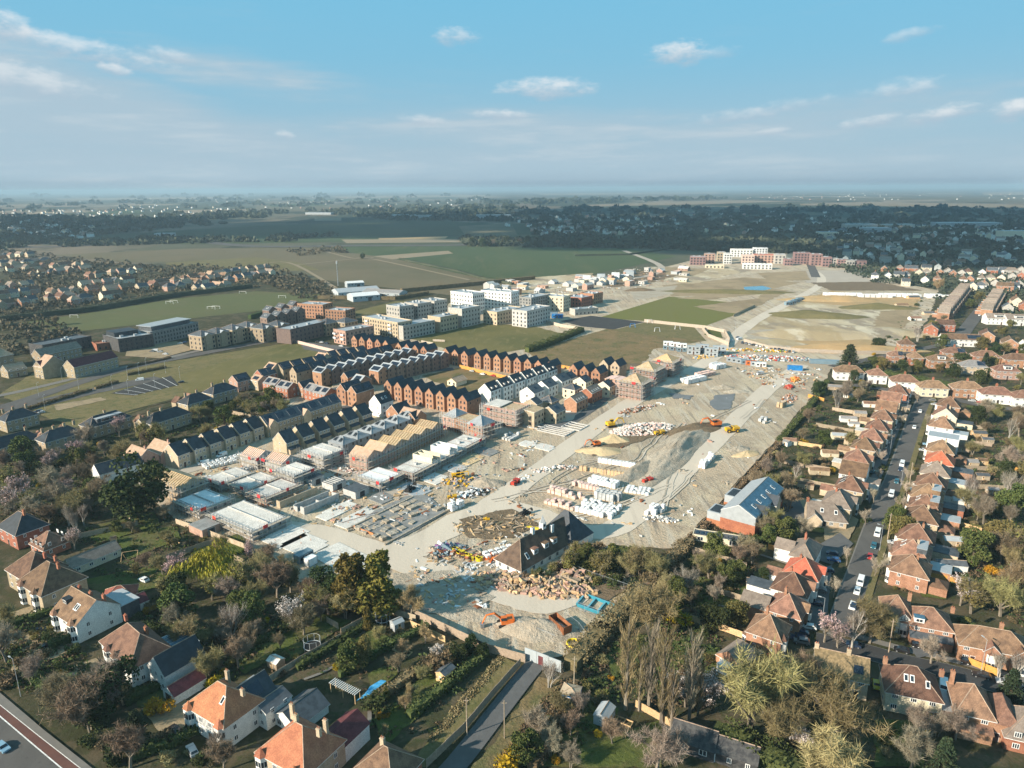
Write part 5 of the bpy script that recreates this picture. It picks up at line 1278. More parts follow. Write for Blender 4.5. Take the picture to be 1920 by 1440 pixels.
def shell(x,y,L,Wd,H,rot,lb,m='block',fl='concrete'):
    p=g(x,y);o=thing('wall_shell',(p.x,p.y,0),R(rot));mb=MB();t=.3
    for (x0,y0,x1,y1,hh) in ((-L/2,-Wd/2,L/2,-Wd/2+t,H),(-L/2,Wd/2-t,L/2,Wd/2,H*.8),(-L/2,-Wd/2+t+.01,-L/2+t,-Wd/2+t+1.6,H),(-L/2,Wd/2-2,-L/2+t,Wd/2-t-.01,H*.7),(L/2-t,-Wd/2+t+.01,L/2,Wd/2-2.2,H*.9),(0,-Wd/2+t+.01,t,.4,H*.75)):mb.box(x0,y0,0,x1,y1,hh)
    mb.build('wall',m,o);mb=MB();mb.box(-L/2+t+.01,-Wd/2+t+.01,0,L/2-t-.01,Wd/2-t-.01,.12);mb.build('floor_slab',fl,o);tag(o,lb,'wall shell','roofless wall shells');occ(p,5)
shell(552,935,15,5.5,2.4,53,'roofless block wall shell nearest the scaffolded decks','brick_buff');shell(594,947,14,5.5,2.4,53,'roofless block wall shell beside the ground slabs')
def slab(x,y,L,Wd,rot,lb,m='slab_pale',h=.25):
    p=g(x,y);o=thing('concrete_slab',(p.x,p.y,0),R(rot));rg=random.Random(int(x*y));mb=MB();a=L*rg.uniform(.12,.3);mb.ext([(-L/2,-Wd/2),(L/2-a,-Wd/2),(L/2-a,-Wd/2+Wd*.16),(L/2,-Wd/2+Wd*.16),(L/2,Wd/2),(-L/2+a,Wd/2),(-L/2+a,Wd/2-.8),(-L/2,Wd/2-.8)],0,h);mb.build('slab',m,o)
    mb=MB()
    for k in range(2):mb.box(-L/2+rg.uniform(1,L-2),-Wd/2+1,h,-L/2+rg.uniform(1,L-2)+.5,-Wd/2+1.5,h+.5)
    mb.v=[];mb.f=[];mb.m=[]
    for k in range(3):
        xx,yy=rg.uniform(-L/2+1,L/2-1),rg.uniform(-Wd/2+1,Wd/2-1);mb.tube((xx,yy,h),(xx,yy,h+.5),.08,n=5)
    mb.build('service_pipe','pipe_orange',o);tag(o,lb,'concrete slab','finished ground slabs');occ(p,min(L,Wd)/2)
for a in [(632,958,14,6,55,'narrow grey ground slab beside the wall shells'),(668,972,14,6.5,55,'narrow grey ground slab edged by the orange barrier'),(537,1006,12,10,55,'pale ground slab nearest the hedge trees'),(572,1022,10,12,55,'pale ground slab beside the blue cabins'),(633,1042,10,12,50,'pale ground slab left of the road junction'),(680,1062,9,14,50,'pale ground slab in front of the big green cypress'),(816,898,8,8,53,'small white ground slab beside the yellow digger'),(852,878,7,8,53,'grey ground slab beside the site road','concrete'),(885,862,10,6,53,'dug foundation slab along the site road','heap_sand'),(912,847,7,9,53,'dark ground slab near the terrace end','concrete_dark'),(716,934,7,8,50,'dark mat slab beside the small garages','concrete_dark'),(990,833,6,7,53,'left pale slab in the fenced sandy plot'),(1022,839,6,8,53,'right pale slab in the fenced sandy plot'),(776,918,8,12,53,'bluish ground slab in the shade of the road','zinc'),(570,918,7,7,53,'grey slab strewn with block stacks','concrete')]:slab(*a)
def found(x,y,L,Wd,nx,lb,m='block'):
    p=g(x,y);o=thing('foundation',(p.x,p.y,0),R(55));mb=MB();t=.35
    for i in range(nx+1):xx=-L/2+L*i/nx;mb.box(xx-t/2,-Wd/2,0,xx+t/2,Wd/2,.45)
    for yy in (-Wd/2,Wd/2):mb.box(-L/2+t/2+.01,yy-t/2,0,L/2-t/2-.01,yy+t/2,.452)
    mb.build('footing_wall',m,o);mb=MB();mb.box(-L/2+t,-Wd/2+t,0,L/2-t,Wd/2-t,.1);mb.build('floor','heap_grey',o);tag(o,lb,'foundation','block foundations');occ(p,4)
found(1003,799,6,9,2,'small block foundation frame left of the three');found(1042,808,8,14,4,'wide block foundation frame in the middle of the three');found(1078,800,8,9,3,'block foundation frame nearest the haul road')
# ---- flats beyond
def flat(x,y,L,Wd,H,rot,wall,lb,anchor=(0,-1),fl=4,nS=8,nE=4,roof='zinc',par=.7,cat='flats',big=True,balcony=False,grp='flats on the new estate'):
    h=House(x,y,L,Wd,H,rot,'apartment_block',anchor,wall,flat=True,roof=roof,par=par);fh=(H-.4)/fl
    h.wins('S',nS,fl,1.1 if y>520 else 2.2,1.5 if y>520 else min(2.0,fh*.6),.7,fh,dark=True,panes=1);
    if nE:h.wins('E',nE,fl,1.1,1.5,.7,fh,dark=True,panes=1)
    if balcony:
        for f_ in range(1,fl):
            for k in (-.35,.3):
                mb=MB();mb.box(-1.4,-1.3,0,1.4,.05,.12);mb.box(-1.4,-1.3,.12,1.4,-1.22,1.1);mb.box(-1.4,-1.22,.12,-1.32,0,1.1);mb.box(1.32,-1.22,.12,1.4,0,1.1);h.on('S',k*L,.5+f_*fh,mb.mesh('balcony',['frame_white']),'balcony')
    mb=MB();rg=random.Random(int(x))
    for k in range(3):xx,yy=rg.uniform(-L*.35,L*.35),rg.uniform(-Wd*.3,Wd*.3);mb.box(xx-1,yy-.8,H+.12,xx+1,yy+.8,H+1.3)
    mb.build('plant_box','zinc',h.r);T(h,lb,cat,grp);return h
flat(713,629,40,13,11,-42,'brick_buff','long cream flats facing the sun beside the olive field',fl=4,nS=14,balcony=True)
flat(787,631,30,13,9,50,'stone_grey','shaded grey flats wing along the olive field edge',fl=3,nS=10);flat(843,620,18,13,10.5,50,'brick_buff','buff flats wing with square end tower',fl=3,nS=6);flat(884,611,20,14,13.5,50,'stone_grey','tall grey flats wing at the road corner',fl=4,nS=6)
for (x,y,lb) in ((738,606,'left'),(772,600,'middle'),(803,594,'right')):flat(x,y,16,14,13,-42,'stone_grey',lb+' block of the back row of grey flats',fl=4,nS=5,nE=5)
flat(866,588,26,14,17,-42,'render_white','white flats with turquoise glass at the field end',fl=5,nS=8,nE=6);flat(930,580,30,14,15,-30,'render_white','long white flats right of the turquoise glazed block',fl=5,nS=9,nE=4)
flat(919,608,14,30,9.5,-40,'brick_buff','buff flats at the far corner of the olive field',fl=3,nS=4,nE=9);flat(958,600,10,24,8,-40,'brick_buff','lower buff wing behind the corner flats',fl=3,nS=3,nE=6)
flat(974,613,14,30,12,-38,'concrete','open concrete frame block with brick foot',fl=4,nS=4,nE=9);flat(985,588,12,26,13,-38,'concrete_dark','dark grey concrete frame block behind the open frame',fl=5,nS=4,nE=8)
flat(1036,583,20,14,12,-30,'render_cream','cream flats with blank walls in the far works',fl=4,nS=5,nE=4);flat(1075,578,16,18,9,-38,'brick_red','red brick flats in scaffolding in the far works',fl=3,nS=5,nE=6);flat(1100,570,14,16,9,-38,'brick_orange','orange brick flats at the end of the far works',fl=3,nS=4,nE=5)
flat(1100,590,22,9,4.5,25,'stone_grey','low grey pavilion beside the dark sports court',fl=1,nS=6)

for i,(x,y) in enumerate(((393,655),(421,649),(450,642),(477,636),(506,640),(534,634))):
    h=House(x,y,10.5,12,9.6,62,'apartment_block',(0,-1),'brick_yellow','hh',24,'slate_mid',.3);h.wins('S',4,3,1,1.5,.8,2.9,dark=True,panes=1);h.wins('W',3,3,1,1.5,.8,2.9,dark=True,panes=1);h.gablet('S',0,4.5,.6,9.6,'brick_yellow',30,roofm='zinc');h.sky('N',0,.5,1.2)
    T(h,f'{ORD[i]} yellow brick flats from the left along the avenue','flats','yellow brick flats along the avenue')
for r_,(a,b,n) in enumerate((((496,618),(552,604),4),((500,603),(545,592),3))):
    for i,x,y in row(a,b,n):
        h=House(x,y,8,8,9,-35,'terrace_house',(0,-1),'brick_brown','gg',35,'slate_mid',.1,fascia='zinc');h.sky('S',0,.5,2.2);h.wins('S',2,3,.9,1.2,dark=True,panes=1);h.wins('E',2,3,.9,1.2,dark=True,panes=1)
        T(h,f'{ORD[i]} from the left in the {("near", "far")[r_]} row of brown sawtooth roofs behind the flats','house','brown sawtooth roofed houses')
flat(584,636,38,13,9.5,62,'brick_dark','long dark brick flats by the pale wall',fl=3,nS=10,nE=3);flat(638,645,13,24,9,-40,'brick_pink','pink brick flats with balconies beside the dark flats',fl=3,nS=4,nE=7,balcony=True)
flat(583,597,24,14,11,-20,'brick_orange','orange brick flats beside the far playing field',fl=4,nS=9,nE=4);flat(630,607,18,14,10,-20,'brick_orange','orange brick flats next to the warehouses',fl=4,nS=7,nE=4)
for i,(x,y) in enumerate(((625,628),(660,626))):
    h=House(x,y,12,11,9,55,'apartment_block',(0,-1),'brick_yellow','hh',24,'slate_mid',.3);h.wins('S',4,3,1,1.5,.8,2.9,dark=True,panes=1);h.wins('W',3,3,1,1.5,.8,2.9,dark=True,panes=1);T(h,('left','right')[i]+' hipped yellow flats behind the dark brick flats','flats')

h=flat(331,637,40,17,8.5,66,'concrete_dark','long grey school block beside the playing field',fl=3,nS=16,nE=4,roof='zinc',cat='school',grp='school buildings');mb=MB();mb.box(-16,-5,8.7,16,7,11.5);mb.build('upper_storey','slate_mid',h.o);mb=MB();mb.box(-17,-6,11.503,17,8,11.9);mb.build('upper_roof','zinc',h.r)
h=flat(258,655,22,24,8,50,'black_board','dark glazed school entrance block',fl=3,nS=7,nE=6,roof='zinc',cat='school',grp='school buildings');mb=MB();mb.box(-9,-2,8.2,6,11,11);mb.build('upper_storey','slate',h.o)
flat(205,655,14,10,4,45,'brick_red','low red terrace roof in front of the school',fl=1,nS=4,nE=2,roof='brick_red',cat='school',grp='school buildings');flat(130,660,32,14,7,64,'black_board','dark low school block behind bare trees',fl=2,nS=8,nE=3,roof='slate_mid',cat='school',grp='school buildings')

def bh(x,y,L,Wd,H,rot,lb,wall='brick_yellow',roof='tile_brown',ends='gg',pitch=38,anchor=(0,-1),n=None,ch=(0,),chm='brick_yellow',nw=2,grp=None,**k):
    h=House(x,y,L,Wd,H,rot,'house',anchor,wall,ends,pitch,roof,.3);n=n or max(2,int(L/2.6));h.wins('S',n,2,1.0,1.2,.8,2.6,skip=((0,n//2),));h.door('S',(-.5+(n//2+.5)/n)*L);h.wins('N',n,2,1.0,1.2,.8,2.6);h.wins('W',nw,2,.9,1.1)
    for c in ch:h.chim(c*L,0,m=chm)
    if lb:T(h,lb,'house',grp)
    return h
h=bh(184,699,27,9,6.4,66,'long brick house row with maroon roof along the avenue',roof='maroon',ch=(),n=10)
h=bh(76,710,8,13,7,-30,'pale roofed brick cross house at the avenue bend',roof='tile_buff',ch=());h=bh(103,706,12,8,6.5,64,'brick house with maroon roof left of the long row',roof='maroon',ch=());bh(35,706,10,8,4,60,'low buff roofed brick house at the avenue bend',roof='tile_buff',ch=());bh(12,690,10,12,7.5,60,'tall pale roofed brick house at the picture edge',roof='tile_buff',ends='hh',ch=());bh(118,676,26,8,6,66,'back row brick house with small white dormers',roof='tile_greybrown',ch=())

def yb(x,y,L,rot,lb,wings=(),solar=False,dorm=False,ch=(-.3,.3),ends='hh'):
    h=bh(x,y,L,8,5.2,rot,lb,'brick_yellow','slate',ends,38,ch=ch,grp='old yellow brick terraces')
    for u in wings:h.ext_(u*L-2.6,u*L+2.6,4.01,7.5,5.0,'gy',roofm='tile_brown',rise=2.2,name='rear_wing')
    if dorm:h.dormer('S',0,L*.6,.15,1.9,'slate_mid','zinc')
    if solar:h.solar('S',-3,3)
yb(34,856,20,58,'old slate terrace at the left edge with two chimneys');yb(126,842,15,58,'old yellow brick house with four chimneys and brown gables',(-.3,.3),ch=(-.4,-.12,.15,.4));yb(46,804,13,58,'old yellow brick house beside two parked cars',ch=(-.4,-.1,.3));yb(212,812,18,60,'old yellow brick house with long flat dormer',dorm=True,ch=(0,))
yb(325,805,19,60,'old yellow brick terrace behind the lit garden house',(-.4,),ch=(-.4,-.1));yb(378,772,13,58,'old yellow brick terrace with two brown front gables',(-.35,.1),ch=(-.35,.1));yb(425,752,14,58,'old yellow brick terrace next to the solar gable house',ch=(-.3,.2))
h=bh(460,732,8,7.5,5.4,55,'brick gable house with dark solar roof by the field','brick_pink','slate',ch=());h.solar('S',-3,3);bh(289,812,8,6,4.6,60,'small lit gable house between the old terraces','brick_buff','tile_brown',ch=(-.4,))
h=House(183,912,15,7,5.2,50,'house',(-1,0),'render_white','gg',40,'slate',.1);h.wins('S',4,2,.9,1.1,dark=True);T(h,'long white gabled house left of the great dark conifer')
for i,(x,y) in enumerate(((246,883),(290,870))):
    h=House(x,y,10,8.5,4.8,-33,'house',(0,-1),'brick_pink','gg',38,'tile_buff',.2);h.wins('E',2,2,.9,1.1,dark=True);h.wins('S',3,2,.9,1.1);h.chim(4,0,.7,.6,1.2,'brick_pink',1);T(h,('left','right')[i]+' pink roofed house behind the great dark conifer')

h=House(847,724,9,6,2.6,55,'pavilion',(-1,0),'render_cream','gg',30,'tile_buff',.5,fascia='timber');h.wins('W',2,1,1,1.2,dark=True);T(h,'small timber roofed pavilion in the fenced brown plot','pavilion')

for i,(x,y,L,Wd,rot,m) in enumerate(((668,553,42,22,30,'zinc'),(682,562,26,18,30,'pallet_white'),(722,556,40,16,-20,'tile_grey'),(665,538,18,12,25,'pallet_white'))):
    h=House(x,y,L,Wd,5,rot,'warehouse',(0,0),'cabin_grey','gg',14,m,.3);h.door('S',3,'frame_dark',3.4,3.6);h.wins('S',5,1,1.4,1,2.8,dark=True);T(h,('wide grey warehouse beside the tall mast','white roofed warehouse in front of the mast','long ribbed grey warehouse by the brown field','small white shed behind the mast')[i],'warehouse')

rg=random.Random(5)
for i in range(46):
    x=rg.uniform(905,1290);y0=548-(x-905)*.085;y=y0+rg.uniform(-14,12)
    if 1040<x<1125 and y>556:continue
    m=rg.choice(['brick_orange','block','brick_pink','brick_pink','block','render_cream','zinc']);L=rg.uniform(6,13)
    h=House(x,y,round(L),rg.choice([6,8]),rg.choice([2.4,3,3,5]),rg.choice([-38,52]),'unfinished_house',(0,0),m,flat=rg.random()<.6,ends='gg',pitch=30,roof=rg.choice(['concrete','osb','pallet_grey','membrane_grey','tile_buff','slab_pale']),par=.4)
    n=max(2,int(L/4));h.wins('S',n,1,1.2,1.3,dark=True,panes=1)
    A(h,'part built '+{'brick_orange':'orange brick','block':'grey block','render_white':'white','brick_pink':'pink brick','render_cream':'cream','zinc':'grey clad'}[m]+' building','unfinished house','part built houses in the far works')
for i,(x,y,L,Wd,H,wl,rf) in enumerate([(1308,497,30,14,12,'brick_red','zinc'),(1330,494,20,14,12,'brick_pink','zinc'),(1352,490,16,14,14,'brick_buff','zinc'),(1340,503,34,10,5,'render_cream','slab_pale'),(1364,495,14,14,14,'render_white','zinc'),(1390,482,46,14,14,'render_white','slab_pale'),(1402,495,24,14,12,'pallet_pink','pallet_pink'),(1432,493,40,14,12,'brick_pink','red_panel'),(1420,505,52,10,6,'render_white','slab_pale'),(1425,482,30,14,14,'pallet_white','zinc'),
        (1462,495,20,16,13,'stone_grey','zinc'),(1478,498,14,12,10,'brick_red','slate_mid'),(1503,495,30,14,16,'brick_red','slate_mid'),(1530,498,20,14,18,'brick_red','slate_mid'),(1550,500,16,12,12,'brick_red','slate_mid'),(1564,500,14,12,11,'stone_grey','slate_mid'),(1578,501,16,12,12,'brick_red','slate_mid'),(1594,502,14,12,11,'stone_grey','slate_mid'),(1612,502,22,12,10,'brick_red','slate_mid')]):
    H=round(H*rg.uniform(.7,1.05),1);L=round(L*.68);h=flat(x,y,L,Wd,H,-12,'brick_mauve' if wl=='brick_red' else wl,'',fl=max(1,int(H/3)),nS=max(3,int(L/4)),nE=0,roof=rf);
    A(h,{'brick_red':'dark red brick','brick_pink':'pink brick','brick_buff':'buff brick','render_cream':'low cream','render_white':'white','pallet_pink':'pink wrapped','pallet_white':'white wrapped','stone_grey':'grey'}[wl]+' flats of the red complex','flats','distant red flats complex',(x,y))
# ---------------------------------------------------------------- old house on the site edge
HS[0]=.9;h=House(985,1080,26,10.5,3.0,47,'old_house',(-.86,-1),'render_white','hg',48,'tile_dark',.5);h.chim(-2,0,1.1,.9,1.8,'render_white',2);h.chim(5.5,-1.5,1.1,.9,2.6,'render_white',2)
h.wins('W',3,1,1.2,1.6,.7);h.wins('S',7,1,1.2,1.6,.7);h.sky('S',-8.5,.32,1.1)
for x in (-5,0,4):h.dormer('S',x,2.0,.22,1.7,'render_white','tile_brown')
HS[0]=1.0;T(h,'long rambling white house with steep brown roof on the site edge','house');H0=h
w_=h.ext_(9.0,20.5,-6.6,6.6,2.6,'hip','render_white','slate','tall_wing',8.0)
mb=MB();mb.box(-.8,-.8,0,.8,.8,2.0);mb.tube((0,0,2.0),(0,0,4.6),1.15,.02,4,1);mb.box(-.45,-.83,.8,.45,.83,1.6,2);obj('cupola',mb.mesh('cupola',['render_white','zinc','glass']),h.r,(3.0,.2,h.hr-.4),0)
# ---------------------------------------------------------------- modern zinc and orange building
h=House(1381,999,27,10.5,6.2,53,'modern_building',(-1,0),'zinc','gg',28,'zinc',.05);h.slope('S',-13,13,.03,.97,'glass_blue','slate_slope',.08)
mb=MB();mb.box(-13.58,-5.3,0,13.4,5.3,3.7);mb.build('orange_base','tile_orange',h.o);h.wins('W',2,1,1.6,1.1,.9);mb=MB();mb.box(-13.4,5.26,0,-7,9.5,4.6);o_=mb.build('flat_wing','zinc',h.o);mb=MB();mb.box(-13.45,5.3,0,-6.95,9.55,2.2);mb.box(.95,5.3,0,8.05,9.55,2.2);mb.build('orange_wing_base','tile_orange',h.o);mb=MB();mb.box(1,5.26,0,8,9.5,4.6);mb.build('flat_wing','zinc',h.o)
mb=MB();mb.box(-12.8,5.8,4.6,-7.6,9,4.65);mb.box(1.6,5.8,4.6,7.4,9,4.65);mb.build('flat_roof','slate',h.o)
for k in range(5):h.slope('S',-9+k*4.4,-8+k*4.4,.3,.6,'frame_white','skylight',.16)
h.gablet('S',-7,4.4,1.6,5.4,'brick_buff',48,roofm='slate');h.gablet('S',3,4.4,1.6,5.4,'brick_buff',48,roofm='slate');T(h,'modern zinc and orange brick building beside the site hedge','building')
HS[0]=.78;h=House(1342,1020,17,5,2.3,-21,'garage',(0,-1),'render_cream',flat=True,roof='slate_mid',par=.3);h.wins('S',3,1,2,1.6,.4);mb=MB()
for k in range(9):mb.box(-7.6+k*1.75,-1.2,2.45,-6.4+k*1.75,.9,2.65)
mb.build('solar_panel','solar',h.r);HS[0]=1.0;T(h,'long flat roofed annexe with solar panels beside the orange building','annexe')
# ================================================================ OLD HOUSES NEAR THE VIEWER
def vh(x,y,L,Wd,H,rot,lb,wall='render_white',roof='tile_brown',ends='hh',pitch=42,anchor=(0,-1),bays=(),gabs=(),chs=((-.3,0),),chm='brick_red',n=3,sky=(),grp=None,nE=2,door=0.0,gw=3.2,timber=False,skipmid=True,fl=2):
    h=House(x,y,L,Wd,H,rot,'house',anchor,wall,ends,pitch,roof,.4)
    used=[]
    for u in bays:h.bay('S',u*L,2.8,1.0,H-.2,wallm='render_white',turret=True);used.append(u*L)
    for u in gabs:h.gablet('S',u*L,gw,.9,H-.2,'render_white' if timber else wall,45,timber);h.bay('S',u*L,gw*.8,1.5,H-.8,wallm='render_white');used.append(u*L)
    sk=set()
    for i in range(n):
        u=(-.5+(i+.5)/n)*L
        if any(abs(u-q)<2.3 for q in used):sk|={(f,i) for f in range(3)}
        if abs(u-door*L)<1.1:sk.add((0,i))
    h.wins('S',n,fl,1.3,1.25,.9,2.7,skip=sk,panes=3);h.wins('N',n,fl,1.3,1.25,.9,2.7,panes=2);h.wins('E',nE,fl,.9,1.2,.9,2.7);h.wins('W',nE,fl,.9,1.2,.9,2.7)
    if not any(abs(door*L-q)<1.6 for q in used):h.door('S',door*L)
    for cx,cy in chs:h.chim(cx*L,cy*Wd,m=chm)
    for (sd,u,v) in sky:h.sky(sd,u*L,v,.9)
    if lb:T(h,lb,'house',grp)
    return h
HS[0]=.88
h=vh(38,1112,13,11,6,-33,'brown roofed house at the left picture edge above the bay fronted one','brick_yellow',chs=((.3,.1),))
h=vh(62,1138,14,12,6,-33,'yellow brick house with white bays and brown hipped roof','brick_yellow',bays=(-.3,.25),chs=((-.1,.2),(.4,0)))
h=vh(126,1192,12.5,11.5,5.4,-33,'white gable sided house with brown roof and grey flat dormer',ends='gg',bays=(-.36,.34),chs=((-.35,.1),(.1,.1),(.45,.2)),sky=(('S',.1,.5),('S',.17,.5)),pitch=37);h.ext_(-3,6,5.76,11,4.4,'flat','slate_mid','zinc');h.dormer('S',-3.5,2.2,.4,1.3,'slate_mid','slate')
h=vh(222,1262,17,10,5.4,-40,'long white house with plain brown roof and two bays',bays=(-.22,.02),chs=((-.42,.1),(.12,.2)),n=5);h.ext_(1,9.5,5.01,11,4.4,'flat','render_white','zinc')
for k in range(6):
    mb=MB();mb.box(1.4+k*1.3,5.6,4.61,2.3+k*1.3,10.4,4.72);mb.build('roof_light','glass_blue',h.r)
h=House(297,1289,10.5,7.2,4.6,56,'house',(-1,0),'render_white','gg',46,'slate',.2);h.wins('W',3,2,.8,1.1,1,2.4);h.wins('S',2,1,1.0,1.1);T(h,'white wing with black slate roof right of the long white house')
h=House(318,1316,8,4.6,2.5,56,'garage',(-1,0),'render_white','gg',35,'maroon',.3);h.door('W',0,'door',2.4,2.1);T(h,'long white garage with maroon roof beside the slate roofed wing','garage')
h=vh(389,1385,13,10,6.0,-32,'half timbered white house with bright orange roof and corner bays',roof='tile_orange',bays=(-.4,.4),chs=((-.2,.32),(.42,.1)),chm='brick_buff',sky=(('S',.2,.6),),n=4,door=.1)
for k in range(14):
    mb=MB();mb.box(-3.2+k*.48,-5.04,3.0,-3.08+k*.48,-5.0,5.6);mb.build('timber_stud','black_board',h.w)
h.ext_(-3,3,5.01,10,4.6,'flat','slate_mid','zinc')
h=House(430,1397,13,8,5.2,56,'house',(-1,-1),'render_white','hg',42,'slate',.3);h.wins('S',4,2,1.0,1.2);h.solar('S',1,4);T(h,'white wing with roof coloured black for shade behind the orange roofed house')  # slate colour stands for the shaded slope of the orange roof
h=vh(530,1478,13,11,6.0,-30,'red tiled house with four chimneys at the bottom edge','brick_buff','tile_orange',bays=(-.4,.3),chs=((-.42,.3),(-.1,.05),(.42,0),(.3,.3)),chm='brick_buff',n=4);h.ext_(0,6.4,5.51,13,4.2,'gy','render_white','maroon',rise=2.2);h.o['label']=h.o['label']
h=vh(700,1506,10,9,5.4,-30,'brown roofed house cut by the bottom edge beside the lane','brick_red',chs=((-.2,.15),),chm='brick_buff')
h=House(566,1346,9,7.5,2.6,56,'garden_pavilion',(0,0),'render_white','gg',30,'slate_mid',.5);h.wins('W',2,1,1.4,1.4,.6);T(h,'garden pavilion with ribbed blue grey roof behind the red house','pavilion')
h=House(510,1342,7,6,4.4,56,'house',(0,0),'render_white','gg',22,'slate_mid',.2);h.wins('S',2,2,.9,1.1);h.wins('W',2,2,.9,1.1);T(h,'white house block with teal roof left of the pavilion')
h=House(128,1075,15,6,2.7,56,'outbuilding',(-1,0),'render_cream','gg',34,'tile_greybrown',.3);h.wins('S',4,1,1.2,1.0,1.0);h.door('W',0);T(h,'long low outbuilding with brown roof in the left gardens','outbuilding')
h=vh(18,1022,13,10,5.5,-33,'dark blue roofed house at the left edge above the orange tiled one','brick_red','slate',chs=((.2,0),));h=vh(72,1040,9,8,3,-33,'low brown roofed house behind the left edge houses','brick_red',chs=())
h=House(228,1128,8,7,2.8,20,'bungalow',(0,0),'brick_red','hh',34,'tile_redbrown',.4);h.wins('S',3,1);T(h,'small red roofed bungalow behind the white gable house')
h=House(232,1150,12,5,2.5,50,'garage',(0,0),'render_white','gg',32,'maroon',.3);h.door('W',0,'door',2.4,2.1);T(h,'dark maroon roofed garage beside the white gable house','garage')

h=vh(1572,1302,11.5,8.5,5.0,-23,'golden brick house with mossy roof and solar panel','brick_buff','tile_moss','gg',38,chs=((-.48,0),(.12,0)),chm='brick_buff',n=4,door=.3);h.solar('S',2.6,4.6,.25,.6);h.ext_(-7.5,-2.2,-7.3,-2.5,2.6,'lean','brick_buff','slate_mid',rise=.9)
h=vh(1708,1342,11,9.5,5.2,-20,'cream house with brown hipped roof and pink skylights','render_cream',chs=((-.5,.1),(.5,-.05)),chm='brick_orange',sky=(('S',-.14,.55),('S',-.03,.55),('S',.25,.45)),n=3,door=.44);h.ext_(5.51,8.8,-4,3,2.6,'flat','brick_red','zinc')
h=vh(1822,1380,7,10,5.2,-22,'orange brick house with stepped hipped roofs at the right','brick_orange',chs=((-.5,.3),),chm='brick_orange',n=2,door=.6,pitch=40);h.ext_(3.51,8.2,-5,4.5,4.4,'hip','brick_orange','tile_brown',rise=3);h.ext_(-3.2,3.2,-6.8,-5.01,2.6,'lean','brick_orange','tile_brown',rise=.7);h.ext_(8.21,12,-6,1,2.4,'lean','brick_orange','slate_mid',rise=.8)
h=vh(1945,1420,12,10,3.5,-22,'dark roofed house at the bottom right corner','brick_red','tile_greybrown',chs=())
HS[0]=.84
vh(1678,1186,7.5,9,5.1,-23,'small brick house with half timbered bay at the street corner','brick_orange',gabs=(.22,),chs=((.42,.2),),chm='brick_orange',n=3,gw=3.8,timber=True,door=-.2)
h=vh(1742,1208,10,9,5.1,-22,'orange brick house with glazed dormer and grey lean to','brick_orange',chs=((.5,0),),chm='brick_orange',n=3,pitch=38,ends='hh');h.ext_(-5,5,-6.6,-4.51,2.5,'lean','brick_orange','slate_mid',rise=.8);h.dormer('S',-3,2.4,.12,1.4,'frame_white','glass_blue')
vh(1862,1252,16,9,5.1,-22,'pair of brick semis with two white front gables','brick_orange',gabs=(-.06,.34),chs=((.1,.1),),chm='brick_orange',n=5,gw=3.8,ends='hh',pitch=38,door=-.3)
h=House(1384,1240,10,7,2.6,40,'bungalow',(0,0),'brick_orange','gh',38,'tile_greybrown',.3);h.wins('W',2,1,1.1,1.2);h.wins('S',3,1,1.1,1.2);mb=MB();mb.box(-7.5,-1.5,0,-5.02,1.5,2.4);mb.build('conservatory','frame_white',h.o);T(h,'brown roofed bungalow with white conservatory beside the poplar garden')
vh(1438,1208,9,9,5.2,55,'brick house with octagonal white bay at the street bottom','brick_orange','tile_brown',bays=(-.3,),chs=((.1,.1),),chm='brick_orange',anchor=(0,0)).bay('N',2,3.4,1.4,2.8)
h=vh(1474,1166,9.5,9,5.2,55,'brown hipped brick house with block chimney beside the octagonal bay house','brick_orange',gabs=(.2,),chs=((0,.1),),chm='brick_orange',anchor=(0,0));h.ext_(-5,3,4.51,12,4.6,'gy','brick_orange','tile_greybrown',rise=2.4)
HS[0]=.87

LS=[(1491,1126,'tile_brown','render_white','brown hipped house with white flat roofed extension'),(1512,1096,'tile_red','render_white','bright red roofed house'),(1516,1058,'tile_greybrown','render_white','white house with grey brown roofs beside the gravel forecourt'),
      (1578,962,'tile_greybrown','brick_yellow','large grey brown roofed house behind the dark bungalow'),(1600,933,'tile_brown','brick_buff','brown roofed house with white solar panels'),(1607,906,'tile_brown','render_white','house with tall white flank gable'),(1613,880,'tile_brown','brick_buff','brown hipped house above the white flank gable'),
      (1626,856,'tile_brown','brick_buff','brown hipped house behind the pale flat roofed shed'),(1641,838,'tile_brown','brick_buff','brown hipped house'),(1651,819,'tile_brown','brick_buff','brown hipped house'),(1661,800,'tile_brown','brick_buff','brown hipped house'),(1668,784,'tile_brown','brick_buff','cream gabled brown roofed house'),(1676,766,'tile_brown','brick_buff','cream gabled brown roofed house'),(1690,750,'tile_brown','brick_red','brown hipped house')]
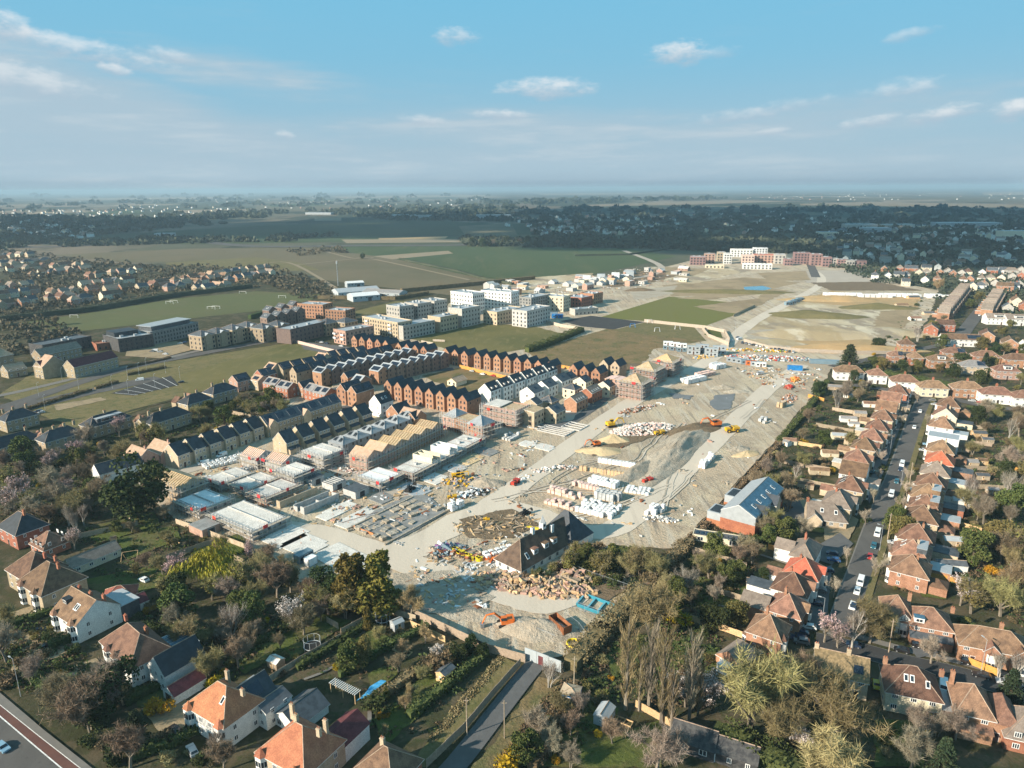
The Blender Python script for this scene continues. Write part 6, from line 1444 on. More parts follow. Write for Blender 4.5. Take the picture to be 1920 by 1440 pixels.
for i,(x,y,rf,wl,lb) in enumerate([(q[0]-8,)+q[1:] for q in LS]):
    ends='gg' if i in (5,11,12) else 'hh'
    h=vh(x,y,9.6 if i not in (2,3) else 12,9.6 if i not in (2,) else 7,5.2,56 if i not in (5,11,12) else -34,'',wl,rf,ends,40,(0,0),gabs=(.22,) if i not in (2,5,11,12) else (),chs=((0 if i%2 else .2,.12),),chm='brick_red',n=3)
    if i==4:h.slope('W' if False else 'N',-3,-.4,.2,.6,'solar','solar_panel',.08,'frame_white');h.slope('N',.2,3,.2,.6,'solar','solar_panel',.08,'frame_white')
    if i==0:h.ext_(-3,2,4.81,12,3,'flat','render_white','slate_mid')
    elif i in (2,):h.ext_(-2,4,3.51,9,4.4,'gy','render_white','tile_greybrown',rise=2.2)
    elif ends=='hh':h.ext_(-3.5,1.5,4.81,9+(i%3),2.7,('flat','gy','hip')[i%3],wl,('slab_pale','tile_brown','tile_brown')[i%3],rise=1.3)
    else:h.ext_(4.81,9.5,-3,3,2.6,'flat',wl,'tile_greybrown')
    if i>=8:lb=f'{lb}, {ORD[13-i]} from the street top on the left side'
    T(h,lb if len(lb.split())>3 else lb+' on the left of the street','house','houses along the left of the street')
h=House(1548,988,13,8.5,3.0,-18,'bungalow',(0,-1),'brick_buff','gh',46,'tile_greybrown',.5,ridge='tile_greybrown');h.chim(-6.2,0,.9,.8,1.4,'brick_red',1);h.sky('S',-1.5,.5,1.1);h.sky('S',3,.45,1.1);h.sky('N',3);h.gablet('S',-4,5,1.6,2.8,'brick_buff',45);h.wins('S',4,1,1.3,1.3,.8,skip=((0,0),(0,1)),panes=3);h.door('S',-.6);T(h,'dark roofed bungalow on the sandy gravel forecourt')

RS=[(1716,1092,'tile_brown','brick_orange','large brown hipped brick house nearest the street corner'),(1718,1062,'tile_brown','brick_orange','brown roofed house with grey flat rear dormer'),(1728,1030,'tile_brown','brick_buff','brown hipped house behind the bushy roadside evergreen'),(1738,993,'tile_brown','brick_buff','brown hipped house with rear conservatory'),(1744,972,'tile_brown','brick_orange','brown roofed house with slate flat dormer'),
      (1748,950,'tile_brown','brick_red','brown roofed house with white bargeboard dormer'),(1756,928,'tile_brown','render_white','long brown roofed house opposite the pollarded trees'),(1764,905,'tile_greybrown','render_cream','dark pyramid roofed house'),(1772,884,'tile_red','brick_orange','bright red pyramid roofed house with red drive'),(1774,862,'tile_brown','brick_orange','brown roofed house just below the wrapped white house'),
      (1776,815,'tile_brown','render_white','brown roofed house with scaffold behind the wrapped house'),(1783,795,'tile_brown','render_cream','cream gabled house'),(1790,775,'tile_brown','brick_orange','brown hipped house')]
for i,(x,y,rf,wl,lb) in enumerate([(q[0]-13,)+q[1:] for q in RS]):
    h=vh(x,y,9.6,10,5.2,56,'',wl,rf,'hh' if i!=11 else 'gg',40,(0,0),chs=((.0,-.14),),chm='brick_buff' if i%2 else 'brick_orange',n=3,sky=(('N',.2,.5),('N',-.1,.5)) if i%3==1 else ())
    if i not in (7,8):h.bay('N',2.4,2.8,1.0,4.8);
    if i in (1,4,5):h.dormer('S',0,6.5,.2,2.2,'tile_brown' if i!=1 else 'slate_mid','zinc')
    h.ext_(-4,1.5,-10-(i%3),-5.01,2.7,('hip','flat','flat')[i%3],wl,('tile_brown','zinc','slate_mid')[i%3],rise=1.5)
    if i>=11:lb+=f', {ORD[12-i]} from the street top on the right side'
    T(h,lb if len(lb.split())>4 else lb+' on the right of the street','house','houses along the right of the street')
h=House(1766,842,9,12,6.5,56,'wrapped_house',(0,0),'pallet_white',flat=True,roof='zinc',par=.25);mb=MB()
for k in range(8):mb.box(-4.62,-5.8+k*1.6,.2,-4.52,-5.68+k*1.6,6.3);mb.box(-4.4+k*1.15,6.0,.2,-4.28+k*1.15,6.1,6.3)
mb.build('scaffold_pole','scaffold',h.o);T(h,'house wrapped in white scaffold sheeting on the right of the street','wrapped house')
HS[0]=.96

XR=[(1592,714,15,'render_white','white semis with red brown roof beside the tall conifer'),(1645,720,9,'render_white','small white hipped house right of the white semis'),(1697,733,13,'render_white','white semis at the top of the street, left'),(1750,745,13,'render_cream','cream and white semis at the top of the street'),(1815,747,14,'brick_orange','brown roofed brick pair right of the street top'),(1870,758,14,'render_white','white semis with red car in front'),(1925,765,12,'render_white','white house cut by the right edge below the terraces'),
      (1700,660,9,'brick_orange','small brick house with tall double chimney'),(1680,683,8,'brick_orange','brick house with blue solar roof'),(1716,686,8,'brick_red','square red brick house with pyramid roof'),(1764,692,13,'brick_orange','brick semis with white box dormers'),(1790,677,13,'brick_orange','brick semis with dark solar patch'),(1850,684,14,'brick_orange','brick pair with gabled bay behind the dark conifer'),(1826,703,13,'brick_buff','grey roofed house with blue solar panels'),(1908,690,14,'brick_orange','brown roofed semis at the right edge'),(1888,712,12,'brick_pink','brick house with white dormer at the right edge'),
      (1805,650,26,'render_white','long white and brick terrace across the street end')]
for i,(x,y,L,wl,lb) in enumerate(XR):
    tr=i==16
    h=vh(x,y,L,8,5.0,-14 if not tr else -12,lb,wl,'tile_brown' if i!=13 else 'tile_grey','gg' if tr else 'hh',36,chs=((0,.05),) if not tr else (),n=max(2,int(L/3)),gabs=(.25,) if i in (12,14) else (),grp='houses beyond the street top')
    if i in (8,11,13,16):h.solar('S',L*.1,L*.42,.15,.8)
    if i in (10,15):h.dormer('S',0,4,.2,1.8,'render_white','slate_mid')
for (x,y,L,rot,wl,en,lb) in [(1744,627,13,60,'brick_red','gg','brown roofed brick house behind the pale dead tree'),(1769,620,12,-12,'brick_red','gg','brick house with black dormer band by the far road'),(1848,640,14,60,'brick_orange','gg','orange brick gable house right of the far road'),(1890,655,13,62,'brick_orange','gg','orange brick gable house with small white porch'),(1868,607,18,-10,'render_white','gg','white fronted terrace with long dormer'),(1905,609,18,-10,'render_white','gg','white fronted terrace at the right edge'),(1930,660,10,-10,'render_white','gg','grey roofed white house at the right edge')]:
    h=bh(x,y,L,9,5.2,rot,lb,wl,'tile_greybrown' if 'white' in wl else 'tile_brown',en,34,(0,0),ch=(),grp='houses along the far road')
    if L==18:h.dormer('S',0,7,.15,1.8,'render_white','tile_greybrown')
for nm,a,b,n,rot in (('left terrace of the far road',(1770,596),(1806,551),11,52),('right terrace of the far road',(1850,590),(1868,561),8,50)):
    for i,x,y in row(a,b,n):
        st_=(g(*b)-g(*a)).length/(n-1)
        h=House(x,y,8.5,round(st_-.25,1),5.2,-38,'terrace_house',(0,0),'brick_pink' if i%2 else 'brick_orange','gg',34,'tile_greybrown',.1);h.wins('E',2,2,1.1,1.2);h.ext_(-8.5,-4.26,-1.5,1.5,2.6,'flat','brick_orange',('slab_pale','osb','zinc','tile_grey')[i%4]);h.ext_(4.26,6.4,-1.7,1.7,4.8,'gx',rise=1.5,name='front_gable')
        T(h,f'{ORD[i]} house up the {nm}','house',nm)
HS[0]=1.0
# ---------------------------------------------------------------- estates further off: each house is its own thing
NH=[0]
def small_house(x,y,rot,wl,rf,phrase,L=9,Wd=7.5,H=5,ends='gg',grp='estate houses',pitch=40):
    h=House(x,y,L,Wd,H,rot,'house',(0,0),wl,ends,pitch,rf,.25)
    if y>500:h.wins('S',2,2,1.1,1.2);h.wins('W',1,2,1.0,1.1)
    if y>520:h.chim(L*.3,0,.9,.6,1.0,wl if wl.startswith('brick') else 'brick_red',1)
    A(h,phrase,'house',grp);NH[0]+=1;return h
rg=random.Random(11)
def estate(poly_rows,wls,rfs,phr,grp,rots,jit=3):
    for (a,b,n) in poly_rows:
        for i,x,y in row(a,b,n):
            x+=rg.uniform(-jit,jit);y+=rg.uniform(-jit,jit)*.3;wl=rg.choice(wls);rf=rg.choice(rfs);p=g(x,y)
            if not free(p,3):continue
            small_house(x,y,rg.choice(rots)+rg.uniform(-6,6),wl,rf,phr[wl],L=rg.choice((8,9,11,14)),ends=rg.choice(('gg','gg','hh')),grp=grp)
WN={'brick_buff':'buff brick estate house','brick_yellow':'yellow brick estate house','brick_pink':'pink brick estate house','brick_orange':'orange brick estate house','render_cream':'cream estate house','render_white':'white estate house','brick_red':'red brick estate house','stone_grey':'grey estate house'}
estate([((0,484),(62,480),8),((0,499),(95,493),10),((0,510),(160,500),11),((60,520),(160,508),7),((0,545),(54,540),6),((0,560),(60,552),6),((170,522),(262,510),6),((165,540),(255,530),6),((100,556),(240,545),9),((60,570),(130,562),5),((0,580),(48,575),4),((140,570),(215,560),5),((320,545),(420,524),8),((330,532),(440,514),8),((430,530),(505,516),6),((440,515),(500,506),5),((370,548),(440,538),5),((270,545),(320,532),4)],
       ['brick_buff','brick_yellow','brick_pink','brick_orange','render_cream','brick_buff'],['tile_brown','tile_greybrown','slate_mid','tile_buff','tile_brown'],WN,'houses of the left estate',[62,-28,62,55])
estate([((1640,524),(1780,515),8),((1660,512),(1800,503),7),((1700,500),(1900,494),9),((1780,520),(1915,512),8),((1800,532),(1915,525),7),((1885,545),(1915,540),3),((1880,570),(1918,575),3),((1820,545),(1860,540),4),((1700,535),(1760,530),3),((1890,585),(1918,583),2)],
       ['render_white','render_cream','brick_orange','brick_red','stone_grey'],['tile_greybrown','slate_mid','tile_brown','tile_greybrown'],WN,'houses of the right estate',[60,-25,58],6)

def far_town(polys,name,big=()):
    r2=random.Random(3);mb=MB();mats=['stone_grey','brick_pink','render_cream','tile_greybrown','slate_mid','zinc','render_white']
    for (x0,x1,y0,y1,n) in polys:
        for i in range(n):
            p=g(r2.uniform(x0,x1),r2.uniform(y0,y1));L,Wd,H=r2.uniform(8,14),r2.uniform(7,9),r2.uniform(4.5,6.5);a=r2.choice((1.0,-.5))+r2.uniform(-.3,.3);M=Matrix.Rotation(a,3,'Z');t=MB();w=r2.choice((0,6,1,6,2,6));rf=r2.choice((3,4,3))
            t.box(-L/2,-Wd/2,-.4,L/2,Wd/2,H,w);t.extx([(-Wd/2-.2,H+.01),(Wd/2+.2,H+.01),(0,H+3.2)],-L/2,L/2,rf,w);b=len(mb.v)
            mb.v+=[tuple(M@Vector(v)+p) for v in t.v];mb.f+=[tuple(b+q for q in f) for f in t.f];mb.m+=t.m
    for (x,y,L,Wd,H,w) in big:
        p=g(x,y);t=MB();t.box(-L/2,-Wd/2,-.4,L/2,Wd/2,H,w,5);M=Matrix.Rotation(r2.uniform(-.3,.1),3,'Z');b=len(mb.v);mb.v+=[tuple(M@Vector(v)+p) for v in t.v];mb.f+=[tuple(b+q for q in f) for f in t.f];mb.m+=t.m
    o=mb.build(name,mats);stuff(o);return o
o=far_town([(0,180,415,448,80),(0,200,395,410,60),(200,420,385,410,45),(950,1260,405,428,80),(1000,1230,428,442,70),(1260,1560,395,440,50),(1530,1920,425,452,120),(1560,1920,452,492,70),(400,900,372,395,70),(1400,1920,362,376,60),(100,700,366,380,50)],'distant_town',
     [(1610,433,70,30,16,0),(1640,437,60,25,12,5),(1810,426,150,40,12,5),(1550,446,40,20,12,2),(1900,448,60,20,16,2),(1680,428,80,25,10,0),(925,409,120,40,12,5),(770,408,150,50,10,5),(730,408,70,40,8,5),(310,442,40,20,6,5),(600,402,120,30,8,5),(1460,400,60,20,8,5)])
tag(o,'far off town of small pale and dark houses among the woods','town')
def far_house():pass
# ================================================================ FENCES, WALLS, HEDGES
F=fence
F([(735,1140),(800,1168),(850,1192),(910,1222),(985,1243)],2.2,'timber_grey','long weathered board fence between the gardens and the bare site',th=.08)
F([(545,641),(600,655),(662,670)],2.2,'pallet_pink','long pale pink wall edging the olive field',name='garden_wall',posts=False,cat='wall')
F([(862,690),(910,702),(962,714)],2.0,'timber_orange','yellow board fence in front of the long orange gable row',th=.1);F([(1048,689),(1074,694)],1.8,'timber_orange','short yellow board fence at the brown field')
F([(1018,604),(1050,613),(1090,620)],2.4,'timber_pale','pale hoarding left of the dark sports court');F([(1208,604),(1262,610),(1320,616),(1358,624)],2.4,'timber_pale','pale hoarding along the near side of the pitch');F([(1316,617),(1328,632),(1366,648)],2.4,'timber_pale','curved pale hoarding round the small lawn');F([(1358,622),(1368,640),(1366,652)],2.4,'timber_pale','pale hoarding bending down to the site compound')
F([(1394,641),(1440,654),(1500,660),(1600,664),(1672,664)],2.2,'timber_pale','long pale hoarding in front of the sand heaps');F([(1375,594),(1400,582),(1416,575)],2.0,'timber_grey','dark hoarding at the far corner of the pitch')
F([(790,642),(812,646)],1.5,'timber_pale','small pale fence panel in the olive field, left');F([(812,640),(834,641)],1.5,'timber_pale','small pale fence panel in the olive field, right')
F([(386,765),(450,780),(520,795)],1.8,'brick_yellow','old brick garden wall behind the stepped terrace',name='garden_wall',posts=False,cat='wall')
F([(330,982),(380,1000),(440,1022),(500,1045),(560,1090)],1.8,'brick_buff','pale wall between the left gardens and the part built decks',name='garden_wall',posts=False,cat='wall')
F([(1275,1030),(1335,968),(1400,892),(1452,836),(1500,780),(1545,722)],1.8,'timber_grey','long weathered fence down the right edge of the site')
F([(740,850),(820,880)],.3,'concrete','low kerb wall',name='low_wall',posts=False,cat='wall') if False else None
F([(800,1440),(870,1372),(930,1300),(976,1248)],1.9,'timber_grey','grey board fence along the left of the lane',th=.08)
F([(984,1236),(1052,1262)],3.0,'cabin_grey','grey blue site hoarding across the end of the lane',posts=False,th=.12);mb=MB();mb.box(-.6,-.1,0,.6,.1,2.3);p_=g(1014,1247.5);mb.build('site_door','maroon',None,(p_.x,p_.y,0),R(-27));tag(bpy.data.objects['site_door'],'small maroon door in the grey blue hoarding','door')
for i,(pts,m,ph) in enumerate([([(613,1168),(635,1180)],'timber_grey','short grey fence panel'),([(640,1190),(700,1158)],'timber_grey','board garden fence'),([(730,1150),(780,1165)],'timber_grey','board garden fence'),([(770,1175),(835,1205)],'timber','picket garden fence'),([(490,1290),(560,1245),(640,1200)],'timber_grey','board garden fence'),
        ([(1190,1325),(1270,1370),(1320,1385)],'timber','pale panel fence under the poplars'),([(1295,1165),(1360,1185),(1400,1200)],'timber','pale garden wall'),([(1330,1110),(1400,1130),(1440,1150)],'timber_grey','board garden fence'),([(1300,1035),(1400,1065)],'timber_grey','lattice garden fence'),
        ([(1515,745),(1545,753)],'timber_orange','orange board fence panel'),([(1560,770),(1610,778)],'timber_grey','board garden fence'),([(1480,832),(1540,842)],'timber','pale panel fence'),([(1530,800),(1600,812)],'timber_grey','board garden fence'),([(1470,870),(1560,885)],'timber_grey','board garden fence'),([(1500,905),(1580,920)],'timber_grey','board garden fence'),
        ([(1890,882),(1925,886)],'timber_orange','orange board fence panel'),([(1800,880),(1880,884)],'timber_grey','board garden fence'),([(1800,915),(1900,920)],'timber_grey','board garden fence'),([(1790,985),(1840,1000)],'timber','pale garden wall'),([(1785,955),(1860,965)],'timber_grey','board garden fence'),([(1725,1080),(1795,1095)],'timber_orange','orange brick garden wall'),([(1440,1030),(1480,1040)],'timber_orange','orange brick garden wall'),
        ([(1815,1245),(1870,1268)],'timber_orange','orange brick front wall'),([(440,1050),(540,1100)],'timber_grey','board garden fence'),([(150,1010),(260,985)],'timber_grey','board garden fence'),([(300,1055),(400,1020)],'timber_grey','board garden fence'),([(1780,830),(1860,838)],'timber_grey','board garden fence'),([(1770,800),(1850,806)],'timber_grey','board garden fence')]):
    F(pts,1.7,m,None,ph)
mesh_fence([(1073,1138),(1120,1155),(1160,1166)],phrase='mesh fence below the blue pool frame');mesh_fence([(1050,1060),(1110,1085),(1190,1112)],phrase='mesh fence beside the old white house');mesh_fence([(960,1172),(1010,1192),(1040,1205)],phrase='mesh fence by the brown skip');mesh_fence([(694,990),(745,1012),(790,990)],phrase='mesh fence at the dug foundation pit');mesh_fence([(1065,1165),(1085,1180),(1095,1195)],phrase='mesh fence by the yellow hoop')
HG=[([(990,660),(1040,643),(1090,622)],5,4,'hedge_green','dark field hedge between the olive and brown fields'),([(450,1222),(520,1192),(590,1150)],2,1.8,'hedge_green',None),([(640,1268),(720,1220),(800,1178)],1.8,1.7,'hedge_green',None),([(700,1320),(790,1260),(850,1215)],1.8,1.8,'hedge_brown',None),([(770,1345),(850,1280),(910,1228)],2.2,2,'hedge_green',None),([(560,1255),(640,1205),(700,1165)],1.6,1.6,'hedge_green',None),
      ([(98,1215),(140,1200),(172,1178)],2.5,2.2,'hedge_green',None),([(0,1180),(50,1165),(100,1148)],2,1.6,'hedge_green',None),([(52,1268),(122,1312),(185,1362)],2.4,2.2,'hedge_green','thick clipped hedge along the avenue pavement'),([(240,1320),(300,1288),(335,1262)],2.2,1.8,'hedge_green',None),([(255,1420),(320,1400),(372,1372)],2,1.8,'hedge_green',None),([(60,1190),(110,1180),(165,1150)],1.8,1.5,'shrub_h' if False else 'leaf_olive',None),
      ([(1210,1110),(1245,1070),(1290,1025)],4,3,'hedge_brown','bramble hedge at the right corner of the site'),([(1075,1250),(1130,1190),(1200,1115)],5,3.2,'hedge_brown','overgrown hedge right of the blue pool frame'),([(1290,1020),(1345,965),(1405,895),(1460,835)],2.2,1.7,'hedge_brown',None),([(1460,832),(1510,775),(1552,718)],2.6,2,'hedge_green',None),([(1350,1395),(1420,1425),(1500,1470)],5,4.5,'hedge_green','tall bright green hedge by the black barn'),
      ([(240,690),(320,672),(225,692)][:2],1.5,1.4,'hedge_brown',None),([(0,783),(80,760),(170,733)],2,1.6,'hedge_brown','brown hedge along the avenue, left part'),([(180,730),(220,718)],2,1.6,'hedge_brown',None),([(240,704),(310,690)],2,1.6,'hedge_brown',None),([(0,690 if False else 602),(160,585),(330,556),(470,540)],6,5,'wood_far','dark hedge of trees behind the playing field goals'),([(470,598),(560,574)],5,4.5,'hedge_green',None),([(755,548),(880,536),(1000,524)],6,5,'hedge_brown','tree hedge behind the white far flats'),
      ([(750,487),(860,510),(900,522),(960,534)],5,3,'wood_far','hedge between the ploughed and the green field'),([(600,560),(740,562),(800,552)],6,4,'hedge_brown',None),([(1260,466),(1180,478),(1080,480)],5,3,'wood_far',None),([(1785,730),(1850,740),(1900,748)],2,1.6,'hedge_green',None),([(1660,700),(1720,712),(1790,725)],2.5,2,'hedge_green',None),([(1630,675),(1680,690)],2.5,2,'hedge_green',None),([(500,905-90),(430,790)],2.5,2,'hedge_green',None),([(1000,1440),(1050,1340),(1075,1290)],3,2.2,'hedge_brown',None),([(1235,1065),(1200,1050),(1150,1040)],4,2.6,'hedge_green',None)]
for pts,w,hh,kd,lb in HG:hedge(pts,w,hh,kd,lb,phrase='garden hedge',dens=13 if pts[0][1]>600 else 2)
# ================================================================ SITE OBJECTS
mound(1268,846,40,8,2.6,57,'heap_grey','long grey spoil bank beside the straight haul road',flat=.25,rough=.6,nr=20,na=90);mound(1188,888,15,5,2.6,52,'heap_grey','low end of the grey spoil bank by the materials yard');mound(1300,806,17,5.5,2.6,20,'heap_brown','dark brown earth heap under the orange excavator')
mound(1150,826,7,5,2.4,0,'heap_sand','pale sand heap beside the white rubble');mound(1125,846,9,5,1.8,10,'heap_sand','orange sand heap in front of the small orange excavator');mound(912,908,6,5,2.4,0,'heap_grey','small grey cone heap by the yellow machines');mound(1004,1180,9,5.5,2.6,-20,'heap_grey','grey earth heap beside the brown skip');mound(880,1150,9,4,.8,-20,'heap_grey','low scraped earth heap near the board fence')
mound(1525,592,40,16,4.5,-5,'grass_heap','grassy mound on the far sand');mound(1645,577,30,14,3.6,-5,'grass_heap','grassy mound beside the far orange sand');mound(1580,625,62,26,3.2,-6,'sand_pale','broad pale sand plateau below the grassy mounds',flat=.45);mound(1600,656,44,10,3.2,-8,'sand','orange sand bank above the long hoarding',flat=.4);mound(1560,563,40,12,4,-5,'sand','far orange sand heap beside the blue cabins',flat=.3)
mound(1198,545,16,6,3,10,'heap_brown','dark earth heap in the far works');mound(1370,548,60,14,2.5,-10,'grass_heap','low grassy rise beside the pond',flat=.3);mound(1165,690,22,7,2.2,20,'heap_brown','brown earth bank behind the scaffolded flats');mound(1380,735,6,3,1.4,0,'heap_grey','small grey heap on the bare ground, nearer');mound(1355,727,6,3.5,1.5,0,'heap_grey','small grey heap on the bare ground, farther');mound(1400,852,6,3,1.5,30,'heap_sand','small sand heap right of the haul road');mound(1385,842,5,3,1.2,30,'heap_grey','small grey heap right of the haul road')
rubble(1205,806,15,7,2.6,20,['pallet_pink','concrete','slab_pale'],520,.9,'pale heap of broken rubble beside the haul road');rubble(1000,1098,17,5,2.2,-14,['timber','timber_grey','timber_grey','brick_pink','timber'],520,.8,'heap of broken timber and brick in front of the old white house',long=2.2);rubble(1075,1086,6,4,2.2,20,['timber','brick_pink','timber_grey'],120,.9,'small heap of broken boards beside the mesh fence',long=2)
rubble(925,984,14,6.5,.3,10,['timber_grey','timber','bark_grey'],120,.4,'spread of felled logs and branches left of the old house','log_pile','log pile',long=9);rubble(1015,770-5,3,2,.6,0,['rust','pallet_pink'],24,.6,'scrap pile by the cream houses');rubble(1195,768,12,3.4,.9,35,['rust','pallet_pink','block','timber_grey'],130,.8,'line of mixed scrap along the bare plots');rubble(1040,880,9,3,.8,15,['pallet_pink','block','pallet_white'],90,.7,'scattered pink and white blocks left of the yard');rubble(1480,748,9,3.4,.8,60,['rust','brick_pink','steel'],80,.8,'rusty scaffold scrap beside the haul road top')
rubble(838,1032,5,3,.7,30,['pipe_purple','steel','cabin_blue'],60,.9,'purple pipe fittings near the road junction','pipe_pile','pipe pile',long=3);rubble(855,1042,8,2.2,.5,-14,['rust','timber_grey'],60,.6,'brown pipe bundle beside the yellow drums','pipe_pile','pipe pile',long=7);rubble(930,1045,4,1.6,.6,20,['pipe_orange','machine_orange'],30,.6,'orange pipe bundle below the white bags','pipe_pile','pipe pile',long=5);rubble(655,882,8,3,.5,-20,['slab_pale','timber_grey','pallet_pink'],70,.8,'scattered boards on the dirt before the long terrace')
rubble(868,905,8,4,.7,0,['pallet_pink','machine_yellow','steel','timber'],90,.8,'jumble of materials near the grey cone heap');rubble(890,925,6,3,.9,20,['pallet_white','pallet_grey','rubber'],70,.9,'white and grey bags in a heap by the haul road');rubble(1330,668,14,4,.9,30,['pallet_white','timber','machine_yellow','cabin_blue'],120,.9,'mixed stores in the site compound');rubble(1440,672,26,7,1.4,-10,['pallet_white','pallet_grey','timber','machine_red','cabin_blue','pallet_white'],420,1.0,'mass of white and coloured stores in the compound corner');rubble(1420,658,22,3.5,1.2,-10,['machine_yellow','timber_orange','pallet_white','car_green'],160,.9,'yellow and green stores behind the long grey cabin');rubble(1490,712,6,2,1.4,60,['timber_orange','machine_orange'],60,1.0,'orange barriers stacked by the haul road top')
rubble(1480,727,4,2.2,1.6,60,['brick_red','machine_red'],50,1.0,'dark red stillage stack by the haul road top');rubble(1240,975,6,2,.9,-15,['steel','slab_pale','pallet_grey'],60,.8,'grey panels lying right of the haul road bend');rubble(1340,1000 if False else 985,.1,.1,.1,0,['steel'],1,.1,'tiny steel scrap') if False else None
PB='pallet packs in the materials yard'
yard(1050,949,-33,8,2,1.35,1.3,2,1.2,1.0,1.1,'pallet_pink','pink wrapped brick pack in the front row of the yard',PB,seed=1);yard(1062,930,-33,10,2,1.35,1.3,2,1.2,1.0,1.15,'pallet_pink','pink wrapped brick pack in the second row of the yard',PB,seed=2);yard(1122,957,-30,9,6,1.4,1.6,1,1.2,1.1,1.7,'pallet_white','white wrapped block pack in the big white stack',PB,seed=3,miss=.16);yard(1132,908,-33,8,3,1.35,1.5,1,1.2,1.1,2.0,'pallet_white','white wrapped pack in the middle stack of the yard',PB,seed=4)
yard(1100,915,-33,8,2,1.35,1.3,1,1.2,1.0,1.7,'pallet_pink','pink wrapped pack behind the big white stack',PB,seed=5);yard(1132,888,-24,14,1,1.3,1.3,1,1.2,1.3,1.8,'timber','tan pack in the long row of the yard',PB,seed=6);yard(1156,872,-24,11,1,1.3,1.3,1,1.2,1.3,1.9,'pallet_white','white wrapped pack in the far row of the yard',PB,seed=7);yard(1140,935,-30,6,3,1.4,1.5,1,1.2,1.1,2.6,'pallet_grey','grey sheeted pack in the tall stack of the yard',PB,seed=8)
yard(1325,868,58,10,2,1.35,1.35,2,1.2,1.1,1.2,'pallet_white','white wrapped pack in the lone double row beside the haul road','pallet packs beside the haul road',miss=.02,seed=9);yard(1228,962,50,5,3,1.35,1.35,2,1.2,1.1,1.3,'pallet_white','white wrapped pack in the small stack by the haul road bend','pallet packs beside the haul road',seed=10);yard(1196,921,-20,6,4,1.4,1.4,1,1.2,1.1,.9,'pallet_white','white wrapped pack under the spoil bank','pallet packs under the spoil bank',seed=11)
yard(935,1038,30,5,2,1.9,1.7,1,1.3,1.2,1.3,'pallet_white','white bulk bag near the old house','white bulk bags by the old house',seed=12,miss=.2,name='bulk_bag');yard(420,868,40,9,4,1.7,1.7,1,1.1,1.0,1.2,'pallet_white','white bulk bag on the plots below the stepped terrace','white bulk bags below the stepped terrace',miss=.1,seed=13,name='bulk_bag');yard(450,885,40,6,2,1.7,1.7,1,1.1,1.0,1.2,'pallet_grey','grey bulk bag below the stepped terrace','grey bulk bags below the stepped terrace',miss=.1,seed=14,name='bulk_bag')
yard(1430,790,60,4,2,2.0,1.8,1,1.3,1.2,1.4,'pallet_grey','grey pack scattered right of the haul road','packs right of the haul road',miss=.3,seed=15);yard(1465,762,50,3,2,2.0,1.6,2,1.5,1.2,1.3,'osb','plywood crate by the haul road top','crates by the haul road top',seed=16,name='crate');yard(1660,557,-8,22,2,5.0,6.5,1,4.2,3.6,3.2,'pallet_white','white wrapped stack on the far edge of the sand','white stacks beyond the sand',miss=.15,seed=17,name='wrapped_stack');yard(855,953,45,4,2,1.4,1.4,2,1.2,1.1,1.2,'pallet_white','white wrapped pack beside the haul road junction','packs at the haul road junction',seed=18)
yard(958,822,55,5,3,1.5,1.5,2,1.2,1.1,1.1,'pallet_grey','grey pack by the pale site road','packs by the pale site road',seed=19,miss=.2);yard(1300,705 if False else 715,35,5,2,3.0,3.0,1,2.6,2.4,2.4,'pallet_white','large white wrapped stack on the bare ground edge','large white stacks by the site road',miss=0,seed=20,name='wrapped_stack');yard(1322,704,35,4,2,3.0,3.0,1,2.6,2.2,2.0,'pallet_pink','pinkish wrapped stack on the bare ground edge','pink stacks by the site road',miss=.1,seed=21,name='wrapped_stack');yard(1345,690,35,3,2,3.0,3.0,1,2.6,2.4,2.6,'pallet_white','white wrapped stack nearest the compound road','large white stacks by the compound',miss=0,seed=22,name='wrapped_stack')

rg=random.Random(31)
SITEP=[(700,1010),(940,900),(1130,800),(1330,700),(1420,690),(1530,715),(1440,830),(1330,960),(1260,1015),(1130,1000),(940,965),(860,1000),(760,1050)]
n_=0
while n_<18:
    x,y=rg.uniform(700,1540),rg.uniform(690,1010)
    if not inpoly(x,y,SITEP):continue
    n_+=1;a=R(rg.choice((56,50,62,30,80,-10)))+rg.uniform(-.2,.2);p=g(x,y);pts=[p];
    for _ in range(6):a+=rg.uniform(-.22,.22);pts.append(pts[-1]+Vector((math.cos(a),math.sin(a),0))*rg.uniform(4,9))
    q_=[proj(q) for q in pts]
    if not all(inpoly(u,v,SITEP) for u,v in q_):continue
    for k_ in (-1,1):ribbon('wheel_track',[proj(q+Vector((-math.sin(a),math.cos(a),0))*k_*.9) for q in pts],.5,.013,rg.choice(('haul_road','haul_road','site_road','heap_grey')),amp=.1)
deb=MB();DM=['timber','block','brick_pink','pallet_grey','timber_grey','rust','pallet_white','heap_grey']
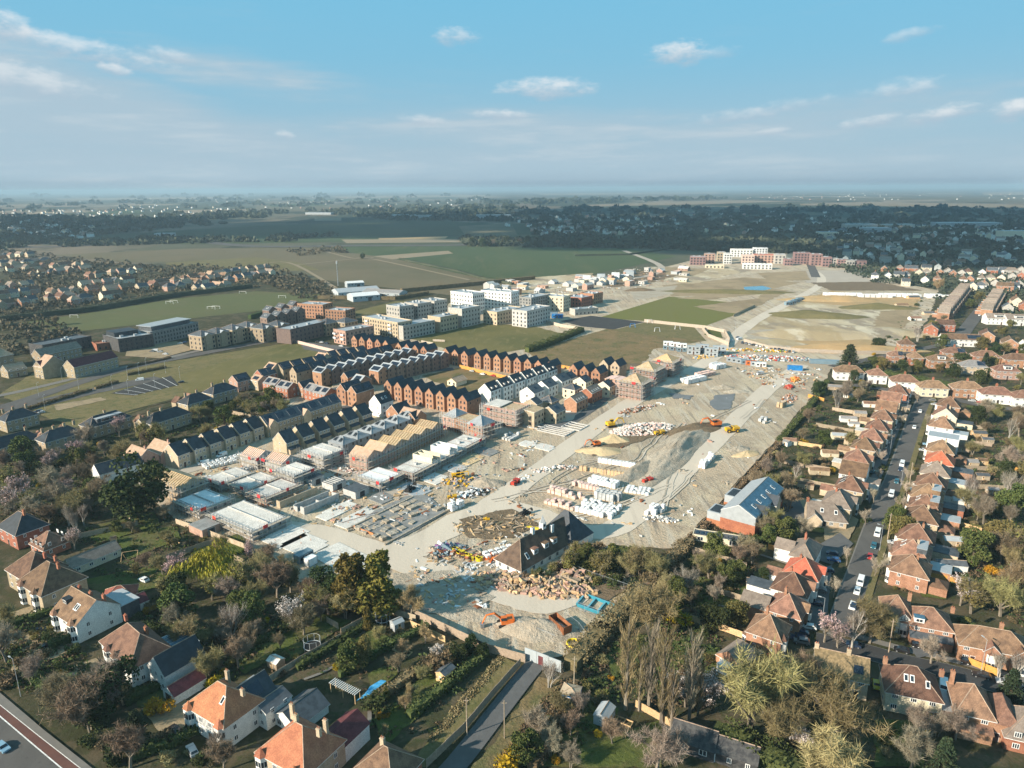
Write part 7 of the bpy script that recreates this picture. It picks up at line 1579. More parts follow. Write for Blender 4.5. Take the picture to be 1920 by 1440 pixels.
for P_,n_ in ((SITEP,90),([(540,870),(700,900),(940,830),(960,800),(1010,800),(990,900),(700,1000),(560,980),(440,1000)],260),([(340,890),(480,850),(700,880),(640,960),(450,950)],200),([(760,1060),(940,1000),(1000,990),(960,1060),(900,1160),(800,1140)],150),([(1000,740),(1250,680),(1300,700),(1000,800)],150),([(1200,500),(1300,520),(1100,560),(940,545)],240),([(1380,690),(1540,690),(1540,720),(1450,730)],160)):
    xs=[q[0] for q in P_];ys=[q[1] for q in P_];k_=0
    while k_<n_:
        x,y=rg.uniform(min(xs),max(xs)),rg.uniform(min(ys),max(ys))
        if not inpoly(x,y,P_):continue
        k_+=1;c0=g(x,y);mm=rg.randrange(8)
        for _ in range(rg.choice((1,1,1,3,5))):
            p=c0+Vector((rg.uniform(-1.6,1.6),rg.uniform(-1.6,1.6),0));deb.obox(p,(math.cos(rg.uniform(0,3)),math.sin(rg.uniform(0,3)),0),None,rg.uniform(.3,2.2),rg.uniform(.2,.8),0,rg.uniform(.1,.6),mm)
stuff(tag(deb.build('site_debris',DM),'small scattered boards blocks and scraps on the bare site','debris'))
pit=thing('foundation_pit',g(750,975));rg=random.Random(4);mb=MB();wb=MB();c0=g(750,975);u_=Vector((math.cos(R(54)),math.sin(R(54)),0));v_=Vector((-u_.y,u_.x,0))
sheet('pit_floor',[(668,990),(700,960),(760,932),(800,928),(838,962),(745,1014)],.05,'concrete_dark',kind='structure')
for i in range(7):
    for j in range(4):
        if rg.random()<.1:continue
        q=u_*((i-3)*4.0+rg.uniform(-.3,.3))+v_*((j-1.4)*3.6+rg.uniform(-.3,.3));a_=rg.uniform(-.25,.25);mb.obox(q,u_*math.cos(a_)+v_*math.sin(a_),None,rg.uniform(1.5,3.1),rg.uniform(1.2,2.6),0,rg.uniform(.4,1.1))
mb.build('spoil_block','heap_grey',pit)
for sd in (-1,1):wb.obox(v_*sd*8.2,u_,None,29,.5,0,.6)
wb.build('edge_bank','heap_grey',pit);tag(pit,'dug foundation pit with grid of earth blocks between trenches','foundation pit')
barrier=MB();P_=[g(*q) for q in ((664,986),(700,1004),(708,998),(670,980))]
F([(664,990),(700,1004)],.8,'pipe_orange','orange barrier along the foundation pit corner',th=.1);F([(640,982),(708,962)],.5,'pallet_pink','pink low barrier beside the narrow slabs',th=.1,posts=False)
excavator(1117,836,200,.8,'machine_orange','small orange excavator on the orange sand heap',.8);excavator(1340,800,195,1.0,'machine_orange','large orange excavator on the dark earth heap',1.15);excavator(948,1172,190,1.0,'machine_orange','orange excavator with folded arm near the brown skip',.9);excavator(1146,800,20,1.2,'machine_yellow','yellow excavator with long arm at the white rubble',1.0)
loader(1236,815,20,'machine_yellow','yellow dumper at the foot of the white rubble');loader(1372,810,10,'machine_yellow','yellow dumper beyond the large orange excavator',s=1.3);loader(860,896,10,'machine_yellow','yellow digger with arm at the white ground slab','telehandler',1.1);loader(848,935,10,'machine_yellow','yellow roller by the jumble of materials',s=.7);loader(716,912,30,'rubber','dark telehandler between the small garages and the decks','telehandler',1.0);loader(769,921,70,'rubber','dark telehandler parked on the site road','telehandler',1.0);loader(966,908,60,'machine_red','red dumper on the haul road',s=.9);loader(1214,905,30,'machine_red','red machine at the white packs under the bank',s=.9);loader(985,1010-45,40,'rubber','dark machine left of the materials yard','telehandler',.8)

p_=g(1050,1180);o=thing('waste_skip',p_,R(-58));mb=MB()
for (x0,y0,x1,y1) in ((-3,-1.2,3,-1.1),(-3,1.1,3,1.2),(-3,-1.1,-2.9,1.1),(2.9,-1.1,3,1.1)):mb.box(x0,y0,.2,x1,y1,2.5)
for k in range(10):mb.box(-2.8+k*.6,-1.28,.2,-2.7+k*.6,-1.2,2.5)
mb.build('side_wall','rust',o);mb=MB();mb.box(-2.9,-1.1,.2,2.9,1.1,.5);mb.build('floor','bright_blue',o);mb=MB();mb.box(-3,-.9,0,3,-.6,.2);mb.box(-3,.6,0,3,.9,.2);mb.build('skid','steel',o);tag(o,'rusty brown open skip on the bare site corner','skip')
q=[g(1097,1117),g(1156,1139),g(1140,1158),g(1081,1136)];o=thing('formwork_frame',q[0]);mb=MB()
def wall_(a,b,w=.5,h=.7,m=0):d=b-a;mb.obox((a+b)/2-q[0],d,None,d.length-.02,w,0,h,m,1)
for i in range(4):wall_(q[i].lerp(q[(i+1)%4],.02),q[(i+1)%4].lerp(q[i],.035),.4)
for t in (.34,.66):wall_(q[0].lerp(q[1],t).lerp(q[3].lerp(q[2],t),.06),q[0].lerp(q[1],t).lerp(q[3].lerp(q[2],t),.94),.45,.55)
mb.build('frame',['pool_blue','pool_top'],o);tag(o,'bright blue three cell frame on the brown ground','frame')
p_=g(1075,1208);o=thing('pipe_coil',p_);mb=MB()
for k in range(3):
    for i in range(20):a,b=6.283*i/20,6.283*(i+1)/20;mb.tube((1.5*math.cos(a),1.5*math.sin(a),.1+.2*k),(1.5*math.cos(b),1.5*math.sin(b),.1+.2*k),.1,n=5,cap=False)
mb.build('coil','pipe_yellow',o);tag(o,'yellow coiled pipe lying by the hedge corner','pipe coil')
def drum():
    mb=MB();mb.tube((0,0,.1),(0,0,.9),.42,n=10);mb.tube((0,0,0),(0,0,.1),.5,n=10);mb.tube((0,0,.9),(0,0,1.0),.5,n=10);return mb.mesh('yellow_drum',['pipe_yellow'])
dm=drum();rg=random.Random(8)
for i in range(34):
    t=rg.random();p_=g(848+t*54,1033+t*20+rg.uniform(-4,4));o=obj('yellow_drum',dm,None,(p_.x,p_.y,0));tag(o,'yellow pipe drum in the line near the road junction','pipe drum','yellow pipe drums')
p_=g(1028,996);mb=MB();mb.box(-7,-.3,0,7,.3,.35);mb.box(-6.5,.35,0,7,.8,.3);o=mb.build('pipe_bundle','pipe_yellow',None,p_,R(-22));tag(o,'long bundle of yellow pipes behind the old house cupola','pipe bundle')
p_=g(912,980-5);mb=MB();mb.box(-1,-.5,0,1,.5,.7);mb.tube((0,0,.7),(0,0,1.0),.3,n=8);o=mb.build('generator','machine_yellow',None,p_,R(10));tag(o,'small yellow generator by the log pile','generator')

for k,(x,y) in enumerate(((1252,655),(1265,657),(1278,659))):
    for z in (0,2.65):container(x,y,-12,6,2.44,2.6,'cabin_blue' if z==0 else 'pallet_white',z=z,label=f'{ORD[k]} white and blue site cabin from the left, {"upper" if z else "lower"} tier')
for k,(x,y) in enumerate(((1300,664),(1316,661),(1333,668),(1348,664))):
    for z in (0,2.65):container(x,y,-14,8,3,2.6,'cabin_grey',z=z,label=f'{ORD[k]} grey green site cabin from the left in the compound, {"upper" if z else "lower"} tier')
for k in range(7):container(1372+k*9,678+k*1.6,-10,6.1,2.44,2.6,['cabin_grey','cabin_grey','cabin_grey','cabin_blue','machine_orange','cabin_grey','pallet_white'][k],label=f'{ORD[k]} cabin from the left in the long grey cabin row')
container(1490,694,-12,8,2.6,2.6,'bright_blue',label='bright blue container by the compound corner',cabin=False,cat='container');container(1545,682,-12,16,3,2.4,'cabin_blue',label='long blue shed at the compound corner',cabin=False,cat='container');container(570,1062 if False else 1050,55,5,2.4,2.5,'cabin_blue',label='pale blue site cabin behind the hedge trees');container(583,1058,55,3,2.2,2.3,'pallet_white',label='small white store beside the pale blue cabin',cabin=False,cat='container');container(330,842+40 if False else 885,30,2.5,2,2.2,'pallet_white',label='small white store behind the great dark conifer',cabin=False,cat='container') if False else None
for k in range(4):container(1478+k*7,572-k*2.6,20,7,3,3,'cabin_blue',label=f'{ORD[k]} blue grey cabin from the left beside the far sand')
container(1515,562,10,9,3,2.6,'machine_orange',label='orange container beside the far blue cabins',cabin=False,cat='container');container(1340,688,35,6,2.4,2.6,'pallet_white',label='white container on the compound road',cabin=False,cat='container')
for k,(x,y) in enumerate(((1010,590),(1035,592),(1045,596))):container(x,y,-10,9,4,3,('cabin_grey','cabin_blue','bright_blue')[k],label=('grey','grey blue','bright blue')[k]+' cabin beside the concrete frame flats')
for k in range(10):container(1100+k*9,528-k*.9,-12,9,4,4 if k%3 else 7,'cabin_grey' if k%2 else 'pallet_white',phrase='pale far works cabin')

for (x,y,kd) in ((1186,614,'bright_blue'),(1232,622,'galv'),(1270,618,'galv'),(1218,606,'galv')):
    p_=g(x,y);o=thing('play_frame',p_);mb=MB();mb.tube((-2,-1,0),(-1.6,0,3),.12,n=4);mb.tube((-2,1,0),(-1.6,0,3),.12,n=4);mb.tube((2,-1,0),(1.6,0,3),.12,n=4);mb.tube((2,1,0),(1.6,0,3),.12,n=4);mb.tube((-1.6,0,3),(1.6,0,3),.12,n=4);mb.build('frame',kd,o);mb=MB();mb.box(-1,-.2,.6,-.3,.2,.75);mb.box(.3,-.2,.6,1,.2,.75);mb.build('swing_seat','rubber',o);auto(o,'playground frame','playground frame','playground frames')
def goal(x,y):
    p_=g(x,y);mb=MB();w=3.66;mb.tube((-w,0,0),(-w,0,2.44),.12,n=5);mb.tube((w,0,0),(w,0,2.44),.12,n=5);mb.tube((-w,0,2.44),(w,0,2.44),.12,n=5);mb.tube((-w,1.8,0),(-w,0,2.44),.06,n=4);mb.tube((w,1.8,0),(w,0,2.44),.06,n=4);mb.tube((-w,1.8,0),(w,1.8,0),.06,n=4);o=mb.build('goal','frame_white',None,p_,R(-10));auto(o,'white football goal','goal','goals on the playing field',(x,y))
for q in ((139,596),(318,570),(326,568),(396,580),(405,579),(455,551),(529,559)):goal(*q)
p_=g(634,536);o=thing('radio_mast',p_);mb=MB()
for i in range(3):a=i*2.09;mb.tube((.6*math.cos(a),.6*math.sin(a),0),(.25*math.cos(a),.25*math.sin(a),26),.12,.1,4)
for k in range(13):
    for i in range(3):
        a,b=i*2.09,(i+1)*2.09;r0=.6-.027*k;mb.tube((r0*math.cos(a),r0*math.sin(a),2*k),(r0*math.cos(b),r0*math.sin(b),2*k+2),.05,n=3,cap=False)
mb.build('mast_frame','galv',o);mb=MB();
for i in range(3):a=i*2.09;mb.box(.5*math.cos(a)-.25,.5*math.sin(a)-.25,23.5,.5*math.cos(a)+.25,.5*math.sin(a)+.25,26.5)
mb.build('antenna','frame_white',o);tag(o,'tall lattice mast at the edge of the ploughed field','radio mast')
# ================================================================ VEHICLES
CARS=[(1598,1139,57,'white','estate'),(1607,1111,57,'white','estate'),(1613,1094,57,'white','van'),(1600,1140,57,'navy','hatch'),(1631,1046,57,'red','hatch'),(1638,1026,57,'teal','estate'),(1645,1003,57,'white','van'),(1671,930,57,'white','van'),(1681,905,57,'teal','estate'),(1688,882,57,'navy','estate'),(1691,873,57,'white','van'),(1714,803,57,'white','hatch'),(1725,773,57,'white','hatch'),(1667,1058,40,'lightblue','hatch'),(1676,1020,-20,'silver','estate'),(1706,920,-30,'lightblue','hatch'),(1731,846,-25,'silver','hatch'),(1738,835,-25,'lightblue','hatch'),(1752,760,-25,'silver','hatch'),(1748,752,-25,'grey','hatch'),
        (1515,1178,-20,'white','estate'),(1503,1190,-20,'navy','hatch'),(1498,1200,-20,'navy','estate'),(1503,1206,-20,'grey','suv'),(1452,1232,10,'red','hatch'),(1530,1135,-20,'navy','hatch'),(1538,1110,-20,'grey','hatch'),(1560,1040,-20,'navy','hatch'),(1563,1052,-20,'blue','estate'),(1552,1072,-20,'navy','hatch'),(1650,860,-25,'navy','hatch'),(1640,888,-25,'teal','hatch'),(1660,832,-25,'silver','hatch'),(1673,808,-25,'grey','estate'),(1692,770,-25,'silver','hatch'),(1697,756,-25,'silver','estate'),(1620,932,-25,'blue','hatch'),
        (1714,1209,70,'black','suv'),(1808,1240,60,'black','suv'),(1840,1270,-26,'black','estate'),(1885,1283,-26,'silver','estate'),(1905,1290,-26,'grey','estate'),(1642,1287,70,'yellow','hatch'),(1768,1292,60,'white','van'),(1690,1222,-26,'black','hatch'),(1600,1212,-26,'navy','hatch'),
        (329,1372,-38,'black','hatch'),(361,1411,-50,'silver','estate'),(75,1186,5,'navy','suv'),(95,1212,15,'black','hatch'),(5,1405,150,'lightblue','estate'),(128,1275,30,'green','hatch'),(270,1090,-30,'white','hatch'),
        (262,714,20,'white','van'),(340,718,20,'black','hatch'),(72,773,30,'navy','estate'),(78,775,30,'silver','hatch'),(290,659,10,'white','van'),(300,661,10,'silver','hatch'),(338,645,20,'white','hatch'),(346,643,20,'blue','hatch'),(310,665,0,'white','hatch'),(285,660,0,'grey','hatch'),
        (382,871,30,'white','van'),(416,856,60,'white','van'),(595,642,-20,'black','hatch'),(603,643,-20,'silver','hatch'),(612,645,-20,'navy','hatch'),(640,650,-20,'white','hatch'),(1530,660,-10,'navy','estate'),(1838,756,-20,'red','hatch'),(1822,753,-20,'silver','hatch'),(1906,757,-20,'white','hatch'),(1425,770 if False else 702,20,'silver','van'),(1372,640,60,'white','hatch'),(1383,634,30,'navy','hatch'),(1386,637,30,'white','van'),(905,703,-30,'white','hatch'),(885,697,-30,'silver','hatch'),(925,706,-30,'red','hatch'),(700,767,20,'white','van'),(712,763,20,'white','hatch')]
for q in CARS:car(*q)
rg=random.Random(9)
for i in range(15):car(1392+i*6.8,644+i*1.25,60,rg.choice(['black','silver','grey','navy','white']),rg.choice(['hatch','estate','suv']),phrase=None)
for i,t in enumerate((.05,.2,.33,.44,.58,.7,.8,.9)):car(1838+(1862-1838)*t-3,594-(594-556)*t,52,rg.choice(['white','silver','navy','grey']),'hatch')
for q in ((120,1303 if False else 0),)[:0]:pass
for (x,y,h,a) in ((39,1306,9,150),(1649,1033,8,150),(1668,853,8,150),(1689,911,8,150),(1700,774,8,150),(1540,1178,8,150),(1839,1261,8,100),(73,743,7,90),(85,768,7,90),(148,730,7,90),(211,729,7,90),(241,738,7,90),(291,726,7,90),(240,712,7,90),(338,712,7,90),(261,704,7,90),(117,714,7,90),(275,694,7,90),(311,700,7,90),(1378,632,9,90),(800,622,9,90),(852,612,9,90),(696,760,6,90),(1035,707,6,90),(370,872,6,90)):lamp(x,y,h,a)
for q in ((1664,1012),(1705,910),(1500,750 if False else 778),(1666,1224),(876,1380),(946,1362 if False else 1385),(1076,1300 if False else 1298)):pole(*q)
# ================================================================ GARDEN THINGS
def shed(x,y,rot,L=3.2,Wd=2.4,m='timber_grey',rf='slate_mid',label=None,H=2.0,ends='gg',pitch=25,name='garden_shed'):
    h=House(x,y,L,Wd,H,rot,name,(0,0),m,ends,pitch,rf,.15,fascia=m);h.door('S',0,'timber',.8,1.7);h.wins('W',1,1,.6,.6,1.0)
    if label:T(h,label,'shed')
    else:A(h,{'timber_grey':'grey wooden','timber':'pale wooden','brick_buff':'buff brick','render_white':'white','render_cream':'cream'}[m]+' garden shed','shed','garden sheds')
    return h
h=shed(1070,1312,-20,3.6,3.4,'bright_blue','timber_grey','bright blue summer house beside the lane hedge',2.3,'hh',18);h.wins('S',2,1,.9,1.1,.7,skip=())
shed(1133,1350,60,4.2,2.8,'cabin_grey','zinc','grey green garden shed below the tallest poplars',2.2);shed(836,1272,56,3.6,2.4,'timber','slate_mid','tan wooden shed beside the dark garden hedge',2.2);shed(745,1178,40,2.6,2.2,'zinc','cabin_grey','grey metal shed near the board fence',2.0);shed(518,1248,-30,3,2.4,'timber_grey','slab_pale','slatted grey garden store by the lawn',1.6)
HS[0]=.85
for q in [(214,1018,30,2,2,'timber'),(1205,1112,30,5,4,'brick_buff'),(1348,1150,-20,3,2.4,'timber_grey'),(1480,832,-10,6,4,'render_cream'),(1555,855,-10,7,4,'render_cream'),(1535,888,-10,8,3.5,'brick_buff'),(1590,790,-12,8,4,'render_white'),(1575,822,-12,8,4,'render_cream'),(1630,762,-12,7,4,'render_white'),(1612,780,-12,6,4,'brick_buff'),(1600,800,-12,5,3,'render_white'),
          (1510,915,-20,6,3,'brick_buff'),(1835,818,-10,6,4,'timber'),(1815,872,-10,7,4,'brick_buff'),(1840,870,-10,4,3,'timber'),(1840,898,-10,5,3,'timber_grey'),(1800,845,-10,8,4,'timber_grey'),(1850,830,-10,5,3,'timber_grey'),(1805,945,-10,8,4,'render_white'),(1790,1020,-10,8,4,'brick_buff'),(1780,1065,-10,9,4,'render_white'),(1860,925,-10,4,3,'timber_grey'),(500,763,40,4,3,'render_white'),(470,768,40,4,3,'timber_grey'),(1665,628,0,4,3,'render_white'),(1565,730,-20,8,4,'timber_grey'),(1590,745,-20,5,3,'render_white'),(1475,835,-60,3,3,'render_white'),(245,970,-30,3,2.4,'timber_grey'),(1465,1085,-20,6,4,'render_white'),(1418,1100,-20,6,2.5,'timber'),(1690,575,0,12,6,'brick_buff'),(1715,600,0,10,6,'render_white'),(1740,590,0,10,5,'brick_buff'),(1712,560,0,12,6,'timber')]:shed(*q,rf=random.choice(('slate_mid','tile_grey','tile_brown','zinc')))
HS[0]=1.0
h=House(1302,1398,8,5.5,2.6,-26,'barn',(0,0),'black_board','gg',36,'black_board',.3,fascia='black_board');h.wins('S',2,1,1.4,1.2);T(h,'left half of the black boarded barn at the bottom edge','barn')
h=House(1366,1438,9.5,4.6,2.5,-26,'barn',(0,-1),'black_board','gg',36,'black_board',.3,fascia='black_board');h.wins('S',3,1,.8,1.1,.8,skip=((0,0),));h.door('S',-3,'frame_white');T(h,'right half of the black boarded barn with white windows','barn')
def trampoline(x,y,r,lb):
    p=g(x,y);o=thing('trampoline',p);mb=MB()
    for i in range(8):a=6.283*i/8;mb.tube((r*math.cos(a),r*math.sin(a),0),(r*math.cos(a),r*math.sin(a),2.6),.05,n=4)
    for i in range(16):a,b=6.283*i/16,6.283*(i+1)/16;mb.tube((r*math.cos(a),r*math.sin(a),.8),(r*math.cos(b),r*math.sin(b),.8),.09,n=4);mb.tube((r*math.cos(a),r*math.sin(a),2.6),(r*math.cos(b),r*math.sin(b),2.6),.03,n=4)
    mb.build('frame','zinc',o);mb=MB();mb.tube((0,0,.78),(0,0,.82),r*.95,n=20);mb.build('bounce_mat','rubber',o);tag(o,lb,'trampoline')
trampoline(586,1216,1.9,'round trampoline with posts on the sunny lawn');trampoline(718,1166,1.7,'trampoline with tall net in the fenced garden corner')
rg=random.Random(2);mb=MB();pts=[(668,1315),(690,1306),(702,1296),(725,1278),(714,1276),(694,1288),(684,1302)];P_=[g(*q) for q in pts]
mb.ext([(p.x,p.y) for p in P_],0,.18);o=mb.build('tarpaulin','tarp_blue');tag(o,'bright blue tarpaulin spread along the garden edge','tarpaulin')
p_=g(640,1308);o=thing('pergola',g(648,1305),R(-32));mb=MB()
for k in range(15):mb.box(-3.6+k*.5,-.9,2.2,-3.48+k*.5,.9,2.35)
mb.build('slats','frame_white',o);mb=MB()
mb.box(-.06,-.06,0,.06,.06,2.2);me_=mb.mesh('post',['timber']);[obj('post',me_,o,(x,y,0)) for x in (-3.4,0,3.4) for y in (-.7,.7)];tag(o,'white slatted pergola beside the blue tarpaulin','pergola')
for (x,y,lb) in ((755,1222,'vegetable bed frame'),(688,1170,'raised bed frame'),(1165,1352,'wooden compost frame'),(325,1018,'garden bench row')):
    p=g(x,y);mb=MB()
    for k in range(4):mb.box(-2.4+k*1.5,-.7,0,-2.3+k*1.5,.7,.3)
    mb.box(-2.4,-.75,0,2.2,-.7,.3);mb.box(-2.4,.7,0,2.2,.75,.3);o=mb.build('planter_frame','timber',None,p,R(-30));auto(o,lb,'planter',None,(x,y))
p=g(246,1048);o=thing('climbing_frame',p,R(20));mb=MB()
for x in (-2,2):mb.tube((x-.5,-.8,0),(x,0,2.4),.06,n=4);mb.tube((x+.5,.8,0),(x,0,2.4),.06,n=4)
mb.tube((-2,0,2.4),(2,0,2.4),.06,n=4);mb.build('frame','timber',o);mb=MB();mb.box(-.6,-.15,.5,0,.15,.55);mb.build('swing_seat','rubber',o);tag(o,'wooden swing frame on the left lawn','climbing frame')
# ================================================================ TREES
TR=tree
TR(262,972,21,'dark','great dark domed conifer at the left of the site',.95,0);TR(660,1146,15,'cypress','left of the two big golden green cypresses',1.2,0);TR(712,1150,16,'cypress','right of the two big golden green cypresses',1.2,1);TR(394,1104,11.5,'willow','bright yellow green willow in the left gardens',1.75,0);TR(1590,692,15,'conifer','tall dark conifer beside the white semis',1.55,0);TR(690,1180,6,'cypress','small cypress below the two big ones',.8,1)
for i,(x,y,h) in enumerate(((1173,1330,22),(1198,1332,15),(1216,1334,20),(1240,1356,22),(1258,1368,14),(1292,1352,20),(1308,1345,13))):TR(x,y,h,'poplar',f'{ORD[i]} poplar from the left in the row above the black barn',1.0,i%3,'poplars above the black barn')
TR(1405,1372,21,'bare_olive','huge greenish bare tree below the brown bungalow',.95,0);TR(1560,1395,16,'bare_olive','large greenish bare tree in front of the golden brick house',.95,1);TR(1570,1468,13,'bare_gold','golden yellow bare tree at the bottom edge',1.4,0);TR(1235,1195,15,'bare_olive','big bare tree above the poplar garden',1.0,2);TR(1232,1446,11,'bare_grey','pale silvery bare tree beside the black barn',1.25,0);TR(1448,1400,13,'bare_olive','greenish bare tree left of the golden brick house',.9,2)
HAND=[(1476,1330,13,'bare_olive'),(1706,1445,10,'bare_grey'),(1762,1470,10,'conifer'),(1890,1325,9,'conifer'),(1597,1215,11,'birch'),(1630,1205,11,'bare_olive'),(1655,1195,9,'bare_olive'),(1745,1245,8,'bare_grey'),(1872,1270,7,'birch'),(1907,1270,7,'birch'),(1820,1150,10,'ivy'),(1800,1135,8,'blossom'),(1875,1155,12,'bare_olive'),(1895,1120,11,'bare_gold'),(1545,1205,8,'blossom_pink'),(1570,1215,7,'blossom_pink'),
        (1285,1325,9,'blossom'),(1335,1330,9,'blossom'),(1505,1420,6,'blossom'),(1340,1180,8,'dark'),(1380,1175,7,'olive'),(1265,1170,5,'shrub_yellow'),(1055,1345,6,'bare_olive'),(1090,1340,6,'bare_grey'),(1010,1390,8,'bare_mauve'),(1032,1420,7,'bare_grey'),(1070,1380,6,'bare_brown'),(1070,1440,6,'bare_mauve'),(1148,1395,6,'bare_brown'),(985,1430,7,'ever'),(965,1440,5,'shrub_yellow'),(1030,1290,8,'birch'),
        (771,1160,10,'bare_gold'),(648,1160,9,'bare_gold'),(548,1178,9,'blossom'),(436,1192,10,'birch'),(470,1210,6,'bare_brown'),(350,1196,5,'blossom'),(655,1258,7,'ever'),(678,1250,7,'olive'),(712,1200,5,'bare_gold'),(748,1260,5,'bare_brown'),(855,1245,5,'dark'),(880,1225,5,'dark'),(820,1235,4,'blossom'),(725,1312,3,'cypress'),(760,1330,4,'bare_gold'),(822,1255,5,'shrub_brown'),(900,1232,4,'dark'),(790,1275,4,'bare_olive'),(705,1335,4,'shrub'),
        (170,1370,13,'bare_brown'),(200,1330,13,'bare_mauve'),(110,1340,10,'bare_brown'),(215,1318,11,'dark'),(180,1360,9,'dark'),(62,1285,8,'bare_grey'),(12,1240,10,'bare_grey'),(262,1405,9,'conifer'),(245,1440,10,'bare_brown'),(215,1425,4,'shrub_dark'),(405,1420,7,'birch'),(420,1445,7,'bare_brown'),(100,1300,6,'bare_mauve'),(12,1285,3,'shrub_brown'),(172,1398,3,'shrub_dark'),(135,1350,3,'shrub_dark'),(300,1340,4,'shrub_yellow'),(15,1190,9,'bare_gold'),
        (158,985,8,'birch'),(130,985,8,'birch'),(145,1000,9,'birch'),(222,940,7,'birch'),(175,930,7,'ever'),(62,970,11,'ivy'),(100,930,12,'bare_grey'),(140,1030,8,'blossom_pink'),(330,1100,9,'blossom_pink'),(425,1045,9,'bare_gold'),(470,1060,8,'blossom_pink'),(455,1115,10,'ivy'),(490,1095,11,'bare_gold'),(520,1120,11,'bare_brown'),(545,1110,9,'ivy'),(480,1140,9,'bare_olive'),(590,1140,8,'ivy'),(610,1120,9,'dark'),(575,1125,7,'bare_brown'),(505,1070,9,'bare_brown'),(535,1085,8,'bare_gold'),(640,1135,8,'dark'),
        (1065,1075,8,'ivy'),(1098,1065,7,'ever'),(1125,1080,9,'ivy'),(1145,1070,8,'ever'),(1175,1085,9,'bare_olive'),(1200,1080,10,'bare_olive'),(1225,1095,10,'bare_olive'),(1080,1045,6,'ivy'),(1110,1050,6,'shrub_brown'),(1250,1120,8,'bare_gold'),(1275,1115,8,'birch'),(1290,1110,9,'birch'),(1310,1080,8,'bare_mauve'),(1350,1110,6,'bare_mauve'),(1380,1090,6,'ever'),(1150,1060,4,'shrub_brown'),(1320,1075,6,'bare_grey'),(1430,1090,4,'dark'),(1500,1010,8,'bare_grey'),(1470,1015,8,'ever'),(1440,1020,6,'ever'),(1445,1000,9,'bare_olive'),
        (1688,1010,9,'olive'),(1675,995,8,'ever'),(1690,985,7,'ever'),(1820,945,12,'birch'),(1885,935,12,'birch'),(1870,965,4,'cypress'),(1890,830,12,'birch'),(1570,770,12,'birch'),(1585,750,10,'bare_mauve'),(1535,742,8,'dark'),(1720,640,12,'birch'),(1702,655,9,'bare_olive'),(1845,695,11,'conifer'),(1840,720,9,'dark'),(1785,705,8,'dark'),(1640,690,7,'ever'),(1618,710,6,'ever'),(1748,565,0,''),(105,610,9,'bare_brown'),(1758,545,14,'bare_gold'),(885,462,16,'dark'),(905,463,16,'dark'),(925,462,14,'bare_mauve'),(950,460,16,'dark'),(975,459,14,'bare_brown'),(990,457,15,'dark'),(1020,458,15,'conifer'),(1045,460,12,'bare_brown'),(680,485,9,'dark'),(1050,455,12,'bare_brown')]
for q in HAND:
    if q[3]:TR(*q)
for (x,y) in ((1508,1290),(1470,1300),(1530,1320)):TR(x,y,9,'bare_brown')
for (x,y) in ((1470,1125),(1563,1120),(1587,1060),(1622,985),(1637,945),(1646,905),(1652,870),(1662,835),(1690,800),(1692,785),(1719,760),(1690,960),(1700,905),(1737,800),(1700,930),(1655,1075),(1640,1080),(1672,1050)):TR(x,y,6,'street',None,1.1)
for (x,y,h_,k_) in ((985,1092,3,'shrub_brown'),(1000,1088,4,'ivy'),(1018,1082,3,'shrub_dark'),(1035,1074,4,'ivy'),(1048,1068,3,'shrub_brown'),(1062,1062,4,'bare_brown'),(1075,1055,3,'shrub_dark'),(1100,1048,5,'ivy'),(1115,1040,4,'shrub_brown'),(1030,1090,2,'shrub_brown'),(960,1088,2,'shrub_pale')):TR(x,y,h_,k_)
ROADW=[[g(*q) for q in smooth_px(r_)] for r_ in (ST,CS,LN,FS,[(-200,812),(0,765),(140,720),(240,690),(330,672),(420,655),(520,636)])]
def offroad(p,d):return all((p-q).length>d for r_ in ROADW for q in r_)
def zone(P,n,kinds,h0,h1,clear=1.0,rd=7.5):
    xs=[q[0] for q in P];ys=[q[1] for q in P];k=t=0
    while k<n and t<n*40:
        t+=1;x,y=random.uniform(min(xs),max(xs)),random.uniform(min(ys),max(ys))
        if not inpoly(x,y,P):continue
        p=g(x,y)
        if not free(p,clear) or not offroad(p,rd):continue
        TR(x,y,random.uniform(h0,h1),random.choice(kinds),None,random.uniform(.9,1.2));k+=1
BM=['bare_brown','bare_brown','bare_grey','bare_olive','bare_mauve','ivy','ever']
SM=['shrub','shrub','shrub_brown','shrub_olive','shrub_dark','shrub_pale','shrub_brown','shrub_yellow']
Z1=[(0,860),(80,845),(180,815),(270,820),(330,835),(235,872),(170,905),(225,965),(60,1000),(0,985)]
Z2=[(360,780),(480,740),(560,765),(505,800),(330,840),(290,830)]
Z3=[(0,1160),(80,1150),(160,1235),(200,1300),(180,1340),(60,1300),(0,1280)]
Z4=[(450,1200),(620,1150),(740,1170),(900,1240),(800,1400),(690,1380),(620,1260),(480,1270)]
Z7=[(1240,1080),(1300,1020),(1450,860),(1540,740),(1640,720),(1650,780),(1570,880),(1500,930),(1440,1010),(1400,1100),(1320,1160),(1230,1170)]
Z8=[(1760,1090),(1790,1000),(1810,900),(1830,770),(1925,785),(1925,1180),(1830,1130)]
Z9=[(1590,720),(1640,650),(1720,560),(1790,560),(1925,570),(1925,750),(1760,725),(1640,740)]
Z10=[(1080,1280),(1130,1200),(1250,1150),(1350,1200),(1320,1330),(1180,1330),(1060,1430),(980,1440)]
zone(Z1,34,BM+['blossom_pink'],7,12,1.5);zone(Z2,22,BM,5,9,1.2);zone(Z7,30,BM+['birch'],5,9,1.5);zone(Z8,26,BM+['olive','dark','ever'],6,12,1.5);zone(Z9,26,['ever','dark','bare_olive','olive','bare_brown','ivy'],6,10,1.5);zone(Z4,6,['bare_gold','bare_brown','blossom'],3,5,2)
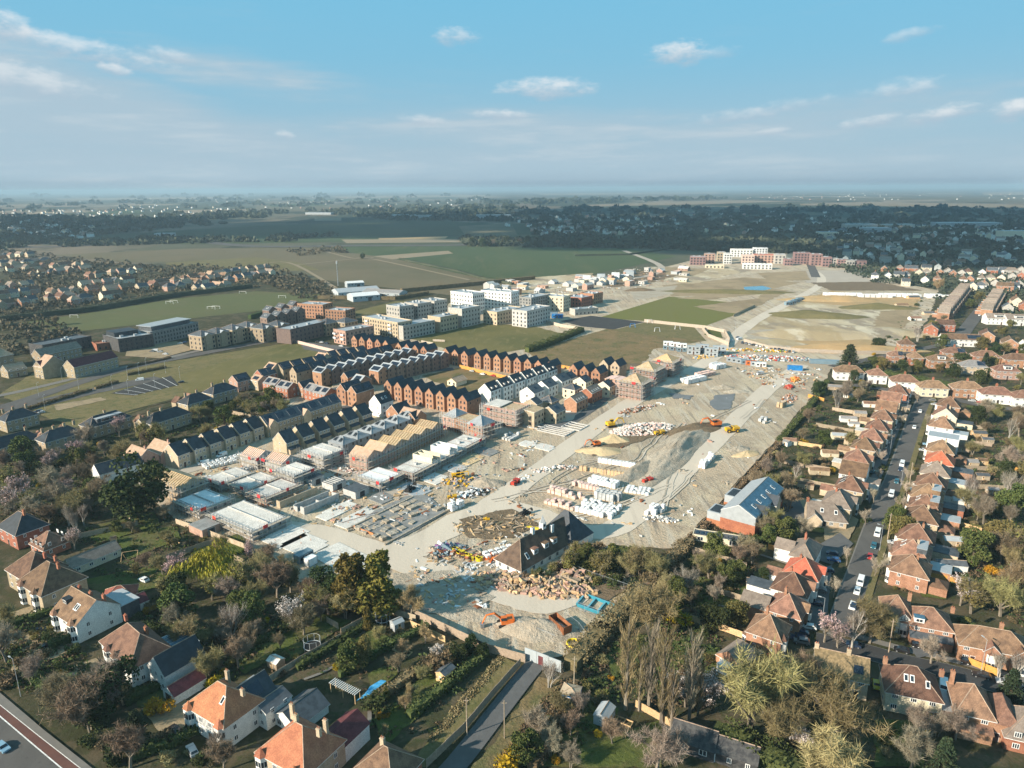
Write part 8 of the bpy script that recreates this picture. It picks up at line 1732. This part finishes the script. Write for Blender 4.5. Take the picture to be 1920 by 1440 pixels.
zone([(440,1200),(560,1100),(640,1140),(480,1260),(380,1180),(300,1120),(420,1030)],8,BM,6,9,1.2)
for q in ((394,1108),(404,1128),(380,1130),(420,1118),(400,1150)):occ(g(*q),4.5)
Z11=[(240,1155),(330,1090),(430,1120),(540,1170),(450,1260),(390,1290),(300,1240)];Z12=[(90,1000),(300,960),(430,1010),(330,1090),(200,1095)]
zone(Z11,14,BM+['dark','ever'],5,9,1.2);zone(Z12,8,BM,4,7,1.2);zone([(1630,1340),(1800,1360),(1780,1440),(1600,1440)],4,['bare_mauve','bare_grey','bare_brown'],6,9,1)
for Z,n,a,b in ((Z11,30,1.2,2.6),(Z12,18,1,2.2),(Z1,26,1.5,3),(Z2,16,1.2,2.6),(Z3,20,1.2,2.6),(Z4,12,.9,2),(Z7,50,1.2,2.6),(Z8,46,1.2,3),(Z9,34,1.5,3),(Z10,26,1,2.6),([(1050,1050),(1150,1030),(1260,1080),(1200,1110),(1100,1100)],14,1.4,3),([(180,1380),(330,1330),(420,1440),(200,1440)],12,1.2,2.5),([(1620,1180),(1900,1150),(1900,1210),(1640,1230)],14,1,2.2),([(1480,1330),(1760,1350),(1800,1440),(1480,1440)],10,1.5,3)):zone(Z,n,SM,a,b,.5,5.5)
for P_,n_ in (([(1664,1000),(1716,830),(1732,834),(1690,1004)],16),([(1606,1005),(1688,790),(1698,795),(1622,1010)],8),([(1690,1010),(1725,1000),(1712,1110),(1660,1110)],8)):zone(P_,n_,['shrub','shrub_dark','shrub_olive','shrub_brown'],.8,1.8,.2,3.6)

def cover(name,polys,m,s,hh,lab,dens=1.0,quads=9):
    r2=random.Random(len(name));mb=MB()
    for P,n in polys:
        xs=[q[0] for q in P];ys=[q[1] for q in P];k=t=0
        while k<n*dens and t<n*30:
            t+=1;x,y=r2.uniform(min(xs),max(xs)),r2.uniform(min(ys),max(ys))
            if not inpoly(x,y,P):continue
            p=g(x,y)
            if (p.y<620 and not offroad(p,6.5)) or not free(p,.2):continue
            k+=1;sz=s*r2.uniform(.6,1.4)*(1 if p.y<700 else .7+p.y/1800)
            for _ in range(quads):
                d=rnd_dir(r2);leafq(mb,p+Vector((d.x*sz,d.y*sz,abs(d.z)*sz*hh)),sz*.42,r2)
    o=mb.build(name,m);stuff(o);tag(o,lab,'plants');return o
cover('undergrowth',[(Z11,260),(Z12,120),(Z1,420),(Z2,200),(Z3,180),(Z4,30),(Z7,460),(Z8,420),(Z9,380),(Z10,220),([(1050,1050),(1150,1030),(1260,1080),(1200,1110),(1100,1100)],130)],'hedge_green',.8,.8,'low green undergrowth filling the gardens',1.0,12)
cover('dry_undergrowth',[(Z11,150),(Z12,110),(Z1,300),(Z2,150),(Z3,120),(Z4,60),(Z7,420),(Z8,320),(Z9,200),(Z10,200),([(900,1440),(1060,1275),(1100,1290),(980,1440)],150),([(1060,1250),(1200,1100),(1240,1080),(1100,1270)],150)],'hedge_brown',.7,.7,'dry brown undergrowth between the garden trees',1.0,12)
cover('rough_grass_tufts',[([(800,1395),(850,1330),(905,1268),(935,1228),(970,1245),(925,1300),(860,1370)],420),([(880,1500),(1010,1275),(1050,1280),(950,1440)],260),([(990,665),(1140,618),(1310,640),(1210,665),(1190,690),(1030,685)],500),([(1140,1230),(1250,1190),(1340,1215),(1200,1290)],160)],'dry_grass',.5,.5,'tufts of rough dry grass',1.0,9)
cover('left_tree_belt',[([(0,470),(300,500),(520,500),(560,520),(480,540),(300,556),(140,580),(0,600)],640),([(480,520),(560,515),(640,540),(640,565),(560,560)],120),([(0,590),(100,590),(160,640),(100,660),(0,670)],90),([(540,470),(640,463),(650,474),(560,480)],50)],'wood_brown',3.0,1.1,'belt of bare trees among the left estate',1.0,22)
cover('right_tree_belt',[([(1500,480),(1640,480),(1920,470),(1920,560),(1800,545),(1640,530)],700),([(1740,560),(1800,545),(1920,560),(1920,600),(1880,590),(1800,570)],60)],'wood_far',3.2,1.0,'dark woodland among the right estate',1.0,22)
cover('distant_woodland',[([(0,405),(300,412),(430,420),(170,442),(0,470)],330),([(0,366),(960,366),(960,384),(0,400)],130),([(560,394),(700,392),(960,386),(960,416),(700,412)],260),([(940,388),(1080,390),(1480,390),(1480,470),(1270,470),(1000,440)],560),([(1470,386),(1920,390),(1920,480),(1500,480)],520),([(870,380),(1200,372),(1400,372),(1300,376),(1000,384)],120),([(300,404),(560,396),(480,410),(340,414)],120),([(100,455),(330,448),(560,452),(120,463)],110),([(640,442),(520,446),(500,450)],20),([(860,448),(1280,452),(1280,466),(880,462)],220),([(1280,452),(1500,456),(1500,476),(1290,470)],180)],'wood_far',7.5,.62,'far dark woods and hedgerows below the horizon',1.0,26)
# ================================================================ HAZE
mb=MB();mb.box(-31000,-260,-1.4,31000,42500,128.0);hz=mb.build('haze',[]) if False else None
hm=bpy.data.materials.new('haze');hm.use_nodes=True;t_=NT(hm.node_tree)
v_=t_.n('ShaderNodeVolumePrincipled',{'Color':(.53,.73,.86,1),'Density':0.00011,'Anisotropy':.0})
t_.n('ShaderNodeOutputMaterial',{'Volume':v_.outputs[0]})
hz=obj('haze',mb.mesh('haze',[hm]));hz['kind']='stuff'
try:hm.volume_sampling='DISTANCE'
except Exception:pass
# ================================================================ LABELS
for a in [(262,930,'great dark conifer'),(688,1110,'two big cypresses'),(392,1060,'yellow green willow'),(1590,670,'tall conifer by the white semis'),(1240,1280,'row of poplars'),(1070,1300,'bright blue summer house'),(1132,1340,'grey green shed'),(1115,1137,'blue pool frame'),(1050,1170,'brown skip'),(1030,1030,'old white house'),(1410,945,'orange and zinc building'),(1550,960,'dark roofed bungalow'),(1505,1050,'bright red roof on the street'),(1765,810,'white wrapped house'),(1770,875,'red pyramid roof'),(1715,1030,'bushy roadside evergreen'),
          (1710,1290,'cream pink skylight house'),(1570,1260,'golden brick house'),(1840,1340,'stepped orange brick house'),(1860,1215,'brick semis with white gables'),(1742,1165,'glazed dormer house'),(1678,1150,'half timbered bay house'),(1340,1400,'black barn'),(1405,1300,'huge greenish bare tree'),(395,1320,'orange roofed house'),(230,1220,'long white house'),(140,1150,'white gable house'),(70,1100,'yellow brick bay house'),(560,1390,'red tiled house'),(570,1310,'ribbed grey pavilion'),(160,1050,'long low outbuilding'),(700,1295,'blue tarpaulin'),(586,1207,'sunny lawn trampoline'),(836,1265,'tan wooden shed'),(960,1240,'board fence end'),(1018,1245,'grey blue hoarding'),(30,1400,'avenue at bottom left'),(320,1370,'gravel drive'),
          (205,885,'long white gabled house'),(265,860,'pink roofed houses'),(130,815,'four chimney house'),(40,830,'left edge slate terrace'),(210,795,'long flat dormer house'),(325,780,'old terrace by the garden house'),(420,740,'solar gable house'),(410,840,'stepped slate terrace'),(570,780,'solar terrace'),(270,720,'small car park'),(180,680,'maroon roofed row'),(330,615,'grey school'),(120,640,'dark low school block'),(430,620,'yellow avenue flats'),(640,500,'lattice mast'),(670,550,'grey warehouses'),(920,450,'dark field copse'),(300,565,'playing field'),(790,600,'grey flats wing'),(870,565,'turquoise glazed flats'),(985,595,'concrete frame flats'),(1090,565,'orange flats of the far works'),(1250,585,'green sports pitch'),(1300,640,'site compound cabins'),(1420,665,'coloured store heap'),(1420,540,'blue pond'),(1400,485,'red flats complex'),(1560,490,'dark red flats'),(1660,555,'far white stacks'),(1820,600,'far road'),(1805,640,'terrace across the street end'),(1730,660,'brick houses above the street top'),(1870,740,'white semis with red car'),(1750,725,'cream semis at the street top'),(1850,670,'gabled brick pair'),(1640,800,'left street houses'),(1860,880,'orange fence panel'),(1800,960,'pale walled garden'),(1890,1050,'right edge gardens'),(1480,800,'weathered site fence'),(1330,865,'lone white pack row'),(1120,930,'materials yard'),(1210,800,'pale rubble heap'),(1300,1060,'garden path'),(1860,560,'right far terrace'),(130,500,'red roofed far estate'),(420,530,'far estate by the field'),(60,560,'left edge estate')]:land(*a)
RANK=['nearest','second nearest','third nearest','fourth nearest','fifth nearest','sixth nearest','seventh nearest','eighth nearest','ninth nearest','tenth nearest','eleventh nearest','twelfth nearest']
groups={}
for o,ph,px in AUTO:
    if px is None:px=proj(o.location)
    b=min(LAND,key=lambda l:(l[0]-px[0])**2+((l[1]-px[1])*1.4)**2);dx,dy=px[0]-b[0],(px[1]-b[1])*1.2
    d=('right of' if dx>0 else 'left of') if abs(dx)>abs(dy) else ('below' if dy>0 else 'above')
    groups.setdefault((ph,b[2],d),[]).append((dx*dx+dy*dy,o))
for (ph,b,d),L_ in groups.items():
    L_.sort(key=lambda q:q[0])
    for i,(_,o) in enumerate(L_):
        if len(L_)==1:o['label']=f'{ph} {d} the {b}'
        else:o['label']=f'{ph} {d} the {b}, {RANK[min(i, 11)]}'
for o in SC.objects:
    if o.parent is None and o.type in ('MESH','EMPTY') and 'kind' not in o.keys() and 'label' not in o.keys():print('NOLABEL',o.name)
